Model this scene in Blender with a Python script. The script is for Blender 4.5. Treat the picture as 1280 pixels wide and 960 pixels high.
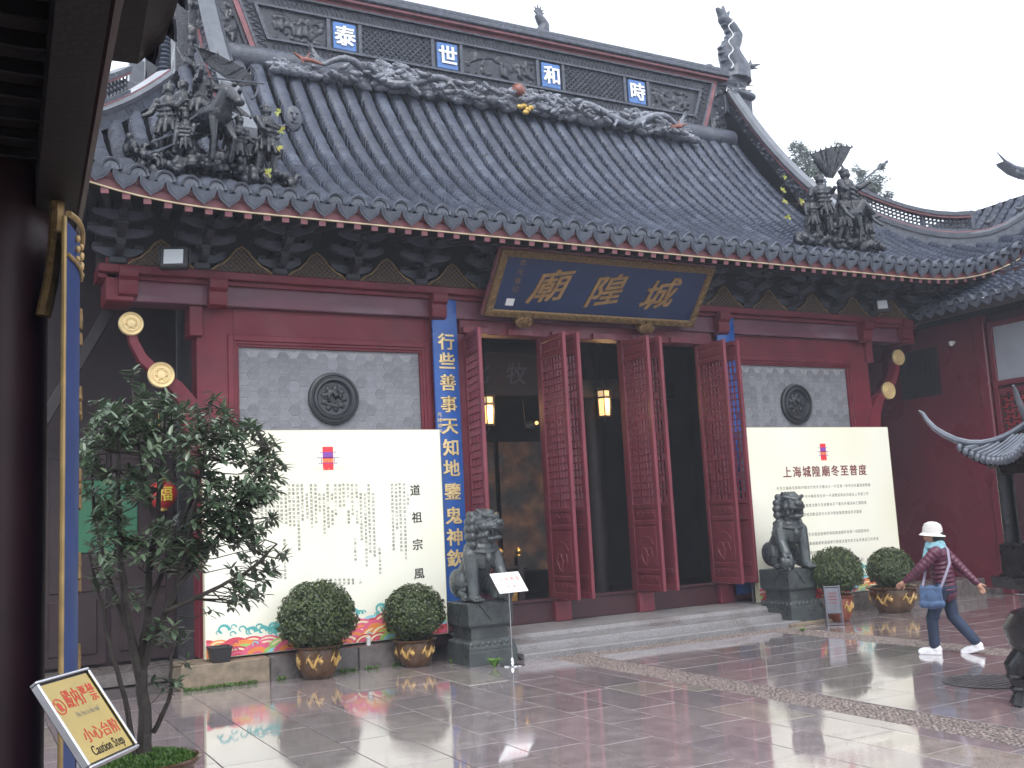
import bpy, bmesh, math, random
from mathutils import Vector, Matrix, Euler, noise
import numpy as np

for o in list(bpy.data.objects):
    bpy.data.objects.remove(o)
S = bpy.context.scene
COL = S.collection
R = math.radians
PI = math.pi
rnd = random.Random(7)

# ------------------------------------------------------------------ camera
CAMZ = 1.9
F_PX = 1264.0
CAM_RIGHT = Vector((0.87927314, -0.47354466, -0.05132453))
CAM_UP = Vector((-0.01807499, -0.14084688, 0.98986638))
CAM_FWD = Vector((0.47597484, 0.86943523, 0.13240219))
cd = bpy.data.cameras.new('camera')
cam = bpy.data.objects.new('camera', cd)
COL.objects.link(cam)
cd.sensor_width = 36.0
cd.lens = 36.0 * F_PX / 1280.0
cd.clip_start = 0.05
cd.clip_end = 2000.0
cam.matrix_world = Matrix((
    (CAM_RIGHT.x, CAM_UP.x, -CAM_FWD.x, 0),
    (CAM_RIGHT.y, CAM_UP.y, -CAM_FWD.y, 0),
    (CAM_RIGHT.z, CAM_UP.z, -CAM_FWD.z, CAMZ),
    (0, 0, 0, 1)))
S.camera = cam

# ------------------------------------------------------------------ light: overcast, rainy
w = bpy.data.worlds.new('World')
S.world = w
w.use_nodes = True
nt = w.node_tree
nt.nodes.clear()
SUN_EL, SUN_AZ = 52.0, 200.0
sky = nt.nodes.new('ShaderNodeTexSky')
sky.sky_type = 'NISHITA'
sky.sun_disc = False
sky.sun_elevation = R(SUN_EL)
sky.sun_rotation = R(SUN_AZ)
sky.dust_density = 6.0
hs = nt.nodes.new('ShaderNodeHueSaturation')
hs.inputs['Saturation'].default_value = 0.25
bg1 = nt.nodes.new('ShaderNodeBackground')
bg1.inputs['Strength'].default_value = 0.05
bg2 = nt.nodes.new('ShaderNodeBackground')          # even cloud cover
bg2.inputs['Color'].default_value = (0.83, 0.895, 1.0, 1)
bg2.inputs['Strength'].default_value = 1.08
add = nt.nodes.new('ShaderNodeAddShader')
wo = nt.nodes.new('ShaderNodeOutputWorld')
nt.links.new(sky.outputs[0], hs.inputs['Color'])
nt.links.new(hs.outputs[0], bg1.inputs['Color'])
nt.links.new(bg1.outputs[0], add.inputs[0])
nt.links.new(bg2.outputs[0], add.inputs[1])
nt.links.new(add.outputs[0], wo.inputs['Surface'])
sl = bpy.data.lights.new('sun', 'SUN')
sl.energy = 0.8
sl.angle = R(30)
sl.color = (1.0, 0.97, 0.93)
sun = bpy.data.objects.new('sun', sl)
COL.objects.link(sun)
az = R(SUN_AZ)
sd = Vector((math.sin(az) * math.cos(R(SUN_EL)), math.cos(az) * math.cos(R(SUN_EL)), math.sin(R(SUN_EL))))
sun.rotation_euler = sd.to_track_quat('Z', 'Y').to_euler()
sun.location = (0, -5, 30)
S.view_settings.view_transform = 'Standard'
S.view_settings.look = 'None'
S.view_settings.gamma = 1.0
S.view_settings.use_curve_mapping = False
S.view_settings.exposure = 0.75

# ------------------------------------------------------------------ pixel -> place helpers
def pdir(px, py):
    v = CAM_RIGHT * ((px - 640) / F_PX) - CAM_UP * ((py - 480) / F_PX) + CAM_FWD
    return v
C0 = Vector((0, 0, CAMZ))
def atY(px, py, Y):
    v = pdir(px, py); return C0 + v * (Y / v.y)
def atX(px, py, X):
    v = pdir(px, py); return C0 + v * (X / v.x)
def atZ(px, py, Z):
    v = pdir(px, py); return C0 + v * ((Z - CAMZ) / v.z)

# ------------------------------------------------------------------ materials
MATS = {}
def mat(name, col, rough=0.6, metal=0.0, var=0.0, vscale=6.0, bump=0.0, bscale=40.0, orand=0.0,
        col2=None, cscale=3.0, cdetail=6.0, ccon=(0.4, 0.62), spec=0.5, coat=0.0, emit=None, estr=0.0, rvar=0.0, transm=0.0,
        sheen=0.0, stretch=None, col3=None, c3scale=12.0, c3con=(0.6, 0.7)):
    m = bpy.data.materials.new(name)
    m.use_nodes = True
    n = m.node_tree; N = n.nodes; L = n.links
    b = N['Principled BSDF']
    b.inputs['Roughness'].default_value = rough
    b.inputs['Metallic'].default_value = metal
    b.inputs['Specular IOR Level'].default_value = spec
    b.inputs['Coat Weight'].default_value = coat
    b.inputs['Coat Roughness'].default_value = 0.12
    if transm: b.inputs['Transmission Weight'].default_value = transm
    if emit:
        b.inputs['Emission Color'].default_value = (*emit, 1)
        b.inputs['Emission Strength'].default_value = estr
    c = N.new('ShaderNodeRGB'); c.outputs[0].default_value = (*col, 1)
    out = c.outputs[0]
    tc = N.new('ShaderNodeTexCoord')
    src = tc.outputs['Object']
    if stretch:
        mp = N.new('ShaderNodeMapping'); mp.inputs['Scale'].default_value = stretch
        L.new(src, mp.inputs[0]); src = mp.outputs[0]
    def noise_n(scale, detail=6.0):
        t = N.new('ShaderNodeTexNoise'); t.inputs['Scale'].default_value = scale
        t.inputs['Detail'].default_value = detail; L.new(src, t.inputs['Vector']); return t
    def ramp(inp, lo, hi):
        r = N.new('ShaderNodeMapRange'); r.inputs['From Min'].default_value = lo; r.inputs['From Max'].default_value = hi
        L.new(inp, r.inputs['Value']); return r.outputs[0]
    def mix(fac, a, bcol):
        x = N.new('ShaderNodeMix'); x.data_type = 'RGBA'
        L.new(fac, x.inputs['Factor']); L.new(a, x.inputs['A'])
        if isinstance(bcol, tuple): x.inputs['B'].default_value = (*bcol, 1)
        else: L.new(bcol, x.inputs['B'])
        return x.outputs['Result']
    if col2:
        out = mix(ramp(noise_n(cscale, cdetail).outputs['Fac'], *ccon), out, col2)
    if col3:
        out = mix(ramp(noise_n(c3scale, 8).outputs['Fac'], *c3con), out, col3)
    if var or orand:
        hv = N.new('ShaderNodeHueSaturation'); L.new(out, hv.inputs['Color'])
        val = N.new('ShaderNodeMath'); val.operation = 'ADD'; val.inputs[0].default_value = 1.0; val.inputs[1].default_value = 0.0
        if var:
            r = N.new('ShaderNodeMapRange'); r.inputs['From Min'].default_value = 0.3; r.inputs['From Max'].default_value = 0.7
            r.inputs['To Min'].default_value = 1 - var; r.inputs['To Max'].default_value = 1 + var
            L.new(noise_n(vscale).outputs['Fac'], r.inputs['Value']); L.new(r.outputs[0], val.inputs[0])
        if orand:
            oi = N.new('ShaderNodeObjectInfo')
            r = N.new('ShaderNodeMapRange'); r.inputs['To Min'].default_value = -orand; r.inputs['To Max'].default_value = orand
            L.new(oi.outputs['Random'], r.inputs['Value']); L.new(r.outputs[0], val.inputs[1])
        L.new(val.outputs[0], hv.inputs['Value']); out = hv.outputs[0]
    L.new(out, b.inputs['Base Color'])
    if rvar:
        r = N.new('ShaderNodeMapRange'); r.inputs['From Min'].default_value = 0.35; r.inputs['From Max'].default_value = 0.65
        r.inputs['To Min'].default_value = max(0.02, rough - rvar); r.inputs['To Max'].default_value = rough + rvar
        L.new(noise_n(vscale * 0.7).outputs['Fac'], r.inputs['Value']); L.new(r.outputs[0], b.inputs['Roughness'])
    if bump:
        t = noise_n(bscale, 8)
        bp = N.new('ShaderNodeBump'); bp.inputs['Strength'].default_value = bump; bp.inputs['Distance'].default_value = 0.02
        L.new(t.outputs['Fac'], bp.inputs['Height']); L.new(bp.outputs[0], b.inputs['Normal'])
    MATS[name] = m
    return m

mat('red', (0.158, 0.018, 0.030), 0.5, spec=0.35, var=0.16, vscale=2.5, bump=0.06, bscale=30, col2=(0.130, 0.017, 0.028), cscale=1.3, rvar=0.12, col3=(0.20, 0.07, 0.08), c3scale=5, c3con=(0.70, 0.88))
mat('red_door', (0.160, 0.030, 0.044), 0.42, spec=0.4, var=0.2, vscale=5, bump=0.08, bscale=30, rvar=0.12, stretch=(1, 1, .25), col3=(0.24, 0.13, 0.14), c3scale=14, c3con=(0.66, 0.85))
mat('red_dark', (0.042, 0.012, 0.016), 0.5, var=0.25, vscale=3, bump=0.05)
mat('red_beam', (0.13, 0.04, 0.06), 0.45, var=0.25, vscale=2.5, bump=0.06, bscale=25, col2=(0.19, 0.12, 0.15), cscale=2.2, ccon=(0.5, 0.8), stretch=(.5, 1, 2))
mat('red_wall', (0.135, 0.020, 0.032), 0.30, var=0.14, vscale=1.5, bump=0.03, bscale=12, rvar=0.08, col3=(0.24, 0.12, 0.12), c3scale=9, c3con=(0.74, 0.86))
mat('roof_tile', (0.034, 0.042, 0.068), 0.42, var=0.3, vscale=9, bump=0.35, bscale=55, orand=0.14, rvar=0.14, spec=0.38, col2=(0.072, 0.086, 0.122), cscale=2.5, ccon=(0.48, 0.70), col3=(0.016, 0.019, 0.026), c3scale=9, c3con=(0.56, 0.68))
mat('roof_pan', (0.006, 0.0065, 0.009), 0.95, spec=0.0, var=0.3, vscale=8, bump=0.2)  # near-black: the shade between the cover tile rows is put into this colour
mat('eave_tile', (0.082, 0.093, 0.118), 0.38, var=0.25, vscale=14, bump=0.3, bscale=60, orand=0.16, rvar=0.12)
mat('stucco', (0.062, 0.070, 0.092), 0.38, var=0.35, vscale=10, bump=0.4, bscale=30, rvar=0.14)
mat('stucco_dark', (0.026, 0.029, 0.039), 0.33, var=0.35, vscale=8, bump=0.45, bscale=26, rvar=0.14)
mat('stucco_wet', (0.075, 0.083, 0.10), 0.12, var=0.2, vscale=6, bump=0.1, bscale=18, rvar=0.08)
mat('cloud_grey', (0.15, 0.16, 0.19), 0.25, var=0.4, vscale=14, bump=0.4, bscale=30, orand=0.3)
mat('ridge_red', (0.21, 0.075, 0.085), 0.5, var=0.25, vscale=5, bump=0.1, col3=(0.1, 0.05, 0.06), c3scale=6, c3con=(0.6, 0.75))
mat('orange', (0.24, 0.08, 0.055), 0.35, var=0.2, vscale=12)
mat('gold_spot', (0.5, 0.33, 0.08), 0.35, metal=0.4, var=0.2, vscale=12)
mat('ridge_blue', (0.07, 0.17, 0.42), 0.4, var=0.25, vscale=18)
mat('white_char', (0.82, 0.84, 0.88), 0.4)
mat('blue_dull', (0.018, 0.050, 0.17), 0.45, var=0.12, vscale=4)
mat('statue', (0.016, 0.018, 0.024), 0.27, var=0.35, vscale=8, bump=0.5, bscale=30, rvar=0.12)
mat('blue', (0.014, 0.085, 0.33), 0.35, var=0.12, vscale=4, bump=0.02, rvar=0.08)
mat('plaque_blue', (0.008, 0.026, 0.085), 0.32, var=0.15, vscale=3, bump=0.03)
mat('gold', (0.62, 0.36, 0.10), 0.3, metal=0.85, var=0.25, vscale=14, bump=0.15, bscale=50)
mat('gold_pale', (0.72, 0.55, 0.27), 0.35, metal=0.35, var=0.12, vscale=10)
mat('gold_char', (0.74, 0.56, 0.27), 0.35, metal=0.3, var=0.1)
mat('gold_edge', (0.45, 0.30, 0.12), 0.45, metal=0.3, var=0.25, vscale=8)
mat('gold_plaque', (0.34, 0.21, 0.085), 0.35, metal=0.4, var=0.25, vscale=9)
mat('gold_dim', (0.23, 0.145, 0.06), 0.42, metal=0.6, var=0.35, vscale=25, bump=0.3, bscale=60)
mat('hex_tile', (0.20, 0.203, 0.222), 0.55, var=0.16, vscale=9, bump=0.18, bscale=60, orand=0.17, col3=(0.33, 0.33, 0.335), c3scale=9, c3con=(0.64, 0.8))
mat('hex_joint', (0.30, 0.30, 0.315), 0.7, var=0.2, vscale=20)
mat('med_black', (0.028, 0.03, 0.034), 0.3, var=0.3, vscale=12, bump=0.15)
mat('board', (0.80, 0.785, 0.62), 0.42, col2=(0.83, 0.82, 0.70), cscale=0.5, cdetail=1)
mat('board_edge', (0.55, 0.52, 0.36), 0.6)
mat('ink', (0.025, 0.022, 0.022), 0.6)
mat('ink_brown', (0.10, 0.085, 0.07), 0.6)
mat('ink_red', (0.16, 0.018, 0.022), 0.6)
mat('logo_red', (0.72, 0.035, 0.05), 0.5)
mat('logo_purple', (0.22, 0.06, 0.36), 0.5)
mat('logo_yellow', (0.85, 0.5, 0.12), 0.5)
for nm, c in dict(pr_red=(0.62, 0.07, 0.10), pr_pink=(0.72, 0.13, 0.24), pr_orange=(0.80, 0.27, 0.07), pr_green=(0.35, 0.58, 0.16), pr_cyan=(0.30, 0.62, 0.72), pr_teal=(0.10, 0.44, 0.42), pr_mag=(0.42, 0.05, 0.17), pr_cream=(0.86, 0.74, 0.5)).items():
    mat(nm, c, 0.5, var=0.08, vscale=9)
mat('lion', (0.042, 0.050, 0.053), 0.33, var=0.3, vscale=5, bump=0.28, bscale=38, rvar=0.12, col2=(0.066, 0.077, 0.079), cscale=4)
mat('lion_base', (0.044, 0.052, 0.052), 0.38, var=0.3, vscale=5, bump=0.35, bscale=45, rvar=0.14, col3=(0.08, 0.095, 0.08), c3scale=4, c3con=(0.55, 0.8))
mat('pot', (0.085, 0.043, 0.020), 0.25, var=0.3, vscale=7, bump=0.1, rvar=0.1)
mat('pot_red', (0.20, 0.055, 0.03), 0.28, var=0.3, vscale=7, bump=0.1, rvar=0.1)
mat('pot_motif', (0.46, 0.29, 0.09), 0.35, var=0.3, vscale=20)
mat('soil', (0.03, 0.022, 0.016), 0.9, bump=0.5)
mat('moss', (0.035, 0.06, 0.018), 0.8, var=0.4, vscale=20, bump=0.5)
mat('bark', (0.042, 0.034, 0.028), 0.7, var=0.35, vscale=14, bump=0.5, bscale=40)
mat('granite', (0.20, 0.192, 0.196), 0.42, var=0.45, vscale=70, bump=0.3, bscale=90, rvar=0.15, col2=(0.135, 0.115, 0.11), cscale=2.0, ccon=(0.5, 0.7))
mat('ledge', (0.11, 0.095, 0.09), 0.32, var=0.3, vscale=9, bump=0.3, bscale=40, rvar=0.15, orand=0.15)
mat('ledge_old', (0.21, 0.165, 0.115), 0.45, var=0.3, vscale=9, bump=0.3, bscale=40)
mat('pebble', (0.185, 0.145, 0.13), 0.3, var=0.7, vscale=24, bump=0.2)
mat('joint', (0.075, 0.064, 0.064), 0.45, var=0.3, vscale=12)
mat('steel', (0.62, 0.62, 0.64), 0.18, metal=1.0, rvar=0.08)
mat('white_plastic', (0.80, 0.80, 0.80), 0.4)
mat('black_plastic', (0.018, 0.018, 0.020), 0.45)
mat('grey_metal', (0.12, 0.12, 0.14), 0.35, metal=0.5, var=0.2)
mat('lamp_glass', (0.55, 0.58, 0.6), 0.12, spec=0.8)
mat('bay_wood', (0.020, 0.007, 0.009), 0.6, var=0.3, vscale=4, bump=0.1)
mat('dark_wood', (0.016, 0.010, 0.010), 0.55, var=0.3, vscale=5, bump=0.1)
mat('bracket', (0.018, 0.019, 0.026), 0.5, var=0.4, vscale=6, orand=0.2)
mat('bracket_pale', (0.055, 0.056, 0.075), 0.5, var=0.35, vscale=6)
mat('soffit', (0.014, 0.010, 0.012), 0.6, var=0.3, vscale=4)
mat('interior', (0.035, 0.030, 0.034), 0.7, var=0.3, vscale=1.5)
mat('mural', (0.20, 0.095, 0.05), 0.6, var=0.55, vscale=3.5, col2=(0.05, 0.045, 0.04), cscale=2.4)
mat('lantern_glass', (0.8, 0.65, 0.4), 0.4, emit=(1.0, 0.60, 0.20), estr=0.9)
mat('lantern_dim', (0.6, 0.5, 0.33), 0.4, emit=(1.0, 0.7, 0.35), estr=0.35)
mat('red_led', (0.8, 0.05, 0.05), 0.4, emit=(1.0, 0.05, 0.03), estr=6)
mat('rope', (0.62, 0.52, 0.33), 0.5)
mat('cable', (0.25, 0.22, 0.18), 0.5)
mat('bronze', (0.020, 0.020, 0.022), 0.28, metal=0.3, var=0.4, vscale=6, bump=0.15, bscale=20, rvar=0.1)
mat('bronze_pale', (0.12, 0.13, 0.155), 0.25, metal=0.3, var=0.3, vscale=8, bump=0.15)
mat('wood_sign', (0.46, 0.30, 0.20), 0.5, var=0.12, vscale=10)
mat('ceiling_tile', (0.5, 0.47, 0.45), 0.7, orand=0.1)
mat('frosted', (0.30, 0.32, 0.35), 0.3, var=0.12, vscale=2)
mat('lattice_red', (0.42, 0.035, 0.045), 0.4, var=0.1)
mat('jacket', (0.088, 0.018, 0.040), 0.38, var=0.25, vscale=14, bump=0.15, bscale=25)
mat('jeans', (0.016, 0.029, 0.062), 0.75, var=0.3, vscale=9, bump=0.15, bscale=80)
mat('bag', (0.06, 0.105, 0.20), 0.7, var=0.3, vscale=18, bump=0.25, bscale=60)
mat('strap', (0.28, 0.25, 0.33), 0.7)
mat('hat', (0.78, 0.75, 0.72), 0.85, bump=0.5, bscale=120)
mat('scarf', (0.22, 0.42, 0.48), 0.8, var=0.35, vscale=25, bump=0.3)
mat('skin', (0.42, 0.22, 0.15), 0.5, var=0.08)
mat('hair', (0.012, 0.010, 0.009), 0.5)
mat('shoe', (0.74, 0.74, 0.76), 0.45, var=0.08, vscale=20)
mat('yellow_sign', (0.60, 0.43, 0.12), 0.25, var=0.12, vscale=5)
mat('sign_red', (0.70, 0.06, 0.02), 0.4)
mat('sign_grey', (0.30, 0.28, 0.22), 0.4)
mat('green_paint', (0.018, 0.13, 0.06), 0.4)
mat('yellow_paint', (0.6, 0.5, 0.05), 0.4)
mat('red_cloth', (0.45, 0.03, 0.03), 0.6)
mat('drain', (0.10, 0.09, 0.09), 0.3, metal=0.1, var=0.3, bump=0.2)

def leaf_mat(name, c1, c2, rough):
    m = bpy.data.materials.new(name); m.use_nodes = True
    N = m.node_tree.nodes; L = m.node_tree.links; b = N['Principled BSDF']
    g = N.new('ShaderNodeNewGeometry')
    mr = N.new('ShaderNodeMix'); mr.data_type = 'RGBA'
    mr.inputs['A'].default_value = (*c1, 1); mr.inputs['B'].default_value = (*c2, 1)
    L.new(g.outputs['Random Per Island'], mr.inputs['Factor'])
    L.new(mr.outputs['Result'], b.inputs['Base Color'])
    b.inputs['Roughness'].default_value = rough
    b.inputs['Subsurface Weight'].default_value = 0.0
    tr = N.new('ShaderNodeBsdfTranslucent'); ad = N.new('ShaderNodeMixShader'); ad.inputs[0].default_value = 0.18
    L.new(mr.outputs['Result'], tr.inputs['Color'])
    L.new(b.outputs[0], ad.inputs[1]); L.new(tr.outputs[0], ad.inputs[2])
    L.new(ad.outputs[0], N['Material Output'].inputs['Surface'])
    MATS[name] = m
leaf_mat('leaf_glossy', (0.06, 0.10, 0.055), (0.15, 0.20, 0.125), 0.22)
leaf_mat('leaf_box', (0.020, 0.036, 0.010), (0.085, 0.115, 0.034), 0.36)
leaf_mat('leaf_bright', (0.12, 0.26, 0.04), (0.18, 0.33, 0.06), 0.4)
leaf_mat('leaf_moss', (0.05, 0.12, 0.02), (0.10, 0.19, 0.035), 0.5)
leaf_mat('leaf_yellow', (0.40, 0.34, 0.05), (0.30, 0.38, 0.08), 0.4)
leaf_mat('leaf_far', (0.05, 0.075, 0.06), (0.09, 0.12, 0.09), 0.6)

# wet stone paving
def paving_mat():
    m = bpy.data.materials.new('paving'); m.use_nodes = True
    N = m.node_tree.nodes; L = m.node_tree.links; b = N['Principled BSDF']
    tc = N.new('ShaderNodeTexCoord'); geo = N.new('ShaderNodeNewGeometry'); oi = N.new('ShaderNodeObjectInfo')
    def noi(scale, detail, src=None):
        t = N.new('ShaderNodeTexNoise'); t.inputs['Scale'].default_value = scale; t.inputs['Detail'].default_value = detail
        L.new(src or geo.outputs['Position'], t.inputs['Vector']); return t.outputs['Fac']
    def mr(i, a, bb, c, d):
        r = N.new('ShaderNodeMapRange'); r.inputs[1].default_value = a; r.inputs[2].default_value = bb
        r.inputs[3].default_value = c; r.inputs[4].default_value = d; L.new(i, r.inputs[0]); return r.outputs[0]
    def mx(f, a, bb):
        x = N.new('ShaderNodeMix'); x.data_type = 'RGBA'; L.new(f, x.inputs['Factor'])
        for k, v in (('A', a), ('B', bb)):
            if isinstance(v, tuple): x.inputs[k].default_value = (*v, 1)
            else: L.new(v, x.inputs[k])
        return x.outputs['Result']
    cr = N.new('ShaderNodeValToRGB'); L.new(oi.outputs['Random'], cr.inputs[0])
    e = cr.color_ramp.elements
    e[0].position = 0.0; e[0].color = (0.26, 0.217, 0.222, 1); e[1].position = 1.0; e[1].color = (0.42, 0.37, 0.31, 1)
    for p, c in ((0.25, (0.345, 0.285, 0.285)), (0.5, (0.28, 0.234, 0.243)), (0.72, (0.355, 0.295, 0.292)), (0.88, (0.31, 0.26, 0.255))):
        q = e.new(p); q.color = (*c, 1)
    base = mx(mr(noi(60, 4), 0.35, 0.7, 0, 0.45), cr.outputs[0], (0.10, 0.083, 0.086))
    base = mx(mr(noi(0.9, 5), 0.45, 0.75, 0, 0.5), base, (0.36, 0.30, 0.295))
    hv = N.new('ShaderNodeHueSaturation'); L.new(base, hv.inputs['Color'])
    L.new(mr(noi(5, 6), 0.3, 0.7, 0.8, 1.2), hv.inputs['Value'])
    L.new(hv.outputs[0], b.inputs['Base Color'])
    wet = noi(0.75, 3)
    L.new(mr(wet, 0.40, 0.70, 0.012, 0.11), b.inputs['Roughness'])
    b.inputs['IOR'].default_value = 1.42
    b.inputs['Coat Weight'].default_value = 1.0
    L.new(mr(wet, 0.35, 0.7, 0.025, 0.085), b.inputs['Coat Roughness'])
    b.inputs['Coat IOR'].default_value = 1.33
    bp = N.new('ShaderNodeBump'); bp.inputs['Distance'].default_value = 0.004
    L.new(mr(wet, 0.42, 0.72, 0.012, 0.12), bp.inputs['Strength'])
    mul = N.new('ShaderNodeMath'); mul.operation = 'ADD'
    L.new(noi(7, 3), mul.inputs[0]); L.new(noi(90, 3), mul.inputs[1])
    L.new(mul.outputs[0], bp.inputs['Height']); L.new(bp.outputs[0], b.inputs['Normal']); L.new(bp.outputs[0], b.inputs['Coat Normal'])
    MATS['paving'] = m
paving_mat()

# ------------------------------------------------------------------ mesh building
class MB:
    def __init__(s):
        s.v = []; s.f = []; s.mi = []; s.cur = 0; s.M = None
    def add(s, vs, fs):
        o = len(s.v)
        if s.M is not None: vs = [s.M @ Vector(p) for p in vs]
        s.v.extend([tuple(p) for p in vs]); s.f.extend([tuple(i + o for i in f) for f in fs]); s.mi.extend([s.cur] * len(fs))
        return s
    def box(s, c, d, b=0.0, rot=None):
        """box with chamfered edges: centre c, full size d"""
        x, y, z = d[0] / 2, d[1] / 2, d[2] / 2
        T = (lambda p: Vector(p) + Vector(c)) if rot is None else (lambda p: (rot @ Vector(p)) + Vector(c))
        if b <= 0:
            vs = [T((i * x, j * y, k * z)) for i in (-1, 1) for j in (-1, 1) for k in (-1, 1)]
            return s.add(vs, [(0, 1, 3, 2), (4, 6, 7, 5), (0, 4, 5, 1), (2, 3, 7, 6), (0, 2, 6, 4), (1, 5, 7, 3)])
        b = min(b, x * .9, y * .9, z * .9)
        vs = []; idx = {}
        for i in (-1, 1):
            for j in (-1, 1):
                for k in (-1, 1):
                    for a in range(3):
                        p = [i * (x - b), j * (y - b), k * (z - b)]
                        p[a] = (i * x, j * y, k * z)[a]
                        idx[(i, j, k, a)] = len(vs); vs.append(T(p))
        fs = []
        for a in range(3):
            o = [q for q in range(3) if q != a]
            for sgn in (-1, 1):
                q = []
                for (u, v) in ((-1, -1), (1, -1), (1, 1), (-1, 1)):
                    k = [0, 0, 0]; k[a] = sgn; k[o[0]] = u; k[o[1]] = v
                    q.append(idx[(*k, a)])
                fs.append(tuple(q))
        for a in range(3):          # edges along axis a
            o = [q for q in range(3) if q != a]
            for u in (-1, 1):
                for v in (-1, 1):
                    k1 = [0, 0, 0]; k1[o[0]] = u; k1[o[1]] = v; k2 = list(k1); k1[a] = -1; k2[a] = 1
                    fs.append((idx[(*k1, o[0])], idx[(*k2, o[0])], idx[(*k2, o[1])], idx[(*k1, o[1])]))
        for i in (-1, 1):
            for j in (-1, 1):
                for k in (-1, 1):
                    fs.append((idx[(i, j, k, 0)], idx[(i, j, k, 1)], idx[(i, j, k, 2)]))
        return s.add(vs, fs)
    def bx(s, x0, x1, y0, y1, z0, z1, b=0.0):
        return s.box(((x0 + x1) / 2, (y0 + y1) / 2, (z0 + z1) / 2), (abs(x1 - x0), abs(y1 - y0), abs(z1 - z0)), b)
    def tube(s, pts, rad, n=8, cap=True, ring=None, up=None):
        """sweep a round (or ring-shaped) section along pts"""
        pts = [Vector(p) for p in pts]
        if not hasattr(rad, '__len__'): rad = [rad] * len(pts)
        vs = []; fs = []
        prev = None
        for i, p in enumerate(pts):
            t = (pts[min(i + 1, len(pts) - 1)] - pts[max(i - 1, 0)])
            if t.length < 1e-9: t = Vector((0, 0, 1))
            t.normalize()
            if up is not None: a = Vector(up) - t * Vector(up).dot(t)
            elif prev is None:
                a = Vector((0, 0, 1)) if abs(t.z) < .9 else Vector((1, 0, 0)); a = a - t * a.dot(t)
            else: a = prev - t * prev.dot(t)
            if a.length < 1e-6: a = t.orthogonal()
            a.normalize(); prev = a; bb = t.cross(a)
            for k in range(n):
                if ring: u, v2 = ring[k]
                else: u, v2 = math.cos(2 * PI * k / n), math.sin(2 * PI * k / n)
                vs.append(p + a * (u * rad[i]) + bb * (v2 * rad[i]))
        for i in range(len(pts) - 1):
            for k in range(n):
                fs.append((i * n + k, i * n + (k + 1) % n, (i + 1) * n + (k + 1) % n, (i + 1) * n + k))
        if cap:
            fs.append(tuple(range(n - 1, -1, -1))); fs.append(tuple(range((len(pts) - 1) * n, len(pts) * n)))
        return s.add(vs, fs)
    def cap(s, a, b, ra, rb=None, n=10):
        """rounded limb from a to b"""
        rb = ra if rb is None else rb
        a = Vector(a); b = Vector(b); t = (b - a)
        L = t.length; t = t / L if L > 1e-9 else Vector((0, 0, 1))
        pts = []; rr = []
        for k in range(0, 4):
            th = PI / 2 * (k / 4); pts.append(a - t * (ra * math.cos(th))); rr.append(max(1e-4, ra * math.sin(th)))
        pts.append(a); rr.append(ra); pts.append(b); rr.append(rb)
        for k in range(3, -1, -1):
            th = PI / 2 * (k / 4); pts.append(b + t * (rb * math.cos(th))); rr.append(max(1e-4, rb * math.sin(th)))
        return s.tube(pts, rr, n)
    def chain(s, pts, rad, n=10):
        for i in range(len(pts) - 1): s.cap(pts[i], pts[i + 1], rad[i], rad[i + 1], n)
        return s
    def ell(s, c, r, rot=None, n=14, m=9):
        if not hasattr(r, '__len__'): r = (r, r, r)
        vs = []; fs = []
        for j in range(m + 1):
            ph = PI * j / m
            for i in range(n):
                th = 2 * PI * i / n
                p = Vector((r[0] * math.sin(ph) * math.cos(th), r[1] * math.sin(ph) * math.sin(th), r[2] * math.cos(ph)))
                if rot is not None: p = rot @ p
                vs.append(p + Vector(c))
        for j in range(m):
            for i in range(n):
                fs.append((j * n + i, (j + 1) * n + i, (j + 1) * n + (i + 1) % n, j * n + (i + 1) % n))
        return s.add(vs, fs)
    def lathe(s, prof, n=24, c=(0, 0, 0), cap=True):
        vs = []; fs = []
        for (r, z) in prof:
            for k in range(n):
                vs.append((c[0] + r * math.cos(2 * PI * k / n), c[1] + r * math.sin(2 * PI * k / n), c[2] + z))
        for i in range(len(prof) - 1):
            for k in range(n):
                fs.append((i * n + k, i * n + (k + 1) % n, (i + 1) * n + (k + 1) % n, (i + 1) * n + k))
        if cap:
            fs.append(tuple(range(n - 1, -1, -1))); fs.append(tuple(range((len(prof) - 1) * n, len(prof) * n)))
        return s.add(vs, fs)
    def sqlathe(s, prof, c=(0, 0, 0), cap=True):
        """square stacked section: list of (half width, z)"""
        vs = []; fs = []
        for (r, z) in prof:
            for (i, j) in ((-1, -1), (1, -1), (1, 1), (-1, 1)): vs.append((c[0] + i * r, c[1] + j * r, c[2] + z))
        for i in range(len(prof) - 1):
            for k in range(4): fs.append((i * 4 + k, i * 4 + (k + 1) % 4, (i + 1) * 4 + (k + 1) % 4, (i + 1) * 4 + k))
        if cap:
            fs.append((3, 2, 1, 0)); q = (len(prof) - 1) * 4; fs.append((q, q + 1, q + 2, q + 3))
        return s.add(vs, fs)
    def prism(s, poly, fn, d0, d1):
        """2-D outline poly; fn(u, v, d) -> point; thickness from d0 to d1"""
        n = len(poly)
        vs = [fn(u, v, d0) for (u, v) in poly] + [fn(u, v, d1) for (u, v) in poly]
        fs = [tuple(range(n - 1, -1, -1)), tuple(range(n, 2 * n))]
        for k in range(n): fs.append((k, (k + 1) % n, n + (k + 1) % n, n + k))
        return s.add(vs, fs)
    def mesh(s, name, smooth=True, angle=35):
        me = bpy.data.meshes.new(name)
        me.from_pydata(s.v, [], s.f)
        if len(set(s.mi)) > 1: me.polygons.foreach_set('material_index', s.mi)
        if smooth:
            me.polygons.foreach_set('use_smooth', [True] * len(me.polygons))
            try: me.set_sharp_from_angle(angle=R(angle))
            except Exception: pass
        me.update()
        return me
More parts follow.
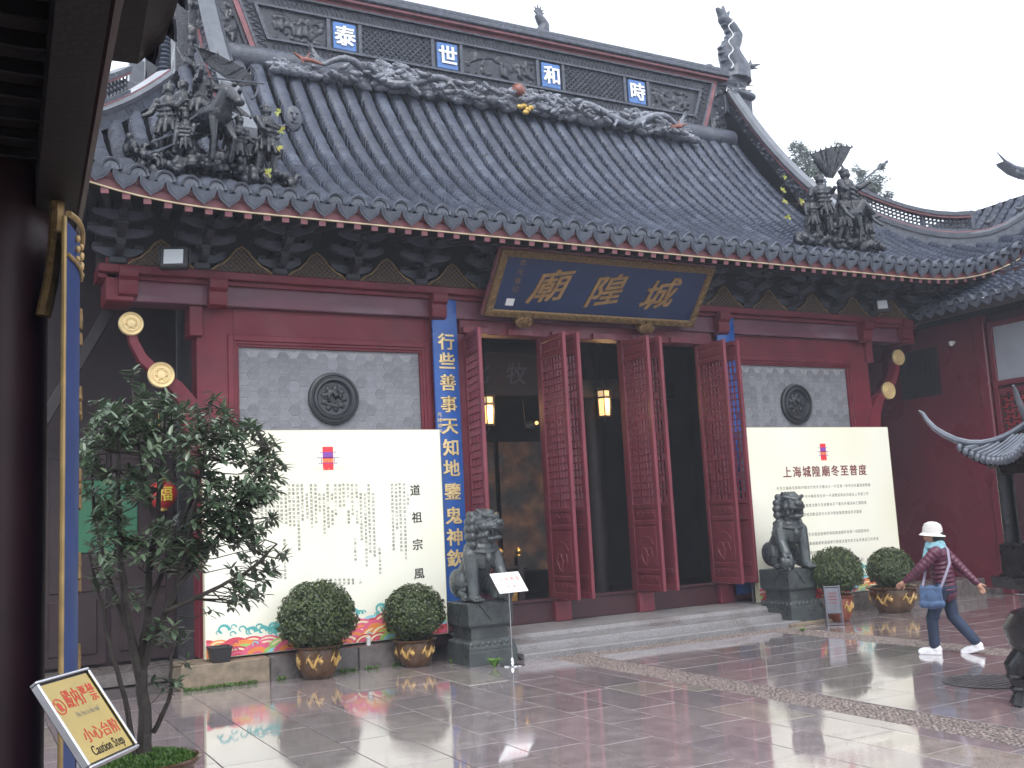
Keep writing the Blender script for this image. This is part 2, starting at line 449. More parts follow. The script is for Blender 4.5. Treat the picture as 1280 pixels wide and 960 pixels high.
    def build(s, name, m, parent=None, smooth=True, angle=35, loc=None, rot=None):
        me = s.mesh(name, smooth, angle)
        return link(name, me, m, parent, loc, rot)

def link(name, me, m=None, parent=None, loc=None, rot=None):
    if m is not None and len(me.materials) == 0:
        for q in (m if isinstance(m, (list, tuple)) else [m]): me.materials.append(MATS[q])
    o = bpy.data.objects.new(name, me)
    COL.objects.link(o)
    if parent is not None: o.parent = parent
    if loc is not None: o.location = loc
    if rot is not None: o.rotation_euler = rot
    return o
def tag(o, label, cat, group=None):
    o['label'] = label; o['category'] = cat
    if group: o['group'] = group
    return o
def thing(name, label, cat, loc=(0, 0, 0), rot=(0, 0, 0), group=None):
    o = bpy.data.objects.new(name, None); o.empty_display_size = 0.2
    COL.objects.link(o); o.location = loc; o.rotation_euler = rot
    return tag(o, label, cat, group)
def kind(o, k): o['kind'] = k; return o
def copy_tree(o, parent=None):
    c = o.copy(); COL.objects.link(c); c.parent = parent
    for ch in list(o.children): copy_tree(ch, c)
    return c
def sculpt(mb, voxel, smooth=2, name='sculpt'):
    """fuse the solids of mb into one continuous surface"""
    me = mb.mesh(name, False)
    o = bpy.data.objects.new(name, me); COL.objects.link(o)
    r = o.modifiers.new('r', 'REMESH'); r.mode = 'VOXEL'; r.voxel_size = voxel
    if smooth:
        q = o.modifiers.new('s', 'SMOOTH'); q.factor = 0.5; q.iterations = smooth
    dg = bpy.context.evaluated_depsgraph_get(); dg.update()
    out = bpy.data.meshes.new_from_object(o.evaluated_get(dg))
    out.name = name
    bpy.data.objects.remove(o); bpy.data.meshes.remove(me)
    out.polygons.foreach_set('use_smooth', [True] * len(out.polygons))
    return out

# ------------------------------------------------------------------ writing (Blender's built-in lettering)
GLYPH = {}
def load_glyphs(chars, res=2, offset=0.0, key=''):
    objs = []
    for ch in sorted(set(chars)):
        if (key, ch) in GLYPH or ch in ' \n': continue
        cu = bpy.data.curves.new('t', 'FONT'); cu.body = ch; cu.size = 1.0; cu.resolution_u = res; cu.offset = offset
        o = bpy.data.objects.new('t', cu); COL.objects.link(o); objs.append((ch, o, cu))
    dg = bpy.context.evaluated_depsgraph_get(); dg.update()
    for ch, o, cu in objs:
        me = o.evaluated_get(dg).to_mesh()
        vs = [tuple(v.co) for v in me.vertices]; fs = [tuple(p.vertices) for p in me.polygons]
        xs = [v[0] for v in vs] or [0]; 
        GLYPH[(key, ch)] = (vs, fs, min(xs), max(xs))
        o.evaluated_get(dg).to_mesh_clear()
    for ch, o, cu in objs:
        bpy.data.objects.remove(o); bpy.data.curves.remove(cu)
def put_bold(mb, ch, fn, u, v, size, w, **k):
    """a heavier stroke: the glyph set three times, each a hair lower than the last"""
    lift = k.pop('lift', 0.0); depth = k.pop('depth', 0.0)
    for i, (a, b) in enumerate(((-w, -w * .6), (w, w * .6), (0, 0), (-w, w * .6), (w, -w * .6))):
        put_char(mb, ch, fn, u + a, v + b, size, lift=lift + (i * .00012 if depth <= 0 else 0), depth=depth + (i * .0003 if depth > 0 else 0), **k)
def put_char(mb, ch, fn, u, v, size, key='', shear=0.0, squash=1.0, depth=0.0, lift=0.0):
    """glyph centred at (u, v) on the surface fn(u, v, d); with depth it is a raised solid"""
    g = GLYPH.get((key, ch))
    if not g or not g[1]: return
    vs, fs, x0, x1 = g
    cx = (x0 + x1) / 2
    cy = 0.36
    def P(p, d):
        a = (p[0] - cx) * size * squash; b = (p[1] - cy) * size
        return fn(u + a, v + b + shear * a, d)
    if depth <= 0:
        mb.add([P(p, lift) for p in vs], fs); return
    n = len(vs)
    A = [P(p, lift) for p in vs] + [P(p, lift + depth) for p in vs]
    F = [tuple(i + n for i in f) for f in fs]
    cnt = {}
    for f in fs:
        for k in range(len(f)):
            a, b = f[k], f[(k + 1) % len(f)]
            cnt[(a, b)] = cnt.get((a, b), 0) + 1
    for (a, b) in cnt:
        if (b, a) not in cnt: F.append((a, b, b + n, a + n))
    mb.add(A, F)

WORLD = {}
def wthing(name, label, cat, loc, group=None):
    """a thing whose parts are given in place; its Empty stands at its base"""
    o = thing(name, label, cat, loc, group=group)
    WORLD[o.name] = Vector(loc)
    return o
_link0 = link
def link(name, me, m=None, parent=None, loc=None, rot=None):
    o = _link0(name, me, m, parent, loc, rot)
    if parent is not None and parent.name in WORLD:
        o.matrix_parent_inverse = Matrix.Translation(-WORLD[parent.name])
    return o

def project(p):
    q = Vector(p) - C0
    z = q.dot(CAM_FWD)
    if z < .1: return None
    return (640 + F_PX * q.dot(CAM_RIGHT) / z, 480 - F_PX * q.dot(CAM_UP) / z)
def in_frame(p, m=30):
    q = project(p)
    return q is not None and -m < q[0] < 1280 + m and -m < q[1] < 960 + m

# ------------------------------------------------------------------ ground
mb = MB(); mb.add([(-300, -300, -.03), (300, -300, -.03), (300, 300, -.03), (-300, 300, -.03)], [(0, 1, 2, 3)])
kind(mb.build('ground', 'joint', smooth=False), 'structure')
mb = MB(); mb.add([(-4, 1.2, -.012), (17.6, 1.2, -.012), (17.6, 14, -.012), (-4, 14, -.012)], [(0, 1, 2, 3)])
court = kind(mb.build('courtyard_paving', 'joint', smooth=False), 'structure')

def slab_mb(w, l, rr):
    m = MB(); m.box((0, 0, -.006), (w - .008, l - .008, .012), .0025); return m
SLABS = []
def lay(x0, x1, y0, y1, wid, along, rr):
    """rows of slabs with staggered butt joints; along = 'Y' or 'X'"""
    if along == 'Y':
        x = x0
        while x < x1 - .05:
            wd = min(wid * rr.uniform(.96, 1.04), x1 - x)
            if x1 - (x + wd) < .15: wd = x1 - x
            y = y0 - rr.uniform(0, .9)
            while y < y1:
                ln = rr.choice((.7, .9, 1.05, 1.2))
                a, b = max(y, y0), min(y + ln, y1)
                if b - a > .05: SLABS.append((x + wd / 2, (a + b) / 2, wd, b - a))
                y += ln
            x += wd
    else:
        y = y0
        while y < y1 - .05:
            wd = min(wid * rr.uniform(.9, 1.1), y1 - y)
            if y1 - (y + wd) < .15: wd = y1 - y
            x = x0 - rr.uniform(0, .9)
            while x < x1:
                ln = rr.choice((.8, 1.0, 1.2, 1.5))
                a, b = max(x, x0), min(x + ln, x1)
                if b - a > .05: SLABS.append(((a + b) / 2, y + wd / 2, b - a, wd))
                x += ln
            y += wd
rr = random.Random(3)
STRIPS = ((7.08, 7.60), (10.88, 11.40))
lay(-3, 7.08, 1.3, 13.35, .55, 'Y', rr)
lay(7.60, 10.88, 1.3, 11.98, .58, 'X', rr)
lay(11.40, 17.58, 1.3, 13.35, .58, 'X', rr)
vis = []
for s_ in SLABS:
    q = project((s_[0], s_[1], 0))
    if q and -60 < q[0] < 1340 and 560 < q[1] < 1010:
        dd = (Vector((s_[0], s_[1], 0)) - C0).length
        vis.append((s_[2] * s_[3] / dd ** 3, s_))
vis.sort(key=lambda t: -t[0])
top = set(id(v[1]) for v in vis[:300])
rest = MB()
for s_ in SLABS:
    cx, cy, wd, ln = s_
    tilt = rr.uniform(-.0012, .0012)
    if id(s_) in top:
        o = slab_mb(wd, ln, rr).build('paving_stone', 'paving', court, smooth=False, loc=(cx, cy, tilt))
        o.rotation_euler = (rr.uniform(-.0022, .0022), rr.uniform(-.0022, .0022), 0)
    else:
        rest.box((cx, cy, -.006 + tilt), (wd - .008, ln - .008, .012), .0025)
kind(rest.build('paving_stones_beyond', 'paving', court, smooth=False), 'stuff')

# pebble bands let into the paving
def pebbles(name, x0, x1, y0, y1, size, rr):
    base = MB(); base.bx(x0 + .004, x1 - .004, y0, y1, -.02, -.004)
    b = kind(base.build(name, 'joint', smooth=False), 'structure')
    m = MB()
    for xx, yy in ((x0 + .03, 0), (x1 - .03, 0)):
        pass
    y = y0
    while y < y1:
        x = x0 + .03
        while x < x1 - .03:
            r1 = size * rr.uniform(.32, .56); r2 = size * rr.uniform(.32, .56); h = rr.uniform(.006, .013)
            cx, cy, a = x + rr.uniform(-.008, .008), y + rr.uniform(-.008, .008), rr.uniform(0, PI)
            vs = []; 
            for k in range(6):
                th = a + k * PI / 3
                vs.append((cx + r1 * math.cos(th), cy + r2 * math.sin(th), -.005))
            for k in range(6):
                th = a + k * PI / 3
                vs.append((cx + .72 * r1 * math.cos(th), cy + .72 * r2 * math.sin(th), -.005 + h * .8))
            vs.append((cx, cy, -.005 + h))
            fs = [(k, (k + 1) % 6, 6 + (k + 1) % 6, 6 + k) for k in range(6)] + [(6 + k, 6 + (k + 1) % 6, 12) for k in range(6)]
            m.add(vs, fs)
            x += size * rr.uniform(.8, 1.05)
        y += size * .9
    kind(m.build('pebbles', 'pebble', b), 'stuff')
pebbles('pebble_band', STRIPS[0][0], STRIPS[0][1], 3.0, 11.98, .052, rr)
pebbles('pebble_band', STRIPS[1][0], STRIPS[1][1], 5.5, 11.98, .06, rr)
pebbles('pebble_band', 7.08, 11.40, 11.985, 12.30, .055, rr)

# round drain cover
dc = atZ(1236, 852, 0)
mb = MB(); mb.lathe([(.0, .0), (.44, .0), (.45, .008), (.40, .012), (.39, .006), (.0, .006)], 32, cap=False)
for k in range(-4, 5):
    hw = math.sqrt(max(.0, .38 ** 2 - (k * .085) ** 2))
    mb.bx(-hw, hw, k * .085 - .018, k * .085 + .018, .004, .013)
tag(mb.build('drain_cover', 'drain', loc=(dc.x, dc.y, .002)), 'dark round iron drain cover in the paving near the bronze censer', 'drain cover')

# ------------------------------------------------------------------ stone steps before the doors
st = wthing('stone_steps', 'worn grey granite steps leading up to the open temple doors', 'steps', (9.24, 12.9, 0))
def rag(x0, x1, y0, y1, z0, z1, amp, seed, nm, mt):
    """a step whose front arris is chipped"""
    rr = random.Random(seed); m = MB(); n = 40; vs = []; fs = []
    prof = [(0, 0), (0, .8), (.05, .97), (.12, 1), (1, 1)]
    for i in range(n + 1):
        x = x0 + (x1 - x0) * i / n
        e = noise.noise(Vector((x * 1.7, seed, 0))) * amp + noise.noise(Vector((x * 6, seed, 3))) * amp * .4
        for (a, b) in prof:
            y = y0 + e * (1 - a) + (y1 - y0) * a; vs.append((x, y, z0 + (z1 - z0) * b))
    k = len(prof)
    for i in range(n):
        for j in range(k - 1): fs.append((i * k + j, (i + 1) * k + j, (i + 1) * k + j + 1, i * k + j + 1))
    fs.append(tuple(range(k - 1, -1, -1))); fs.append(tuple(n * k + j for j in range(k)))
    m.add(vs, fs); return m.build(nm, mt, st)
rag(6.72, 11.76, 12.32, 12.62, -.01, .085, .05, 1, 'step', 'granite')
rag(6.40, 12.05, 12.55, 12.92, -.01, .185, .015, 2, 'step', 'granite')
rag(6.35, 12.10, 12.86, 13.96, -.01, .285, .008, 3, 'step', 'granite')

# stone ledge under the walls
def ledge(label, x0, x1, blocks, seed):
    t = wthing('stone_ledge', label, 'ledge', ((x0 + x1) / 2, 13.6, 0))
    rr = random.Random(seed); x = x0
    cap_ = MB()
    k = 0
    while x < x1 - .05:
        L = min(rr.uniform(.8, 1.3), x1 - x)
        if x1 - x - L < .3: L = x1 - x
        m = MB(); m.box((x + L / 2, 13.65 + rr.uniform(-.008, .008), .145), (L - .008, .68, .31), .012)
        m.build('block', 'ledge_old' if (k == 0 and blocks) else 'ledge', t)
        x += L; k += 1
    return t
ledge('low stone ledge under the left notice board behind the round shrubs', 2.42, 5.80, True, 5)
ledge('low stone ledge under the right notice board behind the round shrubs', 12.68, 17.58, False, 6)
# moss and weeds along the foot of the ledge
def tuft(name, label, loc, n, hgt, spread, seed, mt='leaf_bright'):
    rr = random.Random(seed); m = MB()
    for i in range(n):
        a = rr.uniform(0, 2 * PI); l = hgt * rr.uniform(.6, 1.1); s_ = spread * rr.uniform(.3, 1)
        d = Vector((math.cos(a), math.sin(a), 0)); sd = Vector((-d.y, d.x, 0)) * l * .14
        p0 = d * s_ * .1; p1 = d * s_ * .55 + Vector((0, 0, l * .7)); p2 = d * s_ * 1.1 + Vector((0, 0, l * .85))
        m.add([p0, p1 - sd, p1 + sd, p2], [(0, 1, 3, 2)])
    return tag(m.build(name, mt, loc=loc, smooth=False), label, 'weed', 'weeds growing in the stone joints')
p = atZ(617, 834, 0); tuft('weed', 'small bright green weed at the foot of the left lion pedestal', (p.x, p.y - .03, 0), 60, .13, .14, 4)
p = atZ(568, 829, 0); tuft('weed', 'tiny weed at the left corner of the left lion pedestal', (p.x - .04, p.y, 0), 16, .06, .05, 5)
p = atZ(1000, 789, 0); tuft('weed', 'small weed at the foot of the right lion pedestal', (p.x, p.y - .05, 0), 24, .07, .12, 6)
p = atZ(1107, 764, 0); tuft('weed', 'small weed on the ledge foot between the two right round shrubs', (p.x, p.y - .05, 0), 24, .09, .1, 8)
m = MB(); rr = random.Random(9)
for i in range(900):
    x = 2.45 + 3.2 * rr.random() ** 1.3; dens = noise.noise(Vector((x * 3, 0, 5)))
    if dens < -.05: continue
    y = 13.30 - abs(rr.gauss(0, .035)); h = rr.uniform(.01, .045); a = rr.uniform(0, 2 * PI)
    d = Vector((math.cos(a), math.sin(a), 0)) * rr.uniform(.012, .03)
    c = Vector((x, y, 0)); m.add([c, c + d + Vector((0, 0, h)), c + d * .2 + Vector((d.y * .6, -d.x * .6, h * 1.2))], [(0, 1, 2)])
g = kind(m.build('moss', 'leaf_moss', smooth=False), 'stuff'); tag(g, 'thin green moss growing along the foot of the left stone ledge', 'moss')

# ================================================================== THE TEMPLE HALL
XC = 9.24                       # its middle
WY = 14.0                       # its front wall
def mxr(x): return 2 * XC - x
T = wthing('temple_hall', 'dark red temple hall with sweeping grey tiled roof and open doors', 'temple', (XC, 15.0, 0))
def part(name, mb_, m, parent=None, **k): return mb_.build(name, m, parent or T, **k)

# --- front walls with hexagonal tiles and a round medallion
hexm = None
def hex_mesh(r):
    m = MB(); vs = []; fs = []
    for k in range(6): vs.append((r * math.cos(k * PI / 3), 0, r * math.sin(k * PI / 3)))
    for k in range(6): vs.append((r * .97 * math.cos(k * PI / 3), -.005, r * .97 * math.sin(k * PI / 3)))
    fs = [(k, (k + 1) % 6, 6 + (k + 1) % 6, 6 + k) for k in range(6)] + [(6, 7, 8, 9, 10, 11)]
    m.add(vs, fs); me = m.mesh('hexagonal_tile', False); return me
HEXR = 0.097
hexme = hex_mesh(HEXR * .945)
for side in (0, 1):
    f = (lambda x: x) if side == 0 else mxr
    m = MB()
    def B(x0, x1, y0, y1, z0, z1, b=.006):
        a, c = sorted((f(x0), f(x1))); m.bx(a, c, y0, y1, z0, z1, b)
    B(2.78, 3.28, 14.0, 14.35, .30, 5.02); B(6.17, 6.76, 14.0, 14.35, .30, 5.02)
    B(3.28, 6.17, 14.0, 14.35, 4.56, 5.02); B(3.28, 6.17, 14.02, 14.35, .30, 1.25)
    part('wall_frame', m, 'red')
    m = MB()
    for k, (g_, y) in enumerate(((.0, 13.965), (.042, 13.99), (.075, 14.015))):
        B(3.20 + g_, 3.28 + g_, y, 14.30, 1.2, 4.64 - g_); B(6.17 - g_, 6.25 - g_, y, 14.30, 1.2, 4.64 - g_)
        B(3.28 + g_, 6.17 - g_, y, 14.30, 4.56 - g_, 4.64 - g_)
    part('moulding', m, 'red')
    m = MB(); B(3.30, 6.15, 14.075, 14.2, 1.25, 4.55, 0)
    pan = part('tile_panel', m, 'hex_joint', smooth=False)
    x0, x1 = sorted((f(3.36), f(6.09)))
    dx = HEXR * 1.5; dz = HEXR * math.sqrt(3); i = 0
    cxm = f(4.725)
    x = x0 + HEXR * .6
    while x < x1 - HEXR * .4:
        z = 3.18 + (dz / 2 if i % 2 else 0)
        while z < 4.47 - HEXR * .55:
            if (x - cxm) ** 2 + (z - 3.77) ** 2 > .30 ** 2:
                o = link('hexagonal_tile', hexme, 'hex_tile', pan)
                o.location = (x, 14.0745, z); o.rotation_euler = (rnd.uniform(-.02, .02), 0, rnd.uniform(-.02, .02))
            z += dz
        x += dx; i += 1
    m = MB(); prof = [(.25, .0), (.37, .0), (.385, .03), (.375, .06), (.345, .07), (.33, .05), (.315, .05), (.30, .08), (.27, .085), (.25, .06), (.235, .03), (0.0, .02)]
    m.M = Matrix.Translation((cxm, 14.075, 3.77)) @ Matrix.Rotation(R(90), 4, 'X')
    m.lathe(prof, 48, cap=False)
    med = part('medallion', m, 'med_black')
    m = MB(); rr = random.Random(20 + side)
    for k in range(9):
        a = k * 2 * PI / 9; m.ell((.15 * math.cos(a), .15 * math.sin(a), .01), (.06, .045, .03), Matrix.Rotation(a, 3, 'Z'))
    pts = [(.1 * math.cos(t) * (1 - t / 12), .1 * math.sin(t) * (1 - t / 14) + .01, .03) for t in np.linspace(0, 7.5, 22)]
    m.tube(pts, [.03 - .0008 * k for k in range(22)], 7); m.ell((.03, .05, .04), .045); m.cap((-.1, -.08, .02), (.06, -.12, .03), .025); m.cap((-.12, .05, .02), (-.02, .12, .03), .025)
    me = sculpt(m, .009, 1, 'relief'); me.transform(Matrix.Translation((cxm, 14.06, 3.77)) @ Matrix.Rotation(R(90), 4, 'X'))
    link('relief', me, 'med_black', med)

# --- beams, lintels
m = MB(); m.bx(1.72, 16.76, 13.88, 14.3, 5.02, 5.36, .012); part('lintel_beam', m, 'red_beam')
m = MB(); m.bx(1.5, 16.98, 13.70, 14.3, 5.36, 5.47, .012); m.bx(1.5, 16.98, 13.80, 14.3, 5.30, 5.362, .008); part('lintel_board', m, 'red')
m = MB(); m.bx(6.75, 11.73, 13.93, 14.2, 4.80, 5.02, .01); part('door_head', m, 'red_door')
for x in np.arange(7.0, 11.7, .8):
    m = MB(); m.bx(x - .22, x + .22, 13.86, 13.94, 4.80, 4.90, .006); part('door_socket', m, 'red_door')
# end of the beam and the open side bays
for side in (0, 1):
    f = (lambda x: x) if side == 0 else mxr
    m = MB(); a, c = sorted((f(1.60), f(1.95))); m.bx(a, c, 13.80, 14.4, 5.0, 5.62, .015); part('beam_end', m, 'red')
    m = MB(); a, c = sorted((f(2.68), f(2.86))); m.bx(a, c, 13.93, 14.3, 4.6, 5.02, .01); part('beam_end', m, 'red')
    # curved bracket with two gilded roundels
    pts = [(1.93, 4.73), (1.97, 4.50), (2.08, 4.28), (2.31, 4.05), (2.52, 3.90), (2.68, 3.66), (2.80, 3.30), (2.84, 2.9)]
    wd = [.11, .11, .12, .13, .17, .24, .34, .45]
    m = MB(); L_ = []; R_ = []
    for k, (x, z) in enumerate(pts):
        a = Vector(pts[min(k + 1, len(pts) - 1)]) - Vector(pts[max(k - 1, 0)]); a.normalize(); n_ = Vector((-a.y, a.x))
        L_.append((x + n_.x * wd[k] * .5, z + n_.y * wd[k] * .5)); R_.append((x - n_.x * wd[k] * .5, z - n_.y * wd[k] * .5))
    vs = []; fs = []
    for k in range(len(pts)):
        for (q, y) in ((L_[k], 13.98), (R_[k], 13.98), (R_[k], 14.16), (L_[k], 14.16)): vs.append((f(q[0]), y, q[1]))
    for k in range(len(pts) - 1):
        for j in range(4): fs.append((k * 4 + j, k * 4 + (j + 1) % 4, k * 4 + 4 + (j + 1) % 4, k * 4 + 4 + j))
    fs += [(0, 1, 2, 3)]
    m.add(vs, fs); sb = part('side_bracket', m, 'red', angle=50)
    for (x, z, r_) in ((1.93, 4.73, .16), (2.31, 4.05, .175)):
        m = MB(); m.M = Matrix.Translation((f(x), 13.97, z)) @ Matrix.Rotation(R(90), 4, 'X')
        m.lathe([(r_, -.02), (r_, .02), (r_ * .93, .035), (r_ * .80, .03), (r_ * .76, .018), (r_ * .66, .018), (r_ * .62, .034), (r_ * .5, .034), (r_ * .46, .02), (r_ * .36, .02), (r_ * .3, .036), (0, .04)], 36, cap=False)
        for k in range(6): m.ell((r_ * .4 * math.cos(k * PI / 3), r_ * .4 * math.sin(k * PI / 3), .02), (.022, .022, .018))
        m.build('roundel', 'gold_pale', sb)

# --- hanging corbels under the eave beam
def corbel_mesh():
    m = MB(); prof = [(0, .40), (-.20, .40), (-.22, .34), (-.20, .26), (-.14, .22), (-.155, .14), (-.13, .04), (-.06, 0), (0, 0)]
    m.prism(prof, lambda u, v, d: (d, u, v), -.12, .12); me = m.mesh('corbel', True, 40); return me
cme = corbel_mesh()
for (px, py) in ((272, 375), (548, 392), (903, 408), (1082, 414), (160, 362), (1130, 405)):
    p = atY(px, py, 13.78)
    o = link('corbel', cme, 'red', T); o.location = (p.x, 13.875, 4.97 if px not in (160, 1130) else 5.05)

# --- doors
BND = (6.80, 8.31, 9.91, 11.60)
for x in BND:
    m = MB(); m.bx(x - .11, x + .11, 13.95, 14.12, .28, 4.8, .01); part('door_post', m, 'red_door')
for k in range(3):
    m = MB(); m.bx(BND[k] + .12, BND[k + 1] - .12, 13.97, 14.06, .285, .62, .008); m.bx(BND[k] + .10, BND[k + 1] - .10, 13.94, 14.09, .60, .645, .008)
    part('threshold_board', m, 'red_dark')
for x in BND:
    m = MB(); m.bx(x - .15, x + .15, 13.86, 14.0, .285, .60, .015); part('threshold_block', m, 'red_door')

LW, LZ0, LZ1 = .80, .64, 4.76
def leaf_parts():
    fr = MB()
    st_ = .085
    fr.bx(-.03, .03, -st_, 0, LZ0, LZ1, .008); fr.bx(-.03, .03, -LW, -LW + st_, LZ0, LZ1, .008)
    for z0, z1 in ((LZ0, .74), (.92, .99), (1.70, 1.77), (1.97, 2.04), (4.42, 4.49), (4.68, LZ1)): fr.bx(-.028, .028, -LW + st_, -st_, z0, z1, .006)
    PN = []
    for z0, z1 in ((.74, .92), (.99, 1.70), (1.77, 1.97), (4.49, 4.68)):
        pn = MB(); pn.bx(-.012, .012, -LW + st_, -st_, z0, z1)
        pn.box((-.014, -LW / 2, (z0 + z1) / 2), (.016, LW - 2 * st_ - .07, z1 - z0 - .07), .007)
        PN.append(('panel', pn.mesh('panel')))
    rl = MB()
    def sc(cy, cz, s_):
        return [(-.024, cy + s_ * a, cz + abs(s_) * b) for a, b in ((0, -.14), (.06, -.1), (.1, -.03), (.08, .04), (.02, .04), (.0, -.01), (.03, -.04))]
    for s_ in (1, -1): rl.tube(sc(-LW / 2, 1.26, s_ * 1.6), .009, 6)
    rl.tube([(-.024, -LW / 2 + a, 1.40 + b) for a, b in ((-.2, -.02), (-.14, .06), (-.05, .1), (.05, .1), (.14, .06), (.2, -.02))], .009, 6)
    rl.tube([(-.024, -LW / 2, 1.02), (-.024, -LW / 2, 1.2)], .008, 6)
    RL = [('carved_scroll', rl.mesh('carved_scroll'))]
    for zc in (1.87, .83):
        rl = MB()
        for s_ in (1, -1): rl.tube([(-.024, -LW / 2 + s_ * a, zc + b) for a, b in ((.02 * (s_ < 0) - .01, 0), (.08, .035), (.15, .0), (.2, .03), (.24, 0))], .009, 6)
        RL.append(('carved_scroll', rl.mesh('carved_scroll')))
    lt = MB(); n = 7; y0, y1, z0, z1 = -LW + st_, -st_, 2.04, 4.42
    for k in range(1, n):
        y = y0 + (y1 - y0) * k / n; lt.bx(-.014, .014, y - .008, y + .008, z0, z1)
    nz = 21
    for k in range(1, nz):
        z = z0 + (z1 - z0) * k / nz; lt.bx(-.012, .012, y0, y1, z - .009, z + .009)
    for k in range(nz):            # small offset studs that thicken the pattern
        for j in range(n):
            if (k + j) % 2 == 0 and k % 3 == 0:
                y = y0 + (y1 - y0) * (j + .5) / n; z = z0 + (z1 - z0) * (k + .5) / nz
                lt.bx(-.010, .010, y - .006, y + .006, z - .05, z + .05)
    return [('door_leaf', fr.mesh('door_leaf')), *PN, *RL, ('lattice', lt.mesh('lattice', False))]
LP = leaf_parts()
def leaf(x, rz, flip=False, y=13.99):
    o = link('door_leaf', LP[0][1], 'red_door', T); o.location = (x, y, 0); o.rotation_euler = (0, 0, rz)
    if flip: o.scale = (-1, 1, 1)
    for nm, me in LP[1:]: link(nm, me, 'red_door', o)
    return o
leaf(6.86, R(-10)); leaf(8.20, R(-1)); leaf(8.42, R(2), True); leaf(9.80, R(-1)); leaf(10.02, R(2), True); leaf(11.40, R(-1)); leaf(11.62, R(6), True)

# --- interior of the hall
m = MB()
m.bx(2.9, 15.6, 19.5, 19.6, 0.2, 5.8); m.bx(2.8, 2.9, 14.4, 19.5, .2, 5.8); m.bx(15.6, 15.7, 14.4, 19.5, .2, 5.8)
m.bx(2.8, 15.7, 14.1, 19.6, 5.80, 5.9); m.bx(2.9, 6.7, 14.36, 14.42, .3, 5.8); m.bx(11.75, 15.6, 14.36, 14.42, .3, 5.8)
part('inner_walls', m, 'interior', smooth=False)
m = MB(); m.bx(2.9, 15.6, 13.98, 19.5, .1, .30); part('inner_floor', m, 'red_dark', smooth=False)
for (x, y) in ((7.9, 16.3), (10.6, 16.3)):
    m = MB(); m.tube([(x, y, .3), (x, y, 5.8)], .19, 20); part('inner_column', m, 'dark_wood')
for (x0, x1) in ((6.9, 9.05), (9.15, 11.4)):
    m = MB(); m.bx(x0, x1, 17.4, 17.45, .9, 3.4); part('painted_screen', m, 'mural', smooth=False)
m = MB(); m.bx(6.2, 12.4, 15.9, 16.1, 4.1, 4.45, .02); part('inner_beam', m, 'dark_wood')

# --- bracket sets below the eave, gilded lattice boards between them
def bracket_mesh():
    m = MB()
    m.cur = 0
    def boat(L, th, h, z, y, ax):
        n = 9; poly = []
        for k in range(n): 
            a = -L / 2 + L * k / (n - 1); poly.append((a, z + h * .75 * (abs(a) / (L / 2)) ** 2.4))
        poly += [(L / 2, z + h), (-L / 2, z + h)]
        if ax == 'X': m.prism(poly, lambda u, v, d: (u, y + d, v), -th / 2, th / 2)
        else: m.prism(poly, lambda u, v, d: (d, y + u, v), -th / 2, th / 2)
    m.box((0, -.02, .05), (.22, .22, .10), .02)
    m.cur = 1; boat(.62, .09, .13, .09, -.02, 'X'); m.cur = 0; boat(.55, .10, .13, .10, -.08, 'Y')
    for sx in (-1, 1): m.box((sx * .25, -.02, .25), (.13, .13, .06), .015)
    m.box((0, -.30, .26), (.14, .14, .06), .015)
    m.cur = 1; boat(.80, .09, .13, .28, -.30, 'X'); m.cur = 0; boat(.9, .10, .13, .29, -.22, 'Y')
    for sx in (-1, 0, 1): m.box((sx * .33, -.30, .44), (.13, .13, .06), .015)
    m.cur = 1; boat(.72, .09, .12, .46, -.52, 'X'); m.cur = 0
    m.box((0, -.52, .43), (.14, .14, .06), .015); m.box((0, -.2, .54), (.1, .9, .1), .01)
    return m.mesh('bracket_set', False)
bme = bracket_mesh(); bme.materials.append(MATS['bracket']); bme.materials.append(MATS['bracket_pale'])
def tri_parts():
    out = [(-.42, 0), (-.36, .05), (-.26, .10), (-.16, .20), (-.08, .31), (0, .36), (.08, .31), (.16, .20), (.26, .10), (.36, .05), (.42, 0)]
    a = MB(); a.tube([(u, -.012, v) for u, v in out], .014, 6)
    b = MB(); b.prism(out, lambda u, v, d: (u, d, v), .0, .012)
    c = MB()
    for k in range(-7, 8):
        for sg in (1, -1):
            p0 = Vector((k * .075, 0)); q = [p0 + Vector((sg * t_, t_)) for t_ in np.linspace(0, .36, 13)]
            def inside(p):
                h = np.interp(abs(p.x), [0, .08, .16, .26, .36, .42], [.36, .31, .20, .10, .05, 0]); return p.y < h - .01
            ins = [p for p in q if inside(p)]
            if len(ins) > 1: c.tube([(p.x, -.004, p.y) for p in (ins[0], ins[-1])], .0045, 4)
    return a.mesh('gilt_edge'), b.mesh('lattice_board', False), c.mesh('gilt_lattice')
tA, tB, tC = tri_parts()
bx_ = []
x = XC - 7.5
while x < XC + 7.6:
    bx_.append(x); x += 1.0714
for k, x in enumerate(bx_):
    o = link('bracket_set', bme, None, T); o.location = (x, 13.80, 5.472)
    if k < len(bx_) - 1:
        bo = link('lattice_board', tB, 'dark_wood', T); bo.location = (x + .5357, 13.72, 5.475)
        link('gilt_edge', tA, 'gold_dim', bo); link('gilt_lattice', tC, 'gold_dim', bo)
m = MB(); m.bx(1.5, 16.98, 13.92, 14.2, 5.47, 6.5); part('bracket_wall', m, 'dark_wood', smooth=False)

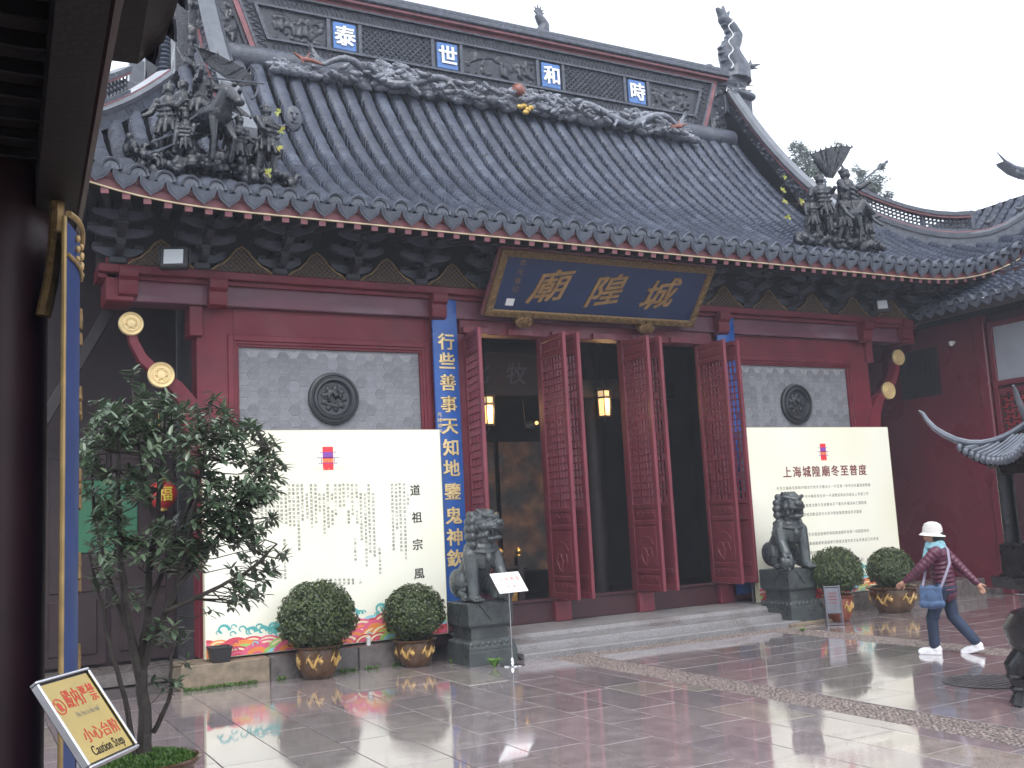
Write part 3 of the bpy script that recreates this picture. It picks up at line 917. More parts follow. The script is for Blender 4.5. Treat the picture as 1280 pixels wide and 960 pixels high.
# ================================================================== ROOF
EY = 12.45
def uu(x): return max(0.0, abs(x - XC) - 5.8)
def eave_y(x): return EY - .0062 * uu(x) ** 3
def rise(x, s_): return .0185 * uu(x) ** 3 * max(0, 1 - s_ / 3.6) ** 1.4
def roof_z(x, y):
    s_ = y - EY
    return 6.22 + .42 * s_ + .135 * s_ * abs(s_) + rise(x, max(s_, 0))
XE = 9.75                       # half length of the eave
def top_y(x):
    dx = abs(x - XC)
    return 16.42 if dx < 5.75 else max(EY + .12, EY + (XE - dx) * 1.0)
m = MB(); nx = 90; ny = 16; vs = []; fs = []
for i in range(nx + 1):
    x = XC - XE + 2 * XE * i / nx
    for j in range(ny + 1):
        y = eave_y(x) + .03 + (top_y(x) + .1 - eave_y(x)) * j / ny
        vs.append((x, y, roof_z(x, y) - .17))
for i in range(nx):
    for j in range(ny): fs.append((i * (ny + 1) + j, (i + 1) * (ny + 1) + j, (i + 1) * (ny + 1) + j + 1, i * (ny + 1) + j + 1))
m.add(vs, fs); roof = part('roof', m, 'roof_pan')
# the other slopes: back and ends
m = MB()
yb = 2 * 16.7 - EY
m.add([(XC - XE, yb, 6.2), (XC + XE, yb, 6.2), (XC + 5.7, 16.9, 9.9), (XC - 5.7, 16.9, 9.9)], [(0, 1, 2, 3)])
for s_ in (-1, 1):
    n = 10; vs = []; fs = []
    for j in range(n + 1):
        t_ = j / n; xo = s_ * (XE - 4.0 * t_); zz = 6.15 + .42 * 4 * t_ + .135 * 16 * t_ * t_
        y0 = EY + 4.0 * t_; y1 = yb - 4.0 * t_
        for q in range(7):
            y = y0 + (y1 - y0) * q / 6; vs.append((XC + xo, y, zz + (.9 * max(0, 1 - t_ * 2.4) ** 1.4 if q in (0, 6) else 0)))
    for j in range(n):
        for q in range(6): fs.append((j * 7 + q, j * 7 + q + 1, (j + 1) * 7 + q + 1, (j + 1) * 7 + q))
    m.add(vs, fs)
    m.add([(XC + s_ * 5.6, 13.9, 7.0), (XC + s_ * 5.6, 19.5, 7.0), (XC + s_ * 5.6, 16.7, 11)], [(0, 1, 2)])
part('rear_roof', m, 'roof_pan', smooth=False)

SP = .31
def tile_row(x):
    """one column of lapped cover tiles"""
    y0, y1 = eave_y(x), top_y(x)
    n = max(3, int((y1 - y0) * 1.22 / .092)); seg = 8
    vs = []; fs = []; rr = random.Random(int(x * 1000))
    rows = 0
    for i in range(n):
        jx = rr.uniform(-.007, .007); jz = rr.uniform(-.006, .006)
        for (tt, r_) in ((i, .106), (i + .97, .097)):
            y = y0 + (y1 - y0) * tt / n; z = roof_z(x, y) - .075 + jz
            vs.append((x + jx + r_ * 1.02, y, z - .10))
            for k in range(seg + 1):
                a = PI * k / seg
                vs.append((x + jx + r_ * math.cos(a), y, z + 1.02 * r_ * math.sin(a) ** .8 + (.02 if r_ > .101 else 0)))
            vs.append((x + jx - r_ * 1.02, y, z - .10))
            rows += 1
    q = seg + 3
    for i in range(rows - 1):
        for k in range(seg + 2): fs.append((i * q + k, i * q + k + 1, (i + 1) * q + k + 1, (i + 1) * q + k))
    m = MB(); m.add(vs, fs); return m
cap_mb = MB()                   # arched end tile
seg = 12; vs = []; fs = []
for (y, r_) in ((.06, .118), (-.05, .128), (-.065, .120), (-.05, .098), (.0, .09)):
    for k in range(seg + 1):
        a = PI * k / seg; vs.append((r_ * math.cos(a), y, 1.12 * r_ * math.sin(a)))
for i in range(4):
    for k in range(seg): fs.append((i * 13 + k, i * 13 + k + 1, (i + 1) * 13 + k + 1, (i + 1) * 13 + k))
cap_mb.add(vs, fs)
cap_mb.prism([(.092 * math.cos(PI * k / 10), .10 * math.sin(PI * k / 10)) for k in range(11)], lambda u, v, d: (u, d, v), -.03, .0)
cap_me = cap_mb.mesh('round_end_tile')
dp = MB()                       # pointed drip tile
poly = [(-.135, .075), (-.10, .03), (-.05, .01), (0, .004), (.05, .01), (.10, .03), (.135, .075), (.15, .02), (.13, -.045), (.085, -.095), (.035, -.125), (0, -.155), (-.035, -.125), (-.085, -.095), (-.13, -.045), (-.15, .02)]
dp.prism(poly, lambda u, v, d: (u, d - .35 * v, v), -.012, .012)
inner = [(u * .72, -.03 + (v + .03) * .70) for u, v in poly]
dp.prism(inner, lambda u, v, d: (u, d - .35 * v, v), -.019, -.012)
drip_me = dp.mesh('drip_tile', False)
k0 = int(XE / SP)
for k in range(-k0, k0 + 1):
    x = XC + k * SP
    if not (-.8 < x < 19.4): continue
    part('tile_row', tile_row(x), 'roof_tile', roof, angle=60)
    y = eave_y(x)
    o = link('round_end_tile', cap_me, 'eave_tile', roof); o.location = (x, y - .01, roof_z(x, y) - .058)
    xm = x + SP / 2; y = eave_y(xm)
    o = link('drip_tile', drip_me, 'eave_tile', roof); o.location = (xm, y - .055, roof_z(xm, y) - .10)
    sl_ = (roof_z(xm + .05, y) - roof_z(xm - .05, y)) / .1
    o.rotation_euler = (0, -math.atan(sl_) * .6, 0)

# fascia, rope light, rafters, soffit
def along(dy, dz, n=70, x0=-.4, x1=18.9):
    return [(x, eave_y(x) + dy, roof_z(x, eave_y(x)) + dz) for x in np.linspace(x0, x1, n)]
def strip(name, secs, mt, parent=T, n=70, x0=-.5, x1=19.0):
    m = MB(); vs = []; fs = []; q = len(secs)
    for x in np.linspace(x0, x1, n):
        for (dy, dz) in secs: vs.append((x, eave_y(x) + dy, roof_z(x, eave_y(x)) + dz))
    for i in range(n - 1):
        for j in range(q): fs.append((i * q + j, (i + 1) * q + j, (i + 1) * q + (j + 1) % q, i * q + (j + 1) % q))
    m.add(vs, fs); return part(name, m, mt, parent, angle=25)
strip('fascia_board', [(.04, -.07), (.06, -.27), (.11, -.27), (.09, -.07)], 'ridge_red')
rl_ = MB(); rl_.tube(along(.035, -.278), .011, 6)
tag(rl_.build('rope_light', 'rope'), 'thin cream rope light running along the whole front eave', 'rope light')
m = MB(); vs = []; fs = []
xs_ = np.linspace(-.5, 19, 50)
for x in xs_:
    for (dy, f_) in ((.10, 0), (.8, .5), (1.8, 1.0)):
        y = eave_y(x) + dy; z0 = roof_z(x, eave_y(x)) - .24
        vs.append((x, y, z0 + .42 * f_ - (z0 - 5.98) * f_))
for i in range(len(xs_) - 1):
    for j in range(2): fs.append((i * 3 + j, i * 3 + j + 1, (i + 1) * 3 + j + 1, (i + 1) * 3 + j))
m.add(vs, fs); part('soffit', m, 'soffit', smooth=False)
rm = MB(); rm.bx(-.045, .045, .015, 1.7, -.09, 0, .006); rm.cur = 1; rm.bx(-.047, .047, -.004, .014, -.092, .002, .004); rme = rm.mesh('rafter', False)
x = .2
while x < 18.6:
    y = eave_y(x); o = link('rafter', rme, ['soffit', 'ridge_red'], T)
    z = roof_z(x, y) - .262
    o.location = (x, y + .05, z); o.rotation_euler = (math.atan2(6.36 - z - .05, 1.7), 0, (x - XC) * .02 * (1 if uu(x) > 0 else 0))
    x += .245

# ================================================================== RIDGES
RY = 16.55                      # front face of the main ridge
def rf(u, v, d): return (u, RY - d, v)
XL0, XL1, XR0, XR1 = 4.27, 3.80, 14.21, 14.68     # trapezoid: bottom and top ends
ZB, ZT = 10.12, 11.42
def trap(inset_b, inset_t, inset_s):
    zb, zt = ZB + inset_b, ZT - inset_t
    def xl(z): return XL0 + (XL1 - XL0) * (z - ZB) / (ZT - ZB) + inset_s
    return [(xl(zb), zb), (2 * XC - xl(zb), zb), (2 * XC - xl(zt), zt), (xl(zt), zt)]
def tilted(z): return z         # the ridge runs level
m = MB(); m.prism([(3.0, 9.6), (15.48, 9.6), (15.48, 11.3), (3.0, 11.3)], rf, -.45, -.06)
m.prism(trap(-.02, -.0, -.06), rf, -.4, .0)
ridge = part('main_ridge', m, 'stucco_dark', smooth=False)
def frame_between(o, i, d0, d1):
    m_ = MB(); n = 4
    vs = [rf(*p, d1) for p in o] + [rf(*p, d1) for p in i] + [rf(*p, d0) for p in o] + [rf(*p, d0) for p in i]
    fs = []
    for k in range(n):
        k2 = (k + 1) % n; fs += [(k, k2, n + k2, n + k), (2 * n + k, 2 * n + k2, k2, k), (3 * n + k, 3 * n + k2, n + k2, n + k)]
    m_.add(vs, fs); return m_
part('red_border', frame_between(trap(0, .05, 0), trap(.085, .13, .10), -.02, .045), 'ridge_red', ridge, smooth=False)
part('grey_border', frame_between(trap(.085, .13, .10), trap(.11, .16, .14), -.02, .065), 'stucco', ridge, smooth=False)
part('inner_border', frame_between(trap(.29, .36, .36), trap(.33, .40, .42), -.02, .06), 'stucco', ridge, smooth=False)
# fret pattern in the band between the borders
fm = MB()
for zc in (ZB + .20, ZT - .26):
    for k in range(105):
        x = 4.6 + k * .0892
        fm.tube([rf(x, zc - .07, .012), rf(x + .045, zc + .07, .012)], .009, 4, cap=False); fm.tube([rf(x + .045, zc + .07, .014), rf(x + .089, zc - .07, .014)], .009, 4, cap=False)
for sx in (0, 1):
    for k in range(10):
        z = ZB + .12 + k * .105; x = (4.33 - .36 * (z - ZB)) + .12
        g0 = (x if sx == 0 else 2 * XC - x); dxx = .14 if sx == 0 else -.14
        fm.tube([rf(g0, z, .012), rf(g0 + dxx, z + .05, .012)], .009, 4, cap=False); fm.tube([rf(g0 + dxx, z + .05, .014), rf(g0, z + .10, .014)], .009, 4, cap=False)
kind(part('fret_band', fm, 'stucco', ridge), 'stuff')
# inner panels and the four blue character tiles
RID = '泰世和時'
load_glyphs(RID + '城隍廟' + '行些善事天知地鑒鬼神欽' + '道祖宗風上海城隍廟冬至普度', 2, 0.0, 'bold')
tiles = [5.95, 8.00, 10.30, 12.42]
zc = 10.72
for x, ch in zip(tiles, RID):
    m = MB(); m.bx(x - .215, x + .215, RY - .055, RY, zc - .26, zc + .26, .012); part('character_tile', m, 'ridge_blue', ridge)
    m = MB(); put_bold(m, ch, rf, x, zc, .40, .012, key='bold', depth=.02, lift=.056); part('character', m, 'white_char', ridge, smooth=False)
    for sx in (-1, 1):
        m = MB(); m.bx(x + sx * .30 - .035, x + sx * .30 + .035, RY - .05, RY, ZB + .33, ZT - .40, .008); part('panel_post', m, 'stucco', ridge)
def diamond(x0, x1, z0, z1, step, r_, d):
    m_ = MB()
    h = z1 - z0; x = x0 - h
    while x < x1:
        for sg in (1, -1):
            a = (x, z0 if sg > 0 else z1); b_ = (x + h, z1 if sg > 0 else z0)
            ta = max(0, (x0 - x) / h); tb = min(1, (x1 - x) / h)
            if tb > ta:
                pa = (a[0] + h * ta, a[1] + (b_[1] - a[1]) * ta); pb = (a[0] + h * tb, a[1] + (b_[1] - a[1]) * tb)
                m_.tube([rf(*pa, d), rf(*pb, d)], r_, 4, cap=False)
        x += step
    return m_
part('diamond_lattice', diamond(6.30, 7.66, ZB + .34, ZT - .41, .115, .014, .015), 'stucco', ridge)
part('diamond_lattice', diamond(10.66, 12.06, ZB + .34, ZT - .41, .115, .014, .015), 'stucco', ridge)
def relief_mesh(w_, h_, seed, vox=.022, n=38, slope=0):
    """carved figures, foliage and rocks on a panel w x h (in x-z, front = -y)"""
    rr = random.Random(seed); m_ = MB()
    m_.box((0, .03, 0), (w_, .04, h_))
    for k in range(n):
        x = rr.uniform(-w_ / 2 + .05, w_ / 2 - .05); z = rr.uniform(-h_ / 2 + .04, h_ / 2 - .04)
        r_ = rr.uniform(.025, .06); m_.ell((x, 0, z), (r_ * rr.uniform(.8, 2.0), .035, r_), Matrix.Rotation(rr.uniform(-.9, .9), 3, 'Y'), 8, 6)
    for k in range(int(w_ * 3) + 1):
        x = rr.uniform(-w_ / 2 + .1, w_ / 2 - .1); z = rr.uniform(-h_ / 2 + .08, 0)
        m_.cap((x, -.02, z), (x + rr.uniform(-.04, .04), -.02, z + .15), .045, .03, 7); m_.ell((x, -.03, z + .21), .035, None, 8, 6)
    pts = [(x, -.01, (h_ * .3) * math.sin(x * 3 + seed)) for x in np.linspace(-w_ / 2 + .05, w_ / 2 - .05, 12)]
    m_.tube(pts, .022, 6)
    return sculpt(m_, vox, 1, 'carved_relief')
for (x0, x1, sd_) in ((4.62, 5.62, 1), (8.36, 9.96, 2), (12.78, 13.86, 3)):
    me = relief_mesh(x1 - x0, .54, sd_); o = link('carved_relief', me, 'stucco_dark', ridge); o.location = ((x0 + x1) / 2, RY - .0, 10.72)
# capping
m = MB(); m.bx(3.55, 14.92, 16.35, 17.05, 11.42, 11.52, .02); m.bx(3.5, 14.97, 16.42, 16.98, 11.52, 11.66, .04); part('ridge_cap', m, 'stucco', ridge)
m = MB(); m.bx(3.6, 14.88, 16.40, 16.99, 11.36, 11.42, .01); part('ridge_cap_band', m, 'ridge_red', ridge)
# round moulding at the foot of the ridge
m = MB(); m.tube([(3.5, 16.45, 9.94), (14.98, 16.45, 9.94)], .24, 16); part('foot_moulding', m, 'stucco', ridge)
# carved ends beside the ridge frame
for s_ in (0, 1):
    me = relief_mesh(.85, 1.35, 11 + s_, n=60); o = link('carved_relief', me, 'stucco_dark', ridge)
    o.location = (3.62 if s_ == 0 else mxr(3.62), RY + .02, 10.55)

# --- cloud and dragon relief below the ridge
def cloud_mesh(seed):
    rr = random.Random(seed); m_ = MB()
    m_.ell((0, 0, 0), (.16, .08, .07), None, 12, 7)
    for k in range(5):
        a = PI * (k + .5) / 5; m_.ell((.12 * math.cos(a), -.03, .05 * math.sin(a) - .01), (.06, .05, .045), None, 8, 6)
    m_.tube([(-.08 + .06 * math.cos(t) * (1 - t / 9), -.075, .0 + .05 * math.sin(t) * (1 - t / 9)) for t in np.linspace(0, 6, 12)], .014, 5)
    return m_.mesh('cloud_scroll')
cms = [cloud_mesh(1), cloud_mesh(2)]
for c_ in cms: c_.materials.append(MATS['cloud_grey'])
rr = random.Random(42)
x = 4.55
while x < 13.5:
    env = .30 + .10 * math.sin(x * 2.1) + (.06 if 6 < x < 12.5 else -.12)
    n = 2 + int(env / .10)
    for k in range(n):
        z = 9.62 + env * (k + rr.uniform(0, .8)) / n * 1.25
        o = link('cloud_scroll', cms[rr.randrange(2)], None, ridge)
        o.location = (x + rr.uniform(-.08, .08), 16.02 + (z - 9.62) * .35 + rr.uniform(-.03, .03), z); o.rotation_euler = (R(-20), rr.uniform(-.5, .5), rr.uniform(-.3, .3))
        sc_ = rr.uniform(.6, 1.15); o.scale = (sc_ * rr.choice((1, -1)), sc_, sc_)
    x += rr.uniform(.15, .22)
def dragon(x0, s_):
    """dragon swimming through the clouds towards the pearl, s_ = +1 to the right"""
    m_ = MB(); pts = []; rad = []
    for k, t in enumerate(np.linspace(0, 1, 26)):
        pts.append((x0 + s_ * t * 3.2, 15.93 - .06 * math.sin(t * 17), 9.80 + .16 * math.sin(t * 11.5) + .03)); rad.append(.03 + .055 * math.sin(PI * min(1, t * 1.15 + .03)) ** .7)
    m_.tube(pts, rad, 9)
    hx, hy, hz = pts[-1]
    m_.ell((hx + s_ * .1, hy - .05, hz + .04), (.2, .1, .12)); m_.ell((hx + s_ * .27, hy - .08, hz), (.12, .07, .06)); m_.ell((hx + s_ * .24, hy - .08, hz - .09), (.1, .06, .03))
    for k in range(5): m_.cap((hx + s_ * .02, hy - .02, hz + .08), (hx - s_ * (.12 + .05 * k), hy - .02, hz + .30 - .09 * k), .03, .012, 6)
    for t in (6, 12, 18):
        p = pts[t]; m_.cap(p, (p[0] + s_ * .14, p[1] - .1, p[2] - .16), .045, .03, 6)
        for j in (-1, 0, 1): m_.cap((p[0] + s_ * .14, p[1] - .1, p[2] - .16), (p[0] + s_ * (.2 + .03 * j), p[1] - .13, p[2] - .22 + .05 * j), .02, .008, 5)
    for j in (-2, -1, 0, 1, 2): m_.cap(pts[0], (pts[0][0] - s_ * .28, pts[0][1], pts[0][2] + .2 + .09 * j), .03, .012, 6)
    for k in range(2, 25, 1):
        p = pts[k]; m_.cap((p[0], p[1], p[2] + rad[k] * .8), (p[0] - s_ * .03, p[1] + .02, p[2] + rad[k] + .045), .015, .006, 5)
    return sculpt(m_, .016, 1, 'dragon_relief')
for k in range(90):
    x = 5.0 + 8.3 * rr.random(); o = link('cloud_scroll', cms[rr.randrange(2)], None, ridge)
    o.location = (x, 15.86 + rr.uniform(-.05, .05), 9.62 + rr.random() * (.30 if 5.6 < x < 12.7 else .16)); o.rotation_euler = (R(-20), rr.uniform(-.6, .6), rr.uniform(-.4, .4)); sc_ = rr.uniform(.4, .75); o.scale = (sc_ * rr.choice((1, -1)), sc_, sc_)
link('dragon_relief', dragon(5.35, 1), 'cloud_grey', ridge); link('dragon_relief', dragon(12.95, -1), 'cloud_grey', ridge)
m = MB(); m.ell((9.18, 15.9, 9.98), .115, None, 16, 12)
for k in range(9):
    a = -.3 + k * (PI + .6) / 8; m.cap((9.18 + .11 * math.cos(a), 15.9, 9.98 + .11 * math.sin(a)), (9.18 + .16 * math.cos(a + .15), 15.9, 9.98 + .16 * math.sin(a + .15)), .03, .006, 6)
part('flaming_pearl', m, 'orange', ridge)
m = MB(); 
for a, b_ in ((-.12, .03), (-.03, .06), (.05, 0), (.12, .05), (.0, -.06)): m.ell((9.28 + a, 15.85, 9.60 + b_), (.07, .04, .05))
part('gilded_flower', m, 'gold_spot', ridge)
def red_bat(x, z, s_):
    # small bat with spread wings
    m_ = MB(); m_.ell((x, 15.92, z), (.13, .05, .06)); m_.cap((x - .1, 15.92, z), (x - s_ * .32, 15.9, z + .1), .05, .02); m_.cap((x + .1, 15.92, z), (x + s_ * .34, 15.9, z - .06), .05, .025)
    m_.cap((x, 15.9, z + .04), (x + .05, 15.88, z + .16), .03, .015); m_.cap((x - .15, 15.9, z), (x - .1, 15.88, z - .13), .03, .015)
    return sculpt(m_, .016, 1, 'red_bat')
for x, z, s_ in ((5.05, 9.86, 1), (12.95, 9.82, -1)):
    me = red_bat(x, z, s_); c = Vector((x, 15.92, z)); me.transform(Matrix.Translation(c) @ Matrix.Diagonal((.75, .9, .75, 1)) @ Matrix.Translation(-c)); link('red_bat', me, 'orange', ridge)

# --- descending ridges and corner ridges
def ridge_sweep(pts, heights, thick, nm, cap_mat='stucco_wet', seg_pierced=None):
    """wall-like ridge following pts (its foot); layers: body, red band, rounded cap"""
    P = [Vector(p) for p in pts]
    def layer(name, f0, f1, th, mt, parent=None, rnd_=False):
        vs = []; fs = []; n = len(P)
        for i, p in enumerate(P):
            t = P[min(i + 1, n - 1)] - P[max(i - 1, 0)]; t.z = 0
            if t.length < 1e-6: t = Vector((0, -1, 0))
            t.normalize(); sd_ = Vector((-t.y, t.x, 0)) * th / 2
            z0, z1 = f0(heights[i]), f1(heights[i])
            prof = [(-1, z0), (1, z0), (1, z1), (-1, z1)] if not rnd_ else [(-1, z0), (1, z0), (1.05, z0 + (z1 - z0) * .45), (.6, z1), (-.6, z1), (-1.05, z0 + (z1 - z0) * .45)]
            for (a, z) in prof: vs.append(p + sd_ * a + Vector((0, 0, z)))
        q = 6 if rnd_ else 4
        for i in range(n - 1):
            for k in range(q): fs.append((i * q + k, i * q + (k + 1) % q, (i + 1) * q + (k + 1) % q, (i + 1) * q + k))
        fs += [tuple(range(q)), tuple((n - 1) * q + k for k in range(q - 1, -1, -1))]
        m_ = MB(); m_.add(vs, fs); return part(name, m_, mt, parent, angle=30)
    body = layer(nm, lambda h: -.15, lambda h: h - .12, thick * .72, 'stucco_dark')
    layer('foot_course', lambda h: -.14, lambda h: .17, thick * 1.12, 'stucco', body)
    layer('red_course', lambda h: .172, lambda h: .225, thick * 1.0, 'ridge_red', body)
    layer('red_band', lambda h: h - .21, lambda h: h - .125, thick * 1.05, 'ridge_red', body)
    layer('cap', lambda h: h - .12, lambda h: h + .03, thick * 1.35, cap_mat, body, True)
    return body
for s_ in (-1, 1):
    xx = XC + s_ * 5.78
    ys = np.linspace(16.5, 13.55, 16)
    pts = [(xx + s_ * .0, y, roof_z(xx - s_ * .3, y)) for y in ys]
    hs_ = [np.interp(y, [13.4, 14.2, 15.4, 16.5], [.62, .78, .95, 1.15]) for y in ys]
    db = ridge_sweep(pts, hs_, .24, 'descending_ridge')
    # carved panel on the face of it
    m = MB(); rr = random.Random(int(5 + s_))
    for y in np.linspace(13.7, 16.3, 60):
        z = roof_z(xx - s_ * .3, y); h = np.interp(y, [13.4, 14.2, 15.4, 16.5], [.62, .78, .95, 1.15])
        m.ell((xx - s_ * .085, y, z + .25 + rr.random() * (h - .5)), (.035, .06, .04), None, 7, 5)
        m.ell((xx + s_ * .085, y, z + .25 + rr.random() * (h - .5)), (.035, .06, .04), None, 7, 5)
    kind(m.build('carved_band', 'stucco', db), 'stuff')
    # corner (hip) ridge
    ts = np.linspace(0, 1, 18); pts = []; hs_ = []
    for t in ts:
        dx = 6.6 + (XE + .55 - 6.6) * t
        y = EY + (XE - dx) * 1.0
        x = XC + s_ * dx
        if y >= eave_y(x): z = roof_z(x, y)
        else: z = roof_z(x, y) + .02
        pts.append((x, y, z)); 
    body = ridge_sweep([p for p in pts], [.20 + (.0 if t < .75 else (t - .75) * .6) for i, t in enumerate(ts)], .26, 'corner_ridge')
    # pierced and carved crest standing on it
    sub = [(p, t) for p, t in zip(pts, ts) if .12 < t < .66]
    vs = []; 
    def crest(name, z0, z1, th, mt, smoothz=True):
        vs = []; fs = []
        for (p, t) in sub:
            for (a, b_) in ((-1, z0), (1, z0), (1, z1), (-1, z1)): vs.append((p[0] + a * th * .35 * s_, p[1] + a * th * .35, p[2] + b_))
        n = len(sub)
        for i in range(n - 1):
            for k in range(4): fs.append((i * 4 + k, i * 4 + (k + 1) % 4, (i + 1) * 4 + (k + 1) % 4, (i + 1) * 4 + k))
        fs += [(0, 1, 2, 3), tuple((n - 1) * 4 + k for k in (3, 2, 1, 0))]
        m_ = MB(); m_.add(vs, fs); return part(name, m_, mt, body, angle=30)
    crest('crest_foot', .20, .28, .20, 'stucco'); crest('crest_cap', .57, .65, .28, 'stucco'); crest('crest_band', .52, .57, .22, 'ridge_red')
    # openwork: rings between foot and cap
    m = MB()
    for i in range(len(sub) * 4 - 4):
        q = i / 4; a = int(q); fr_ = q - a
        p = Vector(sub[a][0]).lerp(Vector(sub[a + 1][0]), fr_); t = sub[a][1] + (sub[a + 1][1] - sub[a][1]) * fr_
        dirv = (Vector(sub[a + 1][0]) - Vector(sub[a][0])); dirv.z *= 1; dirv.normalize()
        for zz in (.32, .40, .48):
            c = p + Vector((0, 0, zz)); rad = .052
            m.tube([c + dirv * (rad * math.cos(g_)) + Vector((0, 0, rad * math.sin(g_))) for g_ in np.linspace(0, 2 * PI, 9)], .014, 5, cap=False)
    part('openwork', m, 'stucco_dark', body)
    p, t = sub[-1]; m = MB(); m.box((p[0], p[1], p[2] + .42), (.12, .12, .52), .01); part('crest_post', m, 'stucco', body)
    p2, t2 = sub[-4]; m = MB(); m.box((p2[0], p2[1], p2[2] + .40), (.09, .09, .30), .01); part('crest_post', m, 'stucco', body)
    # small beasts on the rising tip
    for t_ in (.72, .86):
        i = int(t_ * 17); p = pts[i]; m = MB()
        m.ell((p[0], p[1], p[2] + .36), (.07, .05, .05)); m.cap((p[0] + s_ * .05, p[1] - .04, p[2] + .38), (p[0] + s_ * .11, p[1] - .08, p[2] + .46), .03, .02); m.cap((p[0] - s_ * .05, p[1] + .03, p[2] + .38), (p[0] - s_ * .12, p[1] + .07, p[2] + .44), .018, .008)
        m.cap((p[0] + s_ * .03, p[1], p[2] + .36), (p[0] + s_ * .03, p[1], p[2] + .2), .018); m.cap((p[0] - s_ * .03, p[1], p[2] + .36), (p[0] - s_ * .03, p[1], p[2] + .2), .018)
        link('ridge_beast', sculpt(m, .012, 1, 'ridge_beast'), 'stucco_dark', body)

# ================================================================== ROOF FIGURES
def dragon_finial():
    m_ = MB()
    # open-mouthed head biting the ridge (towards -x)
    m_.ell((0, 0, .30), (.36, .19, .30)); m_.ell((-.30, 0, .50), (.22, .15, .11), Matrix.Rotation(R(12), 3, 'Y')); m_.ell((-.48, 0, .58), (.09, .12, .09))
    m_.ell((-.24, 0, .14), (.24, .13, .07), Matrix.Rotation(R(-14), 3, 'Y')); m_.ell((-.05, -.14, .56), .075); m_.ell((-.05, .14, .56), .075)
    for k in range(5): m_.cap((-.42 + .07 * k, -.09, .40), (-.42 + .07 * k, -.10, .34), .018, .008, 5)
    m_.tube([(-.1 + .14 * math.cos(t), -.17, .12 + .1 * math.sin(t)) for t in np.linspace(-2.6, .9, 12)], .03, 6)
    # neck / tail rising in an S
    sp = [(.12, 0, .35), (.16, 0, .70), (.06, 0, 1.00), (.03, 0, 1.20), (.14, 0, 1.45), (.20, 0, 1.64), (.10, 0, 1.86), (-.02, 0, 2.02), (-.04, 0, 2.14)]
    sr = [.30, .27, .23, .20, .17, .155, .14, .12, .09]
    P = []; Q = []
    for i in range(len(sp) - 1):
        for t in np.linspace(0, 1, 4, endpoint=False):
            P.append(tuple(Vector(sp[i]).lerp(Vector(sp[i + 1]), t))); Q.append(sr[i] + (sr[i + 1] - sr[i]) * t)
    m_.tube(P, Q, 12)
    # small upper head with open jaws
    m_.cap((-.04, 0, 2.10), (-.14, 0, 2.28), .10, .05); m_.cap((-.02, 0, 2.14), (-.02, 0, 2.38), .07, .03); m_.cap((.04, 0, 2.12), (.12, 0, 2.30), .06, .02)
    m_.cap((.08, 0, 1.98), (.20, 0, 2.12), .05, .015); m_.cap((.10, 0, 1.9), (.22, 0, 1.98), .05, .015)
    for k in range(7):          # scales down the throat
        p = P[6 + k * 3]; m_.ell((p[0] - Q[6 + k * 3] * .95, 0, p[2]), (.05, .08, .05))
    for k in range(6):          # spines on the back
        z = .02 + k * .15; m_.cap((.34, 0, z), (.56 + .02 * (k % 2), 0, z + .04), .035, .006, 6)
    m_.cap((.28, 0, .72), (.50, 0, .88), .06, .04); m_.cap((.50, 0, .88), (.78, 0, 1.02), .06, .01); m_.cap((.50, 0, .88), (.52, 0, 1.08), .045, .01); m_.cap((.46, 0, .84), (.70, 0, .86), .04, .01)
    m_.cap((-.1, -.16, -.04), (.3, -.14, -.10), .10, .12); m_.ell((.1, 0, -.1), (.34, .2, .16))
    m_.box((.02, 0, -.42), (.62, .34, .5))
    return sculpt(m_, .018, 1, 'dragon_finial')
fin = dragon_finial()
p = atY(920, 112, 16.7)
df = link('dragon_finial', fin, 'stucco', None); df.location = (15.2, 16.7, 11.22); df.scale = (1.3, 1.2, .88)
tag(df, 'grey dragon finial with a spiny back at the right end of the main ridge', 'roof ornament')
m_ = MB(); m_.tube([(-.06 - .03 * math.sin(t * 9), -.21 - .0 * t, .5 + 1.5 * t) if False else (-.12 + .05 * math.sin(t * 22) + .10 * t, -.20, .55 + 1.45 * t) for t in np.linspace(0, 1, 40)], .009, 5)
m_.tube([(.1 + .1 * math.cos(t), -.22, -.02 + .07 * math.sin(t)) for t in np.linspace(0, 6.5, 18)], .009, 5); m_.tube([(.05, -.22, -.05), (-.1, -.24, -.02), (-.2, -.24, -.1), (-.28, -.24, -.04), (-.3, -.24, -.14)], .009, 5)
m_.build('rope_light', 'white_plastic', df)
# tail-fin ornament on the middle of the ridge
m_ = MB(); m_.tube([(0, 0, 0), (.10, 0, .15), (.13, 0, .32), (.04, 0, .48), (-.04, 0, .62), (-.02, 0, .74)], [.2, .19, .17, .15, .12, .06], 10)
for a, b_ in ((-.16, .96), (-.05, 1.04), (.07, 1.0), (.15, .9), (-.2, .8), (.18, .76)): m_.cap((-.02, 0, .66), (a, 0, b_), .07, .012, 6)
m_.cap((-.12, 0, .1), (-.28, 0, .14), .06, .02); m_.box((0, 0, -.05), (.5, .25, .2))
p = atY(676, 50, 16.7)
ft = link('fish_tail_finial', sculpt(m_, .018, 1, 'fish_tail_finial'), 'stucco', None, (p.x, 16.7, 11.70)); ft.scale = (.72, .72, .62)
tag(ft, 'small grey fish tail finial standing alone on the main ridge', 'roof ornament')

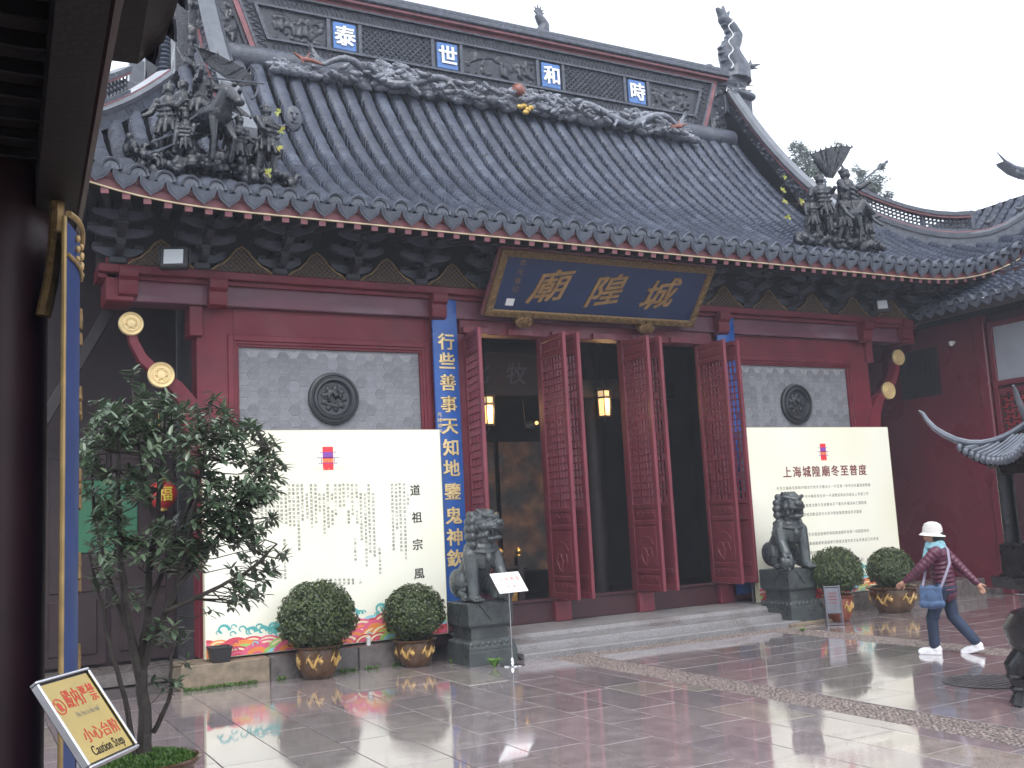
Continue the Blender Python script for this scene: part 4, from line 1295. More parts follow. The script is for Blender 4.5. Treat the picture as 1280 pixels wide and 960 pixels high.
def man(m_, base, h, face, arms, lean=0, leg='stand', helm=True):
    """warrior of height h at base looking along angle face; arms: two local end points (x fwd, y left, z up) in units of h"""
    c, s_ = math.cos(face), math.sin(face)
    def L(x, y, z): 
        x += lean * z
        return (base[0] + h * (x * c - y * s_), base[1] + h * (x * s_ + y * c), base[2] + h * z)
    if leg == 'stand':
        m_.cap(L(.03, .08, .48), L(.06, .10, .06), h * .075, h * .05, 8); m_.cap(L(.03, -.08, .48), L(-.06, -.12, .06), h * .075, h * .05, 8)
        m_.cap(L(.06, .10, .03), L(.14, .11, .03), h * .045, h * .04, 7); m_.cap(L(-.06, -.12, .03), L(.03, -.13, .03), h * .045, h * .04, 7)
    elif leg == 'ride':
        for sg in (1, -1): m_.cap(L(0, .08 * sg, .48), L(.16, .18 * sg, .32), h * .08, h * .06, 8); m_.cap(L(.16, .18 * sg, .32), L(.1, .19 * sg, .10), h * .06, h * .045, 8)
    m_.ell(L(0, 0, .46), (h * .15, h * .15, h * .10), None, 10, 7)     # skirt
    for k in range(11):                                                # hanging flaps of the armour
        a = k * 2 * PI / 11; m_.cap(L(.12 * math.cos(a), .13 * math.sin(a), .47), L(.17 * math.cos(a), .18 * math.sin(a), .30 + .03 * (k % 2)), h * .045, h * .03, 6)
    for k in range(3):
        for j in range(6): m_.ell(L(.12, -.11 + .044 * j, .54 + .07 * k), h * .024, None, 6, 4)
    m_.tube([L(-.12, .12, .70), L(-.22, .16, .45), L(-.26, .12, .22)], [h * .04, h * .05, h * .02], 6)
    m_.cap(L(0, 0, .50), L(.01, 0, .74), h * .115, h * .125, 10)
    m_.ell(L(0, .15, .77), h * .06, None, 8, 6); m_.ell(L(0, -.15, .77), h * .06, None, 8, 6)
    for sg, a in zip((1, -1), arms):
        sh = Vector(L(0, .15 * sg, .76)); hd = Vector(L(*a)); el = (sh + hd) / 2 + Vector((0, 0, -.05 * h))
        m_.cap(sh, el, h * .05, h * .042, 7); m_.cap(el, hd, h * .042, h * .032, 7); m_.ell(hd, h * .038, None, 7, 5)
    m_.cap(L(0, 0, .78), L(.01, 0, .86), h * .05, h * .045, 7); m_.ell(L(.015, 0, .915), (h * .075, h * .07, h * .085), None, 10, 8); m_.ell(L(.085, 0, .905), h * .018, None, 6, 5)
    if helm: m_.ell(L(0, 0, .965), (h * .085, h * .08, h * .05), None, 10, 6); m_.cap(L(0, 0, 1.0), L(-.02, 0, 1.09), h * .03, h * .008, 6)
    for k in range(4): m_.ell(L(.10, -.07 + .047 * k, .56), h * .03, None, 6, 5)
    return L
def horse(m_, base, h, face):
    c, s_ = math.cos(face), math.sin(face)
    def L(x, y, z): return (base[0] + h * (x * c - y * s_), base[1] + h * (x * s_ + y * c), base[2] + h * z)
    m_.cap(L(-.35, 0, .62), L(.30, 0, .66), h * .19, h * .18, 12); m_.cap(L(.34, 0, .70), L(.48, 0, .90), h * .16, h * .12, 10); m_.cap(L(.48, 0, .94), L(.70, 0, .74), h * .10, h * .065, 9); m_.ell(L(.72, 0, .72), (h * .07, h * .06, h * .06))
    for sg in (1, -1):
        m_.cap(L(.32, .10 * sg, .55), L(.34 + .16 * (sg > 0), .11 * sg, .30), h * .075, h * .045, 7); m_.cap(L(.34 + .16 * (sg > 0), .11 * sg, .30), L(.30 + .10 * (sg > 0), .11 * sg, .02), h * .042, h * .04, 7)
        m_.cap(L(-.38, .10 * sg, .55), L(-.40, .11 * sg, .30), h * .09, h * .05, 7); m_.cap(L(-.40, .11 * sg, .30), L(-.34, .11 * sg, .02), h * .045, h * .04, 7)
        m_.cap(L(.46, .06 * sg, 1.0), L(.45, .07 * sg, 1.09), h * .025, h * .008, 5)
    for k in range(6): m_.ell(L(.26 + .04 * k, 0, .84 + .035 * k), h * .055, None, 6, 5)
    m_.cap(L(-.52, 0, .66), L(-.66, 0, .30), h * .06, h * .03, 7)
def rocks(m_, pts, rr):
    for (x, y, z, r_) in pts:
        for k in range(16): m_.ell((x + rr.uniform(-r_, r_), y + rr.uniform(-.8, .6) * r_, z + rr.uniform(-.5, .7) * r_), (r_ * rr.uniform(.15, .42), r_ * rr.uniform(.15, .4), r_ * rr.uniform(.15, .5)), Matrix.Rotation(rr.uniform(0, 3), 3, 'Z'), 8, 6)
# left group
rr = random.Random(77)
g0 = wthing('warrior_group', 'dark statue of a mounted archer and foot soldiers on the left roof corner', 'statue', (2.9, 13.1, 6.7))
m_ = MB(); rz = lambda x, y: roof_z(x, y)
rocks(m_, [(x, 13.05 - .1 * math.sin(x * 3), rz(x, 13.05) + .10 + .06 * math.sin(x * 5), .20) for x in np.linspace(2.05, 3.78, 12)], rr)
rocks(m_, [(x, 13.3, rz(x, 13.3) + .18, .22) for x in np.linspace(2.0, 3.3, 8)], rr)
link('rock_base', sculpt(m_, .022, 1, 'rock_base'), 'statue', g0)
m_ = MB(); zb = rz(2.75, 13.05) + .22
horse(m_, (2.72, 13.1, zb - .05), .98, R(-62))
link('horse', sculpt(m_, .014, 1, 'horse'), 'statue', g0)
m_ = MB(); man(m_, (2.70, 13.15, zb + .36), 1.02, R(-20), ((.42, .12, .80), (.05, -.28, .82)), 0, 'ride')
link('rider', sculpt(m_, .012, 1, 'rider'), 'statue', g0)
m_ = MB(); bz = zb + 1.17
m_.tube([(3.30 + .12 * math.cos(a), 12.95, bz + .24 * math.sin(a)) for a in np.linspace(-1.4, 1.4, 12)], .018, 6); m_.tube([(3.30 + .12 * math.cos(1.4), 12.95, bz - .236), (3.18, 12.97, bz), (3.30 + .12 * math.cos(1.4), 12.95, bz + .236)], .005, 4)
m_.tube([(2.75, 13.02, bz), (3.50, 12.93, bz)], .012, 5)
m_.build('bow', 'stucco', g0)
m_ = MB(); man(m_, (3.52, 12.98, rz(3.55, 12.98) + .14), 1.0, R(-60), ((.18, .34, .83), (.25, -.2, .52)), 0, 'stand')
link('foot_soldier', sculpt(m_, .012, 1, 'foot_soldier'), 'statue', g0)
m_ = MB(); m_.ell((3.88, 12.90, rz(3.55, 12.98) + .98), (.12, .05, .19), None, 16, 10); m_.ell((3.88, 12.85, rz(3.55, 12.98) + .99), (.03, .03, .05)); m_.ell((3.84, 12.85, rz(3.55, 12.98) + 1.05), .02); m_.ell((3.92, 12.85, rz(3.55, 12.98) + 1.05), .02)
m_.tube([(3.88 - .05, 12.855, rz(3.55, 12.98) + .92), (3.88, 12.845, rz(3.55, 12.98) + .905), (3.93, 12.855, rz(3.55, 12.98) + .92)], .012, 5)
m_.build('shield', 'stucco', g0)
m_ = MB(); man(m_, (2.28, 13.05, rz(2.28, 13.05) + .2), 1.0, R(-120), ((.3, .1, .6), (.1, -.3, .55)), 0, 'stand')
link('foot_soldier', sculpt(m_, .012, 1, 'foot_soldier'), 'statue', g0)
m_ = MB(); man(m_, (3.12, 13.0, rz(3.12, 13.0) + .10), .8, R(-70), ((.3, .1, .5), (.3, -.1, .6)), .1, 'stand')
link('foot_soldier', sculpt(m_, .012, 1, 'foot_soldier'), 'statue', g0)
m_ = MB(); man(m_, (2.46, 12.95, rz(2.46, 12.95) + .12), .72, R(-100), ((.3, .1, .5), (.3, -.2, .3)), .12, 'stand')
link('foot_soldier', sculpt(m_, .012, 1, 'foot_soldier'), 'statue', g0)
m_ = MB(); m_.tube([(2.05, 12.9, rz(2.1, 13) + .36), (2.62, 12.85, rz(2.1, 13) + .66)], .013, 5); m_.tube([(1.98, 12.95, rz(2.1, 13) + .2), (2.5, 12.8, rz(2.1, 13) + .42)], .012, 5); m_.build('spear', 'stucco', g0)
# war banner sweeping behind the rider
def banner(pts, ribs):
    m_ = MB(); n = len(pts); vs = [];fs = []
    for i, (a, b_) in enumerate(pts):
        for j in range(6):
            t = j / 5; p = Vector(a).lerp(Vector(b_), t); p.y += .025 * math.sin(i * 1.9 + j * .8); vs.append(p)
    k = len(vs); vs += [Vector(v) + Vector((0, .022, 0)) for v in vs]
    for i in range(n - 1):
        for j in range(5):
            q = (i * 6 + j, (i + 1) * 6 + j, (i + 1) * 6 + j + 1, i * 6 + j + 1); fs.append(q); fs.append(tuple(k + z for z in reversed(q)))
    for i in range(n - 1):
        for j in (0, 5): fs.append((i * 6 + j, (i + 1) * 6 + j, k + (i + 1) * 6 + j, k + i * 6 + j))
    m_.add(vs, fs)
    for i in range(n - 1): m_.tube([pts[i][0], pts[i][1]], .012, 5)
    for (a, b_) in pts: m_.cap(b_, (b_[0], b_[1], b_[2] + .05), .02, .006, 5)
    return m_
bzz = zb + 1.0
bn = banner([((2.42 + .10 * i, 13.25, bzz + .64 - .085 * i), (2.50 + .125 * i, 13.2, bzz + .42 - .1 * i + .08 * math.sin(i))) for i in range(8)], 8)
bn.build('banner', 'statue', g0)
wing = [((243, 57), (250, 60)), ((254, 74), (272, 68)), ((266, 86), (290, 76)), ((280, 96), (303, 84)), ((294, 103), (313, 94)), ((304, 108), (318, 106))]
banner([(tuple(atY(a[0], a[1], 13.30)), tuple(atY(b_[0], b_[1], 13.26))) for a, b_ in wing], 8).build('feathered_banner', 'statue', g0)
m_ = MB(); m_.tube([tuple(atY(262, 150, 13.2)), tuple(atY(256, 84, 13.3)), tuple(atY(243, 55, 13.3))], .016, 6)
m_.tube([tuple(atY(205, 170, 12.9)), tuple(atY(252, 140, 12.95))], .012, 5); m_.tube([tuple(atY(196, 190, 12.85)), tuple(atY(246, 166, 12.85))], .012, 5); m_.build('pole', 'stucco', g0)
m_ = MB(); man(m_, (2.98, 13.2, rz(2.98, 13.2) + .30), .95, R(-80), ((.3, .15, .9), (.25, -.25, .5)), 0, 'stand')
link('foot_soldier', sculpt(m_, .012, 1, 'foot_soldier'), 'statue', g0)
m_ = MB(); man(m_, (2.50, 13.28, rz(2.5, 13.28) + .30), .95, R(-100), ((.3, .15, .9), (.25, -.25, .7)), 0, 'stand')
link('foot_soldier', sculpt(m_, .012, 1, 'foot_soldier'), 'statue', g0)
# right group
g1 = wthing('warrior_group', 'dark statue of warriors with a fan shaped banner on the right roof corner', 'statue', (14.6, 13.2, 6.8))
m_ = MB()
rocks(m_, [(x, 13.1 - .05 * math.sin(x * 3), rz(x, 13.1) + .08, .19) for x in np.linspace(13.15, 15.05, 13)], rr)
rocks(m_, [(x, 13.35, rz(x, 13.35) + .18, .22) for x in np.linspace(13.9, 15.1, 7)], rr)
link('rock_base', sculpt(m_, .022, 1, 'rock_base'), 'statue', g1)
m_ = MB(); man(m_, (14.55, 13.1, rz(14.5, 13.1) + .26), 1.32, R(-70), ((.2, .40, .85), (.15, -.32, .6)), 0, 'stand')
man(m_, (13.95, 13.15, rz(14, 13.15) + .22), 1.15, R(-110), ((.3, .1, .7), (.2, -.28, .6)), 0, 'stand')
man(m_, (14.25, 13.0, rz(14.2, 13.0) + .14), .95, R(-60), ((.3, .2, .6), (.25, -.25, .4)), .08, 'stand')
man(m_, (14.95, 13.1, rz(14.9, 13.1) + .10), .85, R(-40), ((.3, .1, .7), (.3, -.25, .4)), .1, 'stand')
link('warriors', sculpt(m_, .013, 1, 'warriors'), 'statue', g1)
m_ = MB(); horse(m_, (14.35, 13.05, rz(14.35, 13.05) + .12), .85, R(-20)); link('horse', sculpt(m_, .014, 1, 'horse'), 'statue', g1)
m_ = MB(); man(m_, (13.62, 13.1, rz(13.6, 13.1) + .15), .8, R(-100), ((.3, .1, .7), (.2, -.28, .5)), 0, 'stand'); link('foot_soldier', sculpt(m_, .013, 1, 'foot_soldier'), 'statue', g1)
m_ = MB(); m_.tube([(14.2, 13.2, rz(14.2, 13.2) + .3), (14.2, 13.25, 7.95)], .02, 6)
m_.build('banner_pole', 'stucco', g1)
t0 = atY(1038, 222, 13.25)
fan = []
for i in range(9):
    px = 1013 + (1065 - 1013) * i / 8; py = 193 - 9 * math.sin(i / 8 * 2.2) - 2 * i / 8
    e_ = atY(px, py, 13.2); fan.append((tuple(t0 + Vector((.02 * (i - 4), 0, 0))), tuple(e_)))
banner(fan, 8).build('banner', 'statue', g1)
a_ = atY(1062, 238, 13.05); b_ = atY(1110, 201, 12.95)
m_ = MB(); m_.tube([tuple(a_), tuple(b_)], .018, 6); d_ = (b_ - a_).normalized(); m_.ell(tuple(b_ - d_ * .05), (.03, .03, .03)); m_.cap(tuple(b_ - d_ * .2), tuple(b_), .035, .006, 6)
m_.build('spear', 'stucco', g1)
# sprigs of weed on the roof
def sprig(label, spots, seed, mt):
    rr = random.Random(seed); c = sum((Vector(s_) for s_ in spots), Vector()) / len(spots); m_ = MB()
    for s_ in spots:
        for k in range(11):
            a = rr.uniform(0, 2 * PI); d = Vector((math.cos(a), rr.uniform(-.5, .2), math.sin(a))) * rr.uniform(.03, .085); w_ = Vector((-d.z, 0, d.x)) * .3
            p = Vector(s_) - c; m_.add([p, p + d * .5 + w_, p + d, p + d * .5 - w_], [(0, 1, 2, 3)])
    m_.cur = 1
    for i in range(len(spots) - 1):
        a, b_ = Vector(spots[i]) - c, Vector(spots[i + 1]) - c
        m_.tube([a.lerp(b_, q) + Vector((.03 * math.sin(q * 7 + i), .05 * math.sin(q * PI), -.03 * math.sin(q * PI))) for q in np.linspace(0, 1, 7)], .004, 4)
    return tag(m_.build('roof_weed', [mt, 'bark'], loc=tuple(c), smooth=False), label, 'weed', 'weeds growing on the roof')
sprig('yellow green sprig on the roof beside the left warrior statue', [tuple(atY(px, py, Y)) for px, py, Y in ((347, 140, 12.95), (352, 163, 12.98), (347, 184, 12.85), (336, 216, 12.7))], 1, 'leaf_yellow')
sprig('yellow green sprig on the roof beside the right warrior statue', [tuple(atY(px, py, Y)) for px, py, Y in ((981, 222, 13.3), (979, 238, 13.2), (981, 252, 13.1), (1001, 252, 12.9), (985, 272, 12.85))], 2, 'leaf_yellow')

# ================================================================== PLAQUE, COUPLETS, FLOODLIGHTS
PLQ = (9.07, 13.70, 5.08)
tl = math.atan2(.73, .88); ph = math.hypot(.73, .88); pw = 4.06
pl = thing('name_plaque', 'large tilted blue plaque with three gold characters and carved gilt frame above the doors', 'plaque', PLQ, (tl, 0, 0))
m = MB(); m.bx(-pw / 2 + .1, pw / 2 - .1, -.06, .0, .10, ph - .10); m.build('panel', 'plaque_blue', pl, smooth=False)
m = MB(); b_ = .125
m.bx(-pw / 2, pw / 2, -.09, .03, 0, b_, .015); m.bx(-pw / 2, pw / 2, -.09, .03, ph - b_, ph, .015); m.bx(-pw / 2, -pw / 2 + b_, -.09, .03, b_, ph - b_, .015); m.bx(pw / 2 - b_, pw / 2, -.09, .03, b_, ph - b_, .015)
frm = m.build('frame', 'gold_dim', pl)
m = MB(); rr = random.Random(31)
for k in range(150):
    x = -pw / 2 + .03 + (pw - .06) * k / 149
    for z in (b_ / 2, ph - b_ / 2): m.tube([(x + .02 * math.cos(t), -.095, z + .03 * math.sin(t + k)) for t in np.linspace(0, 4.2, 7)], .0075, 4, cap=False)
for k in range(34):
    z = b_ + (ph - 2 * b_) * k / 33
    for x in (-pw / 2 + b_ / 2, pw / 2 - b_ / 2): m.tube([(x + .03 * math.cos(t), -.095, z + .02 * math.sin(t + k)) for t in np.linspace(0, 4.2, 7)], .0075, 4, cap=False)
m.build('carving', 'gold_dim', frm)
m = MB(); m.bx(-pw / 2 - .012, pw / 2 + .012, -.06, .05, ph, ph + .03, .006); m.bx(-pw / 2 - .02, pw / 2 + .02, -.02, .06, -.02, ph, .006); m.build('backing', 'ridge_red', pl)
for ch, u in (('廟', -1.02), ('隍', .05), ('城', 1.10)):
    m = MB(); put_bold(m, ch, lambda a, b2, d: (a + .22 * (b2 - .58), -.061 - d, b2), u, .58, .60, .010, key='bold', shear=.20, depth=.016, squash=1.05); m.build('gold_character', 'gold_plaque', pl, smooth=False)
load_glyphs('李光羲印', 2, 0, '')
m = MB()
for i in range(4): put_char(m, '李光羲印'[i], lambda a, b2, d: (a, -.0625 - d, b2), -1.62, .93 - .15 * i, .12, '')
m.build('signature', 'gold_dim', pl, smooth=False)
m = MB(); m.bx(-1.72, -1.58, -.066, -.0605, .20, .32); m.build('seal', 'white_plastic', pl, smooth=False)
for x in (-1.32, 1.05):
    m = MB(); m.ell((x, -.02, -.06), (.17, .12, .10)); 
    for k in range(10): m.ell((x + .13 * math.cos(k * .63), -.1, -.06 + .07 * math.sin(k * .63)), .035)
    link('rest', sculpt(m, .014, 1, 'rest'), 'gold_dim', pl)

def couplet(label, x0, x1, z0, z1, y, chars, zs, size):
    t = thing('couplet_board', label, 'couplet board', ((x0 + x1) / 2, y, z0))
    w_ = x1 - x0; m = MB(); n = 6; vs = []; fs = []
    for i in range(n + 1):
        a = -w_ / 2 + w_ * i / n; bow = .03 * (1 - (2 * a / w_) ** 2)
        for (yy, z) in ((-bow - .02, 0), (-bow - .02, z1 - z0), (.02, z1 - z0), (.02, 0)): vs.append((a, yy, z))
    for i in range(n):
        for j in range(4): fs.append((i * 4 + j, (i + 1) * 4 + j, (i + 1) * 4 + (j + 1) % 4, i * 4 + (j + 1) % 4))
    fs += [(0, 3, 2, 1), tuple(n * 4 + k for k in range(4))]
    m.add(vs, fs); m.build('panel', 'blue', t, angle=40)
    def fn(a, z, d): return (a, -.03 * (1 - (2 * a / w_) ** 2) - .022 - d, z)
    if chars:
        for ch, z in zip(chars, zs):
            m = MB(); put_bold(m, ch, fn, 0, z - z0, size, .0065, key='bold', depth=.008, squash=1.05); m.build('gold_character', 'gold_char', t, smooth=False)
    return t
zs = [atY(px, py, 13.86).z for px, py in ((552, 428), (553, 452), (554, 479), (556, 506), (558, 533), (559, 560), (561, 586), (562, 615), (563, 645), (564, 672), (566, 698))]
cb = couplet('blue couplet board with a column of gold characters left of the doors', 6.25, 6.66, .42, 5.34, 13.86, '行些善事天知地鑒鬼神欽', zs, .265)
load_glyphs('光緒歲次吉旦敬立', 1, 0, '')
m = MB()
for i, ch in enumerate('光緒歲次'): put_char(m, ch, lambda a, z, d: (a, -.03 * (1 - (2 * a / .41) ** 2) - .0235 - d, z), -.155, 3.52 - .42 - i * .085, .07, '')
m.build('small_inscription', 'gold_char', cb, smooth=False)
couplet('blue couplet board mostly hidden behind the rightmost door leaf', 11.80, 12.2, .42, 5.32, 13.86, '', [], .2)

def floodlight(px, py, Y, w_, h_, label, rot):
    p = atY(px, py, Y)
    t = thing('floodlight', label, 'floodlight', tuple(p), rot)
    m = MB(); m.box((0, .05, 0), (w_, .12, h_), .02); m.box((0, .13, 0), (w_ * .6, .08, h_ * .6), .02); m.build('housing', 'black_plastic', t)
    m = MB(); m.box((0, -.012, .0), (w_ * .68, .012, h_ * .68), .003); m.build('lens', 'lamp_glass', t)
    m = MB(); m.box((-w_ * .55, .06, .02), (.02, .05, h_ * .7), .004); m.box((w_ * .55, .06, .02), (.02, .05, h_ * .7), .004); m.box((0, .06, h_ * .5), (w_ * 1.12, .05, .02), .004); m.tube([(0, .06, h_ * .5), (0, .12, h_ * .5 + .30)], .015, 6); m.build('yoke', 'black_plastic', t)
floodlight(217, 321, 13.2, .36, .30, 'square black floodlight hanging under the left end of the eave', (R(-12), 0, R(-22)))
floodlight(1103, 381, 13.2, .26, .26, 'small grey floodlight hanging under the right end of the eave', (R(-20), 0, R(-40)))
m = MB(); m.bx(-.06, .06, -.03, .05, -.42, .42, .008)
p = atY(239, 436, 15.45); tag(m.build('wall_lamp', 'lamp_glass', loc=(p.x, 15.45, p.z)), 'pale upright tube light in the dark bay left of the red wall', 'lamp')

# ================================================================== NOTICE BOARDS
T_L = ['上海各界', '中華人民共和國上海市城隍廟啟建慶賀玄', '主修齋事奉道誠信焚香頂禮太上慈航', '青華利濟大齋酬恩道場合行', '今逢聖誕良辰謹虔誠修齋三日設壇',
       '恭請道眾慶賀', '茲屬上海本廟住持主席代信眾先禮上', '啟建道場恭迎聖駕奉請諸位真人降臨', '功德圓滿奉道法師之禮安位玄元一切善', '願求合會善信一誠叩叩', '恭祝福壽', '祈保平安', '太上道祖金仙真', '天公賜福', '大士玄真', '三清上聖', '大德慈士', '皇天后土永保安寧一方',
       '靈應', '福壽', '奉安殿宇永結善緣吉', '火德星君共沐恩光一心', '歌頌道德', '香讚', '常清常靜經文一誦', '老君真經普濟眾']
BOARD_TXT = ''.join(T_L)
R_TXT = ['冬至又稱為冬節是中國古代的天文曆法之一冬至是一年中白天最短夜晚最', '長的一天同時也是一年中陽氣發生的一天道教認為此日是太上老君之所', '誕生之一天前後舉行普度法會冬至者要為天下蒼生祈福消災亡靈超度', '往生超度此日舉行祭祖活動追思先人的功德以報恩情並祈求國泰', '民安', '城隍廟在冬至日舉行冬至普度道場參與普度道場的信眾一起超度祖先', '先人早登仙界消災延壽福壽康寧通過舉行普度法會的方式以表達自己的孝道', '報恩超度九祖先亡祈福迎祥以表達自己的孝思與敬意', '普度道場恭請各位善信參加登記超度先人的名字祈求冥陽兩利', '功德無量普度道場以表達自己對先人的追思', '自己的一片孝心']
load_glyphs(BOARD_TXT + ''.join(R_TXT) + '城隍廟上海', 1, 0, 'tiny')

def board(name, label, x0, x1, z0, z1, y, fn_print, back):
    t = wthing(name, label, 'notice board', ((x0 + x1) / 2, y, z0))
    m = MB(); m.bx(x0, x1, y, y + .05, z0, z1, .004); m.build('panel', 'board', t)
    m = MB(); m.bx(x0 - .006, x0, y - .002, y + .09, z0, z1); m.bx(x1, x1 + .006, y - .002, y + .09, z0, z1); m.bx(x0, x1, y, y + .09, z1, z1 + .006); m.build('edging', 'board_edge', t, smooth=False)
    m = MB()
    for x in (x0 + .3, (x0 + x1) / 2, x1 - .3): m.bx(x - .03, x + .03, y + .05, y + .11, z0, z1 - .1)
    m.build('frame', 'grey_metal', t, smooth=False)
    F = lambda a, b_, d: (a, y - .0012 - d, b_)
    fn_print(t, F)
    return t
def logo(t, F, cx, cz, s_):
    def rect(x0, x1, z0, z1, d, mt, nm):
        m = MB(); m.add([F(cx + s_ * x0, cz + s_ * z0, d), F(cx + s_ * x1, cz + s_ * z0, d), F(cx + s_ * x1, cz + s_ * z1, d), F(cx + s_ * x0, cz + s_ * z1, d)], [(0, 1, 2, 3)]); m.build(nm, mt, t, smooth=False)
    rect(-.28, .28, -.6, .6, 0, 'logo_red', 'logo_field')
    m = MB()
    for (x0, x1, z0, z1) in ((-.27, .27, .02, .30), (-.4, .4, .30, .325), (-.55, .55, .02, .05), (-.46, .46, -.27, -.245), (-.36, -.33, .02, -.25), (.33, .36, .02, -.25)):
        m.add([F(cx + s_ * x0, cz + s_ * z0, .0006), F(cx + s_ * x1, cz + s_ * z0, .0006), F(cx + s_ * x1, cz + s_ * z1, .0006), F(cx + s_ * x0, cz + s_ * z1, .0006)], [(0, 1, 2, 3)])
    for sg in (-1, 1):
        for zz, xx in ((.31, .4), (.035, .55), (-.26, .46)): m.add([F(cx + s_ * sg * (xx - .04), cz + s_ * zz, .0006), F(cx + s_ * sg * (xx + .06), cz + s_ * (zz + .07), .0006), F(cx + s_ * sg * xx, cz + s_ * (zz - .02), .0006)], [(0, 1, 2)])
    m.build('logo_pavilion', 'logo_purple', t, smooth=False)
    m = MB()
    for i, ch in enumerate('城隍廟'): put_char(m, ch, lambda a, b_, d: F(a, b_, d + .0012), cx + s_ * (-.2 + .2 * i), cz - s_ * .11, s_ * .2, 'tiny')
    for k in range(7): m.add([F(cx + s_ * (-.75 + .25 * k), cz - s_ * .56, .0008), F(cx + s_ * (-.70 + .25 * k), cz - s_ * .56, .0008), F(cx + s_ * (-.70 + .25 * k), cz - s_ * .51, .0008), F(cx + s_ * (-.75 + .25 * k), cz - s_ * .51, .0008)], [(0, 1, 2, 3)])
    m.build('logo_lettering', 'logo_yellow', t, smooth=False)
PC = ['pr_red', 'pr_pink', 'pr_orange', 'pr_green', 'pr_cyan', 'pr_teal', 'pr_mag', 'pr_cream']
def waves(t, F, x0, x1, z0, seed, hmax):
    """printed border: overlapping scalloped hills and curling teal clouds"""
    rr = random.Random(seed); m = MB(); d = [0.0004]
    def fan(cx, cz, r_, cols):
        n = 14
        for j, c in enumerate(cols):
            ra = r_ * (1 - j / len(cols)); d[0] += .00002
            m.cur = c; lo = max(0, (z0 - cz))
            pts = [(max(x0, min(x1, cx + ra * math.cos(PI * k / n))), max(z0, cz + ra * .72 * math.sin(PI * k / n))) for k in range(n + 1)] + [(max(x0, min(x1, cx)), max(z0, cz - .0))]
            m.add([F(a, b_, d[0]) for a, b_ in pts], [tuple(range(len(pts)))])
    def curl(cx, cz, s_, c):
        d[0] += .00002; m.cur = c
        pts = []
        for k, a in enumerate(np.linspace(0, 4.6, 16)):
            r_ = s_ * (1 - a / 6.2); pts.append((cx + r_ * math.cos(a), cz + r_ * math.sin(a), s_ * .46 * (1 - a / 7)))
        for i in range(len(pts) - 1):
            a, b_ = Vector(pts[i][:2]), Vector(pts[i + 1][:2]); q = (b_ - a).normalized(); n_ = Vector((-q.y, q.x))
            P = [a + n_ * pts[i][2] / 2, a - n_ * pts[i][2] / 2, b_ - n_ * pts[i + 1][2] / 2, b_ + n_ * pts[i + 1][2] / 2]
            P = [(max(x0, min(x1, p.x)), max(z0, p.y)) for p in P]
            m.add([F(p[0], p[1], d[0]) for p in P], [(0, 1, 2, 3)])
    # teal clouds behind
    for k in range(int((x1 - x0) * 5)):
        x = rr.uniform(x0 + .05, x1 - .05); e = .75 + .25 * math.sin(x * 2.3 + seed)
        if e > .5:
            for q in range(4): curl(x + rr.uniform(-.12, .12), z0 + hmax * (.55 + .65 * e * rr.random()), rr.uniform(.04, .10), 5)
    n = int((x1 - x0) / .2)
    for row in range(3, -1, -1):
        for k in range(n + 1):
            x = x0 + (x1 - x0) * (k + (row % 2) * .5) / n + rr.uniform(-.05, .05)
            env = .82 + .18 * math.sin(x * 2.3 + seed)
            if row > 1 and env < .55: continue
            if row > 2 and env < .9: continue
            cz = z0 - .02 + row * .085 * env; r_ = rr.uniform(.15, .23)
            a = rr.choice((0, 1, 2, 3, 4, 0, 1, 2)); cols = [a, 7, a, (a + 1) % 5, a, 7] if rr.random() < .6 else [a, (a + 1) % 5, a]
            fan(x, cz, r_, cols)
    for k in range(int((x1 - x0) * 3)): curl(rr.uniform(x0, x1), z0 + rr.uniform(.04, .16), rr.uniform(.03, .06), rr.choice((4, 0, 6)))
    m.build('printed_waves', PC, t, smooth=False)
BLX0, BLX1, BLZ0, BLZ1, BLY = 2.765, 6.165, .325, 3.26, 13.56
def print_left(t, F):
    u = lambda px, py: atY(px, py, BLY)
    p = u(410, 573); logo(t, F, p.x, p.z, .27)
    m = MB()
    for ch, (px, py) in zip('道祖宗風', ((519, 613), (521, 647), (522, 681), (524, 717))):
        m = MB(); p = u(px, py); put_bold(m, ch, F, p.x, p.z, .165, .0035, key='bold', shear=.05); m.build('printed_character', 'ink', t, smooth=False)
    m = MB()
    # columns: (x in the zoomed view, top, bottom)
    cols = [(828, 175, 280), (800, 95, 710), (765, 90, 650), (735, 95, 470), (703, 95, 640), (590, 610, 830), (550, 170, 690), (515, 100, 660), (485, 175, 770), (450, 170, 560),
            (418, 100, 220), (418, 310, 425), (395, 530, 725), (383, 100, 360), (350, 95, 220), (350, 310, 425), (315, 95, 290), (285, 100, 295), (250, 100, 360), (220, 175, 235), (220, 310, 440), (187, 100, 460), (155, 175, 510), (120, 175, 335), (90, 100, 425), (55, 100, 460), (20, 175, 385),
            (-18, 100, 400), (-52, 100, 640), (-88, 100, 450), (-120, 100, 450), (-150, 175, 430), (-185, 175, 400), (-215, 110, 430), (-245, 110, 430), (-280, 110, 430), (-310, 210, 420), (-345, 210, 420), (-375, 210, 420), (-170, 540, 870),
            (430, 850, 905)] + [(370 - 35 * k, 855, 910) for k in range(9)]
    src = ''.join(T_L); pos = 0
    m = MB()
    for (xz, ya, yb) in cols:
        yb_ = yb; n = max(1, int(round((yb_ - ya) / 31.0)))
        for k in range(n):
            yy = ya + 8 + (yb_ - ya) * k / n
            p = u(380 + (xz + (yy - 100) * .028) / 6.4, 590 + yy / 6.4)
            if p.x < BLX0 + .08 or p.z < BLZ0 + .3: continue
            put_char(m, src[pos % len(src)], F, p.x, p.z, .043, 'tiny'); pos += 1
    m.build('printed_text', 'ink', t, smooth=False)
    waves(t, F, BLX0 + .01, BLX1 - .01, BLZ0 + .012, 3, .38)
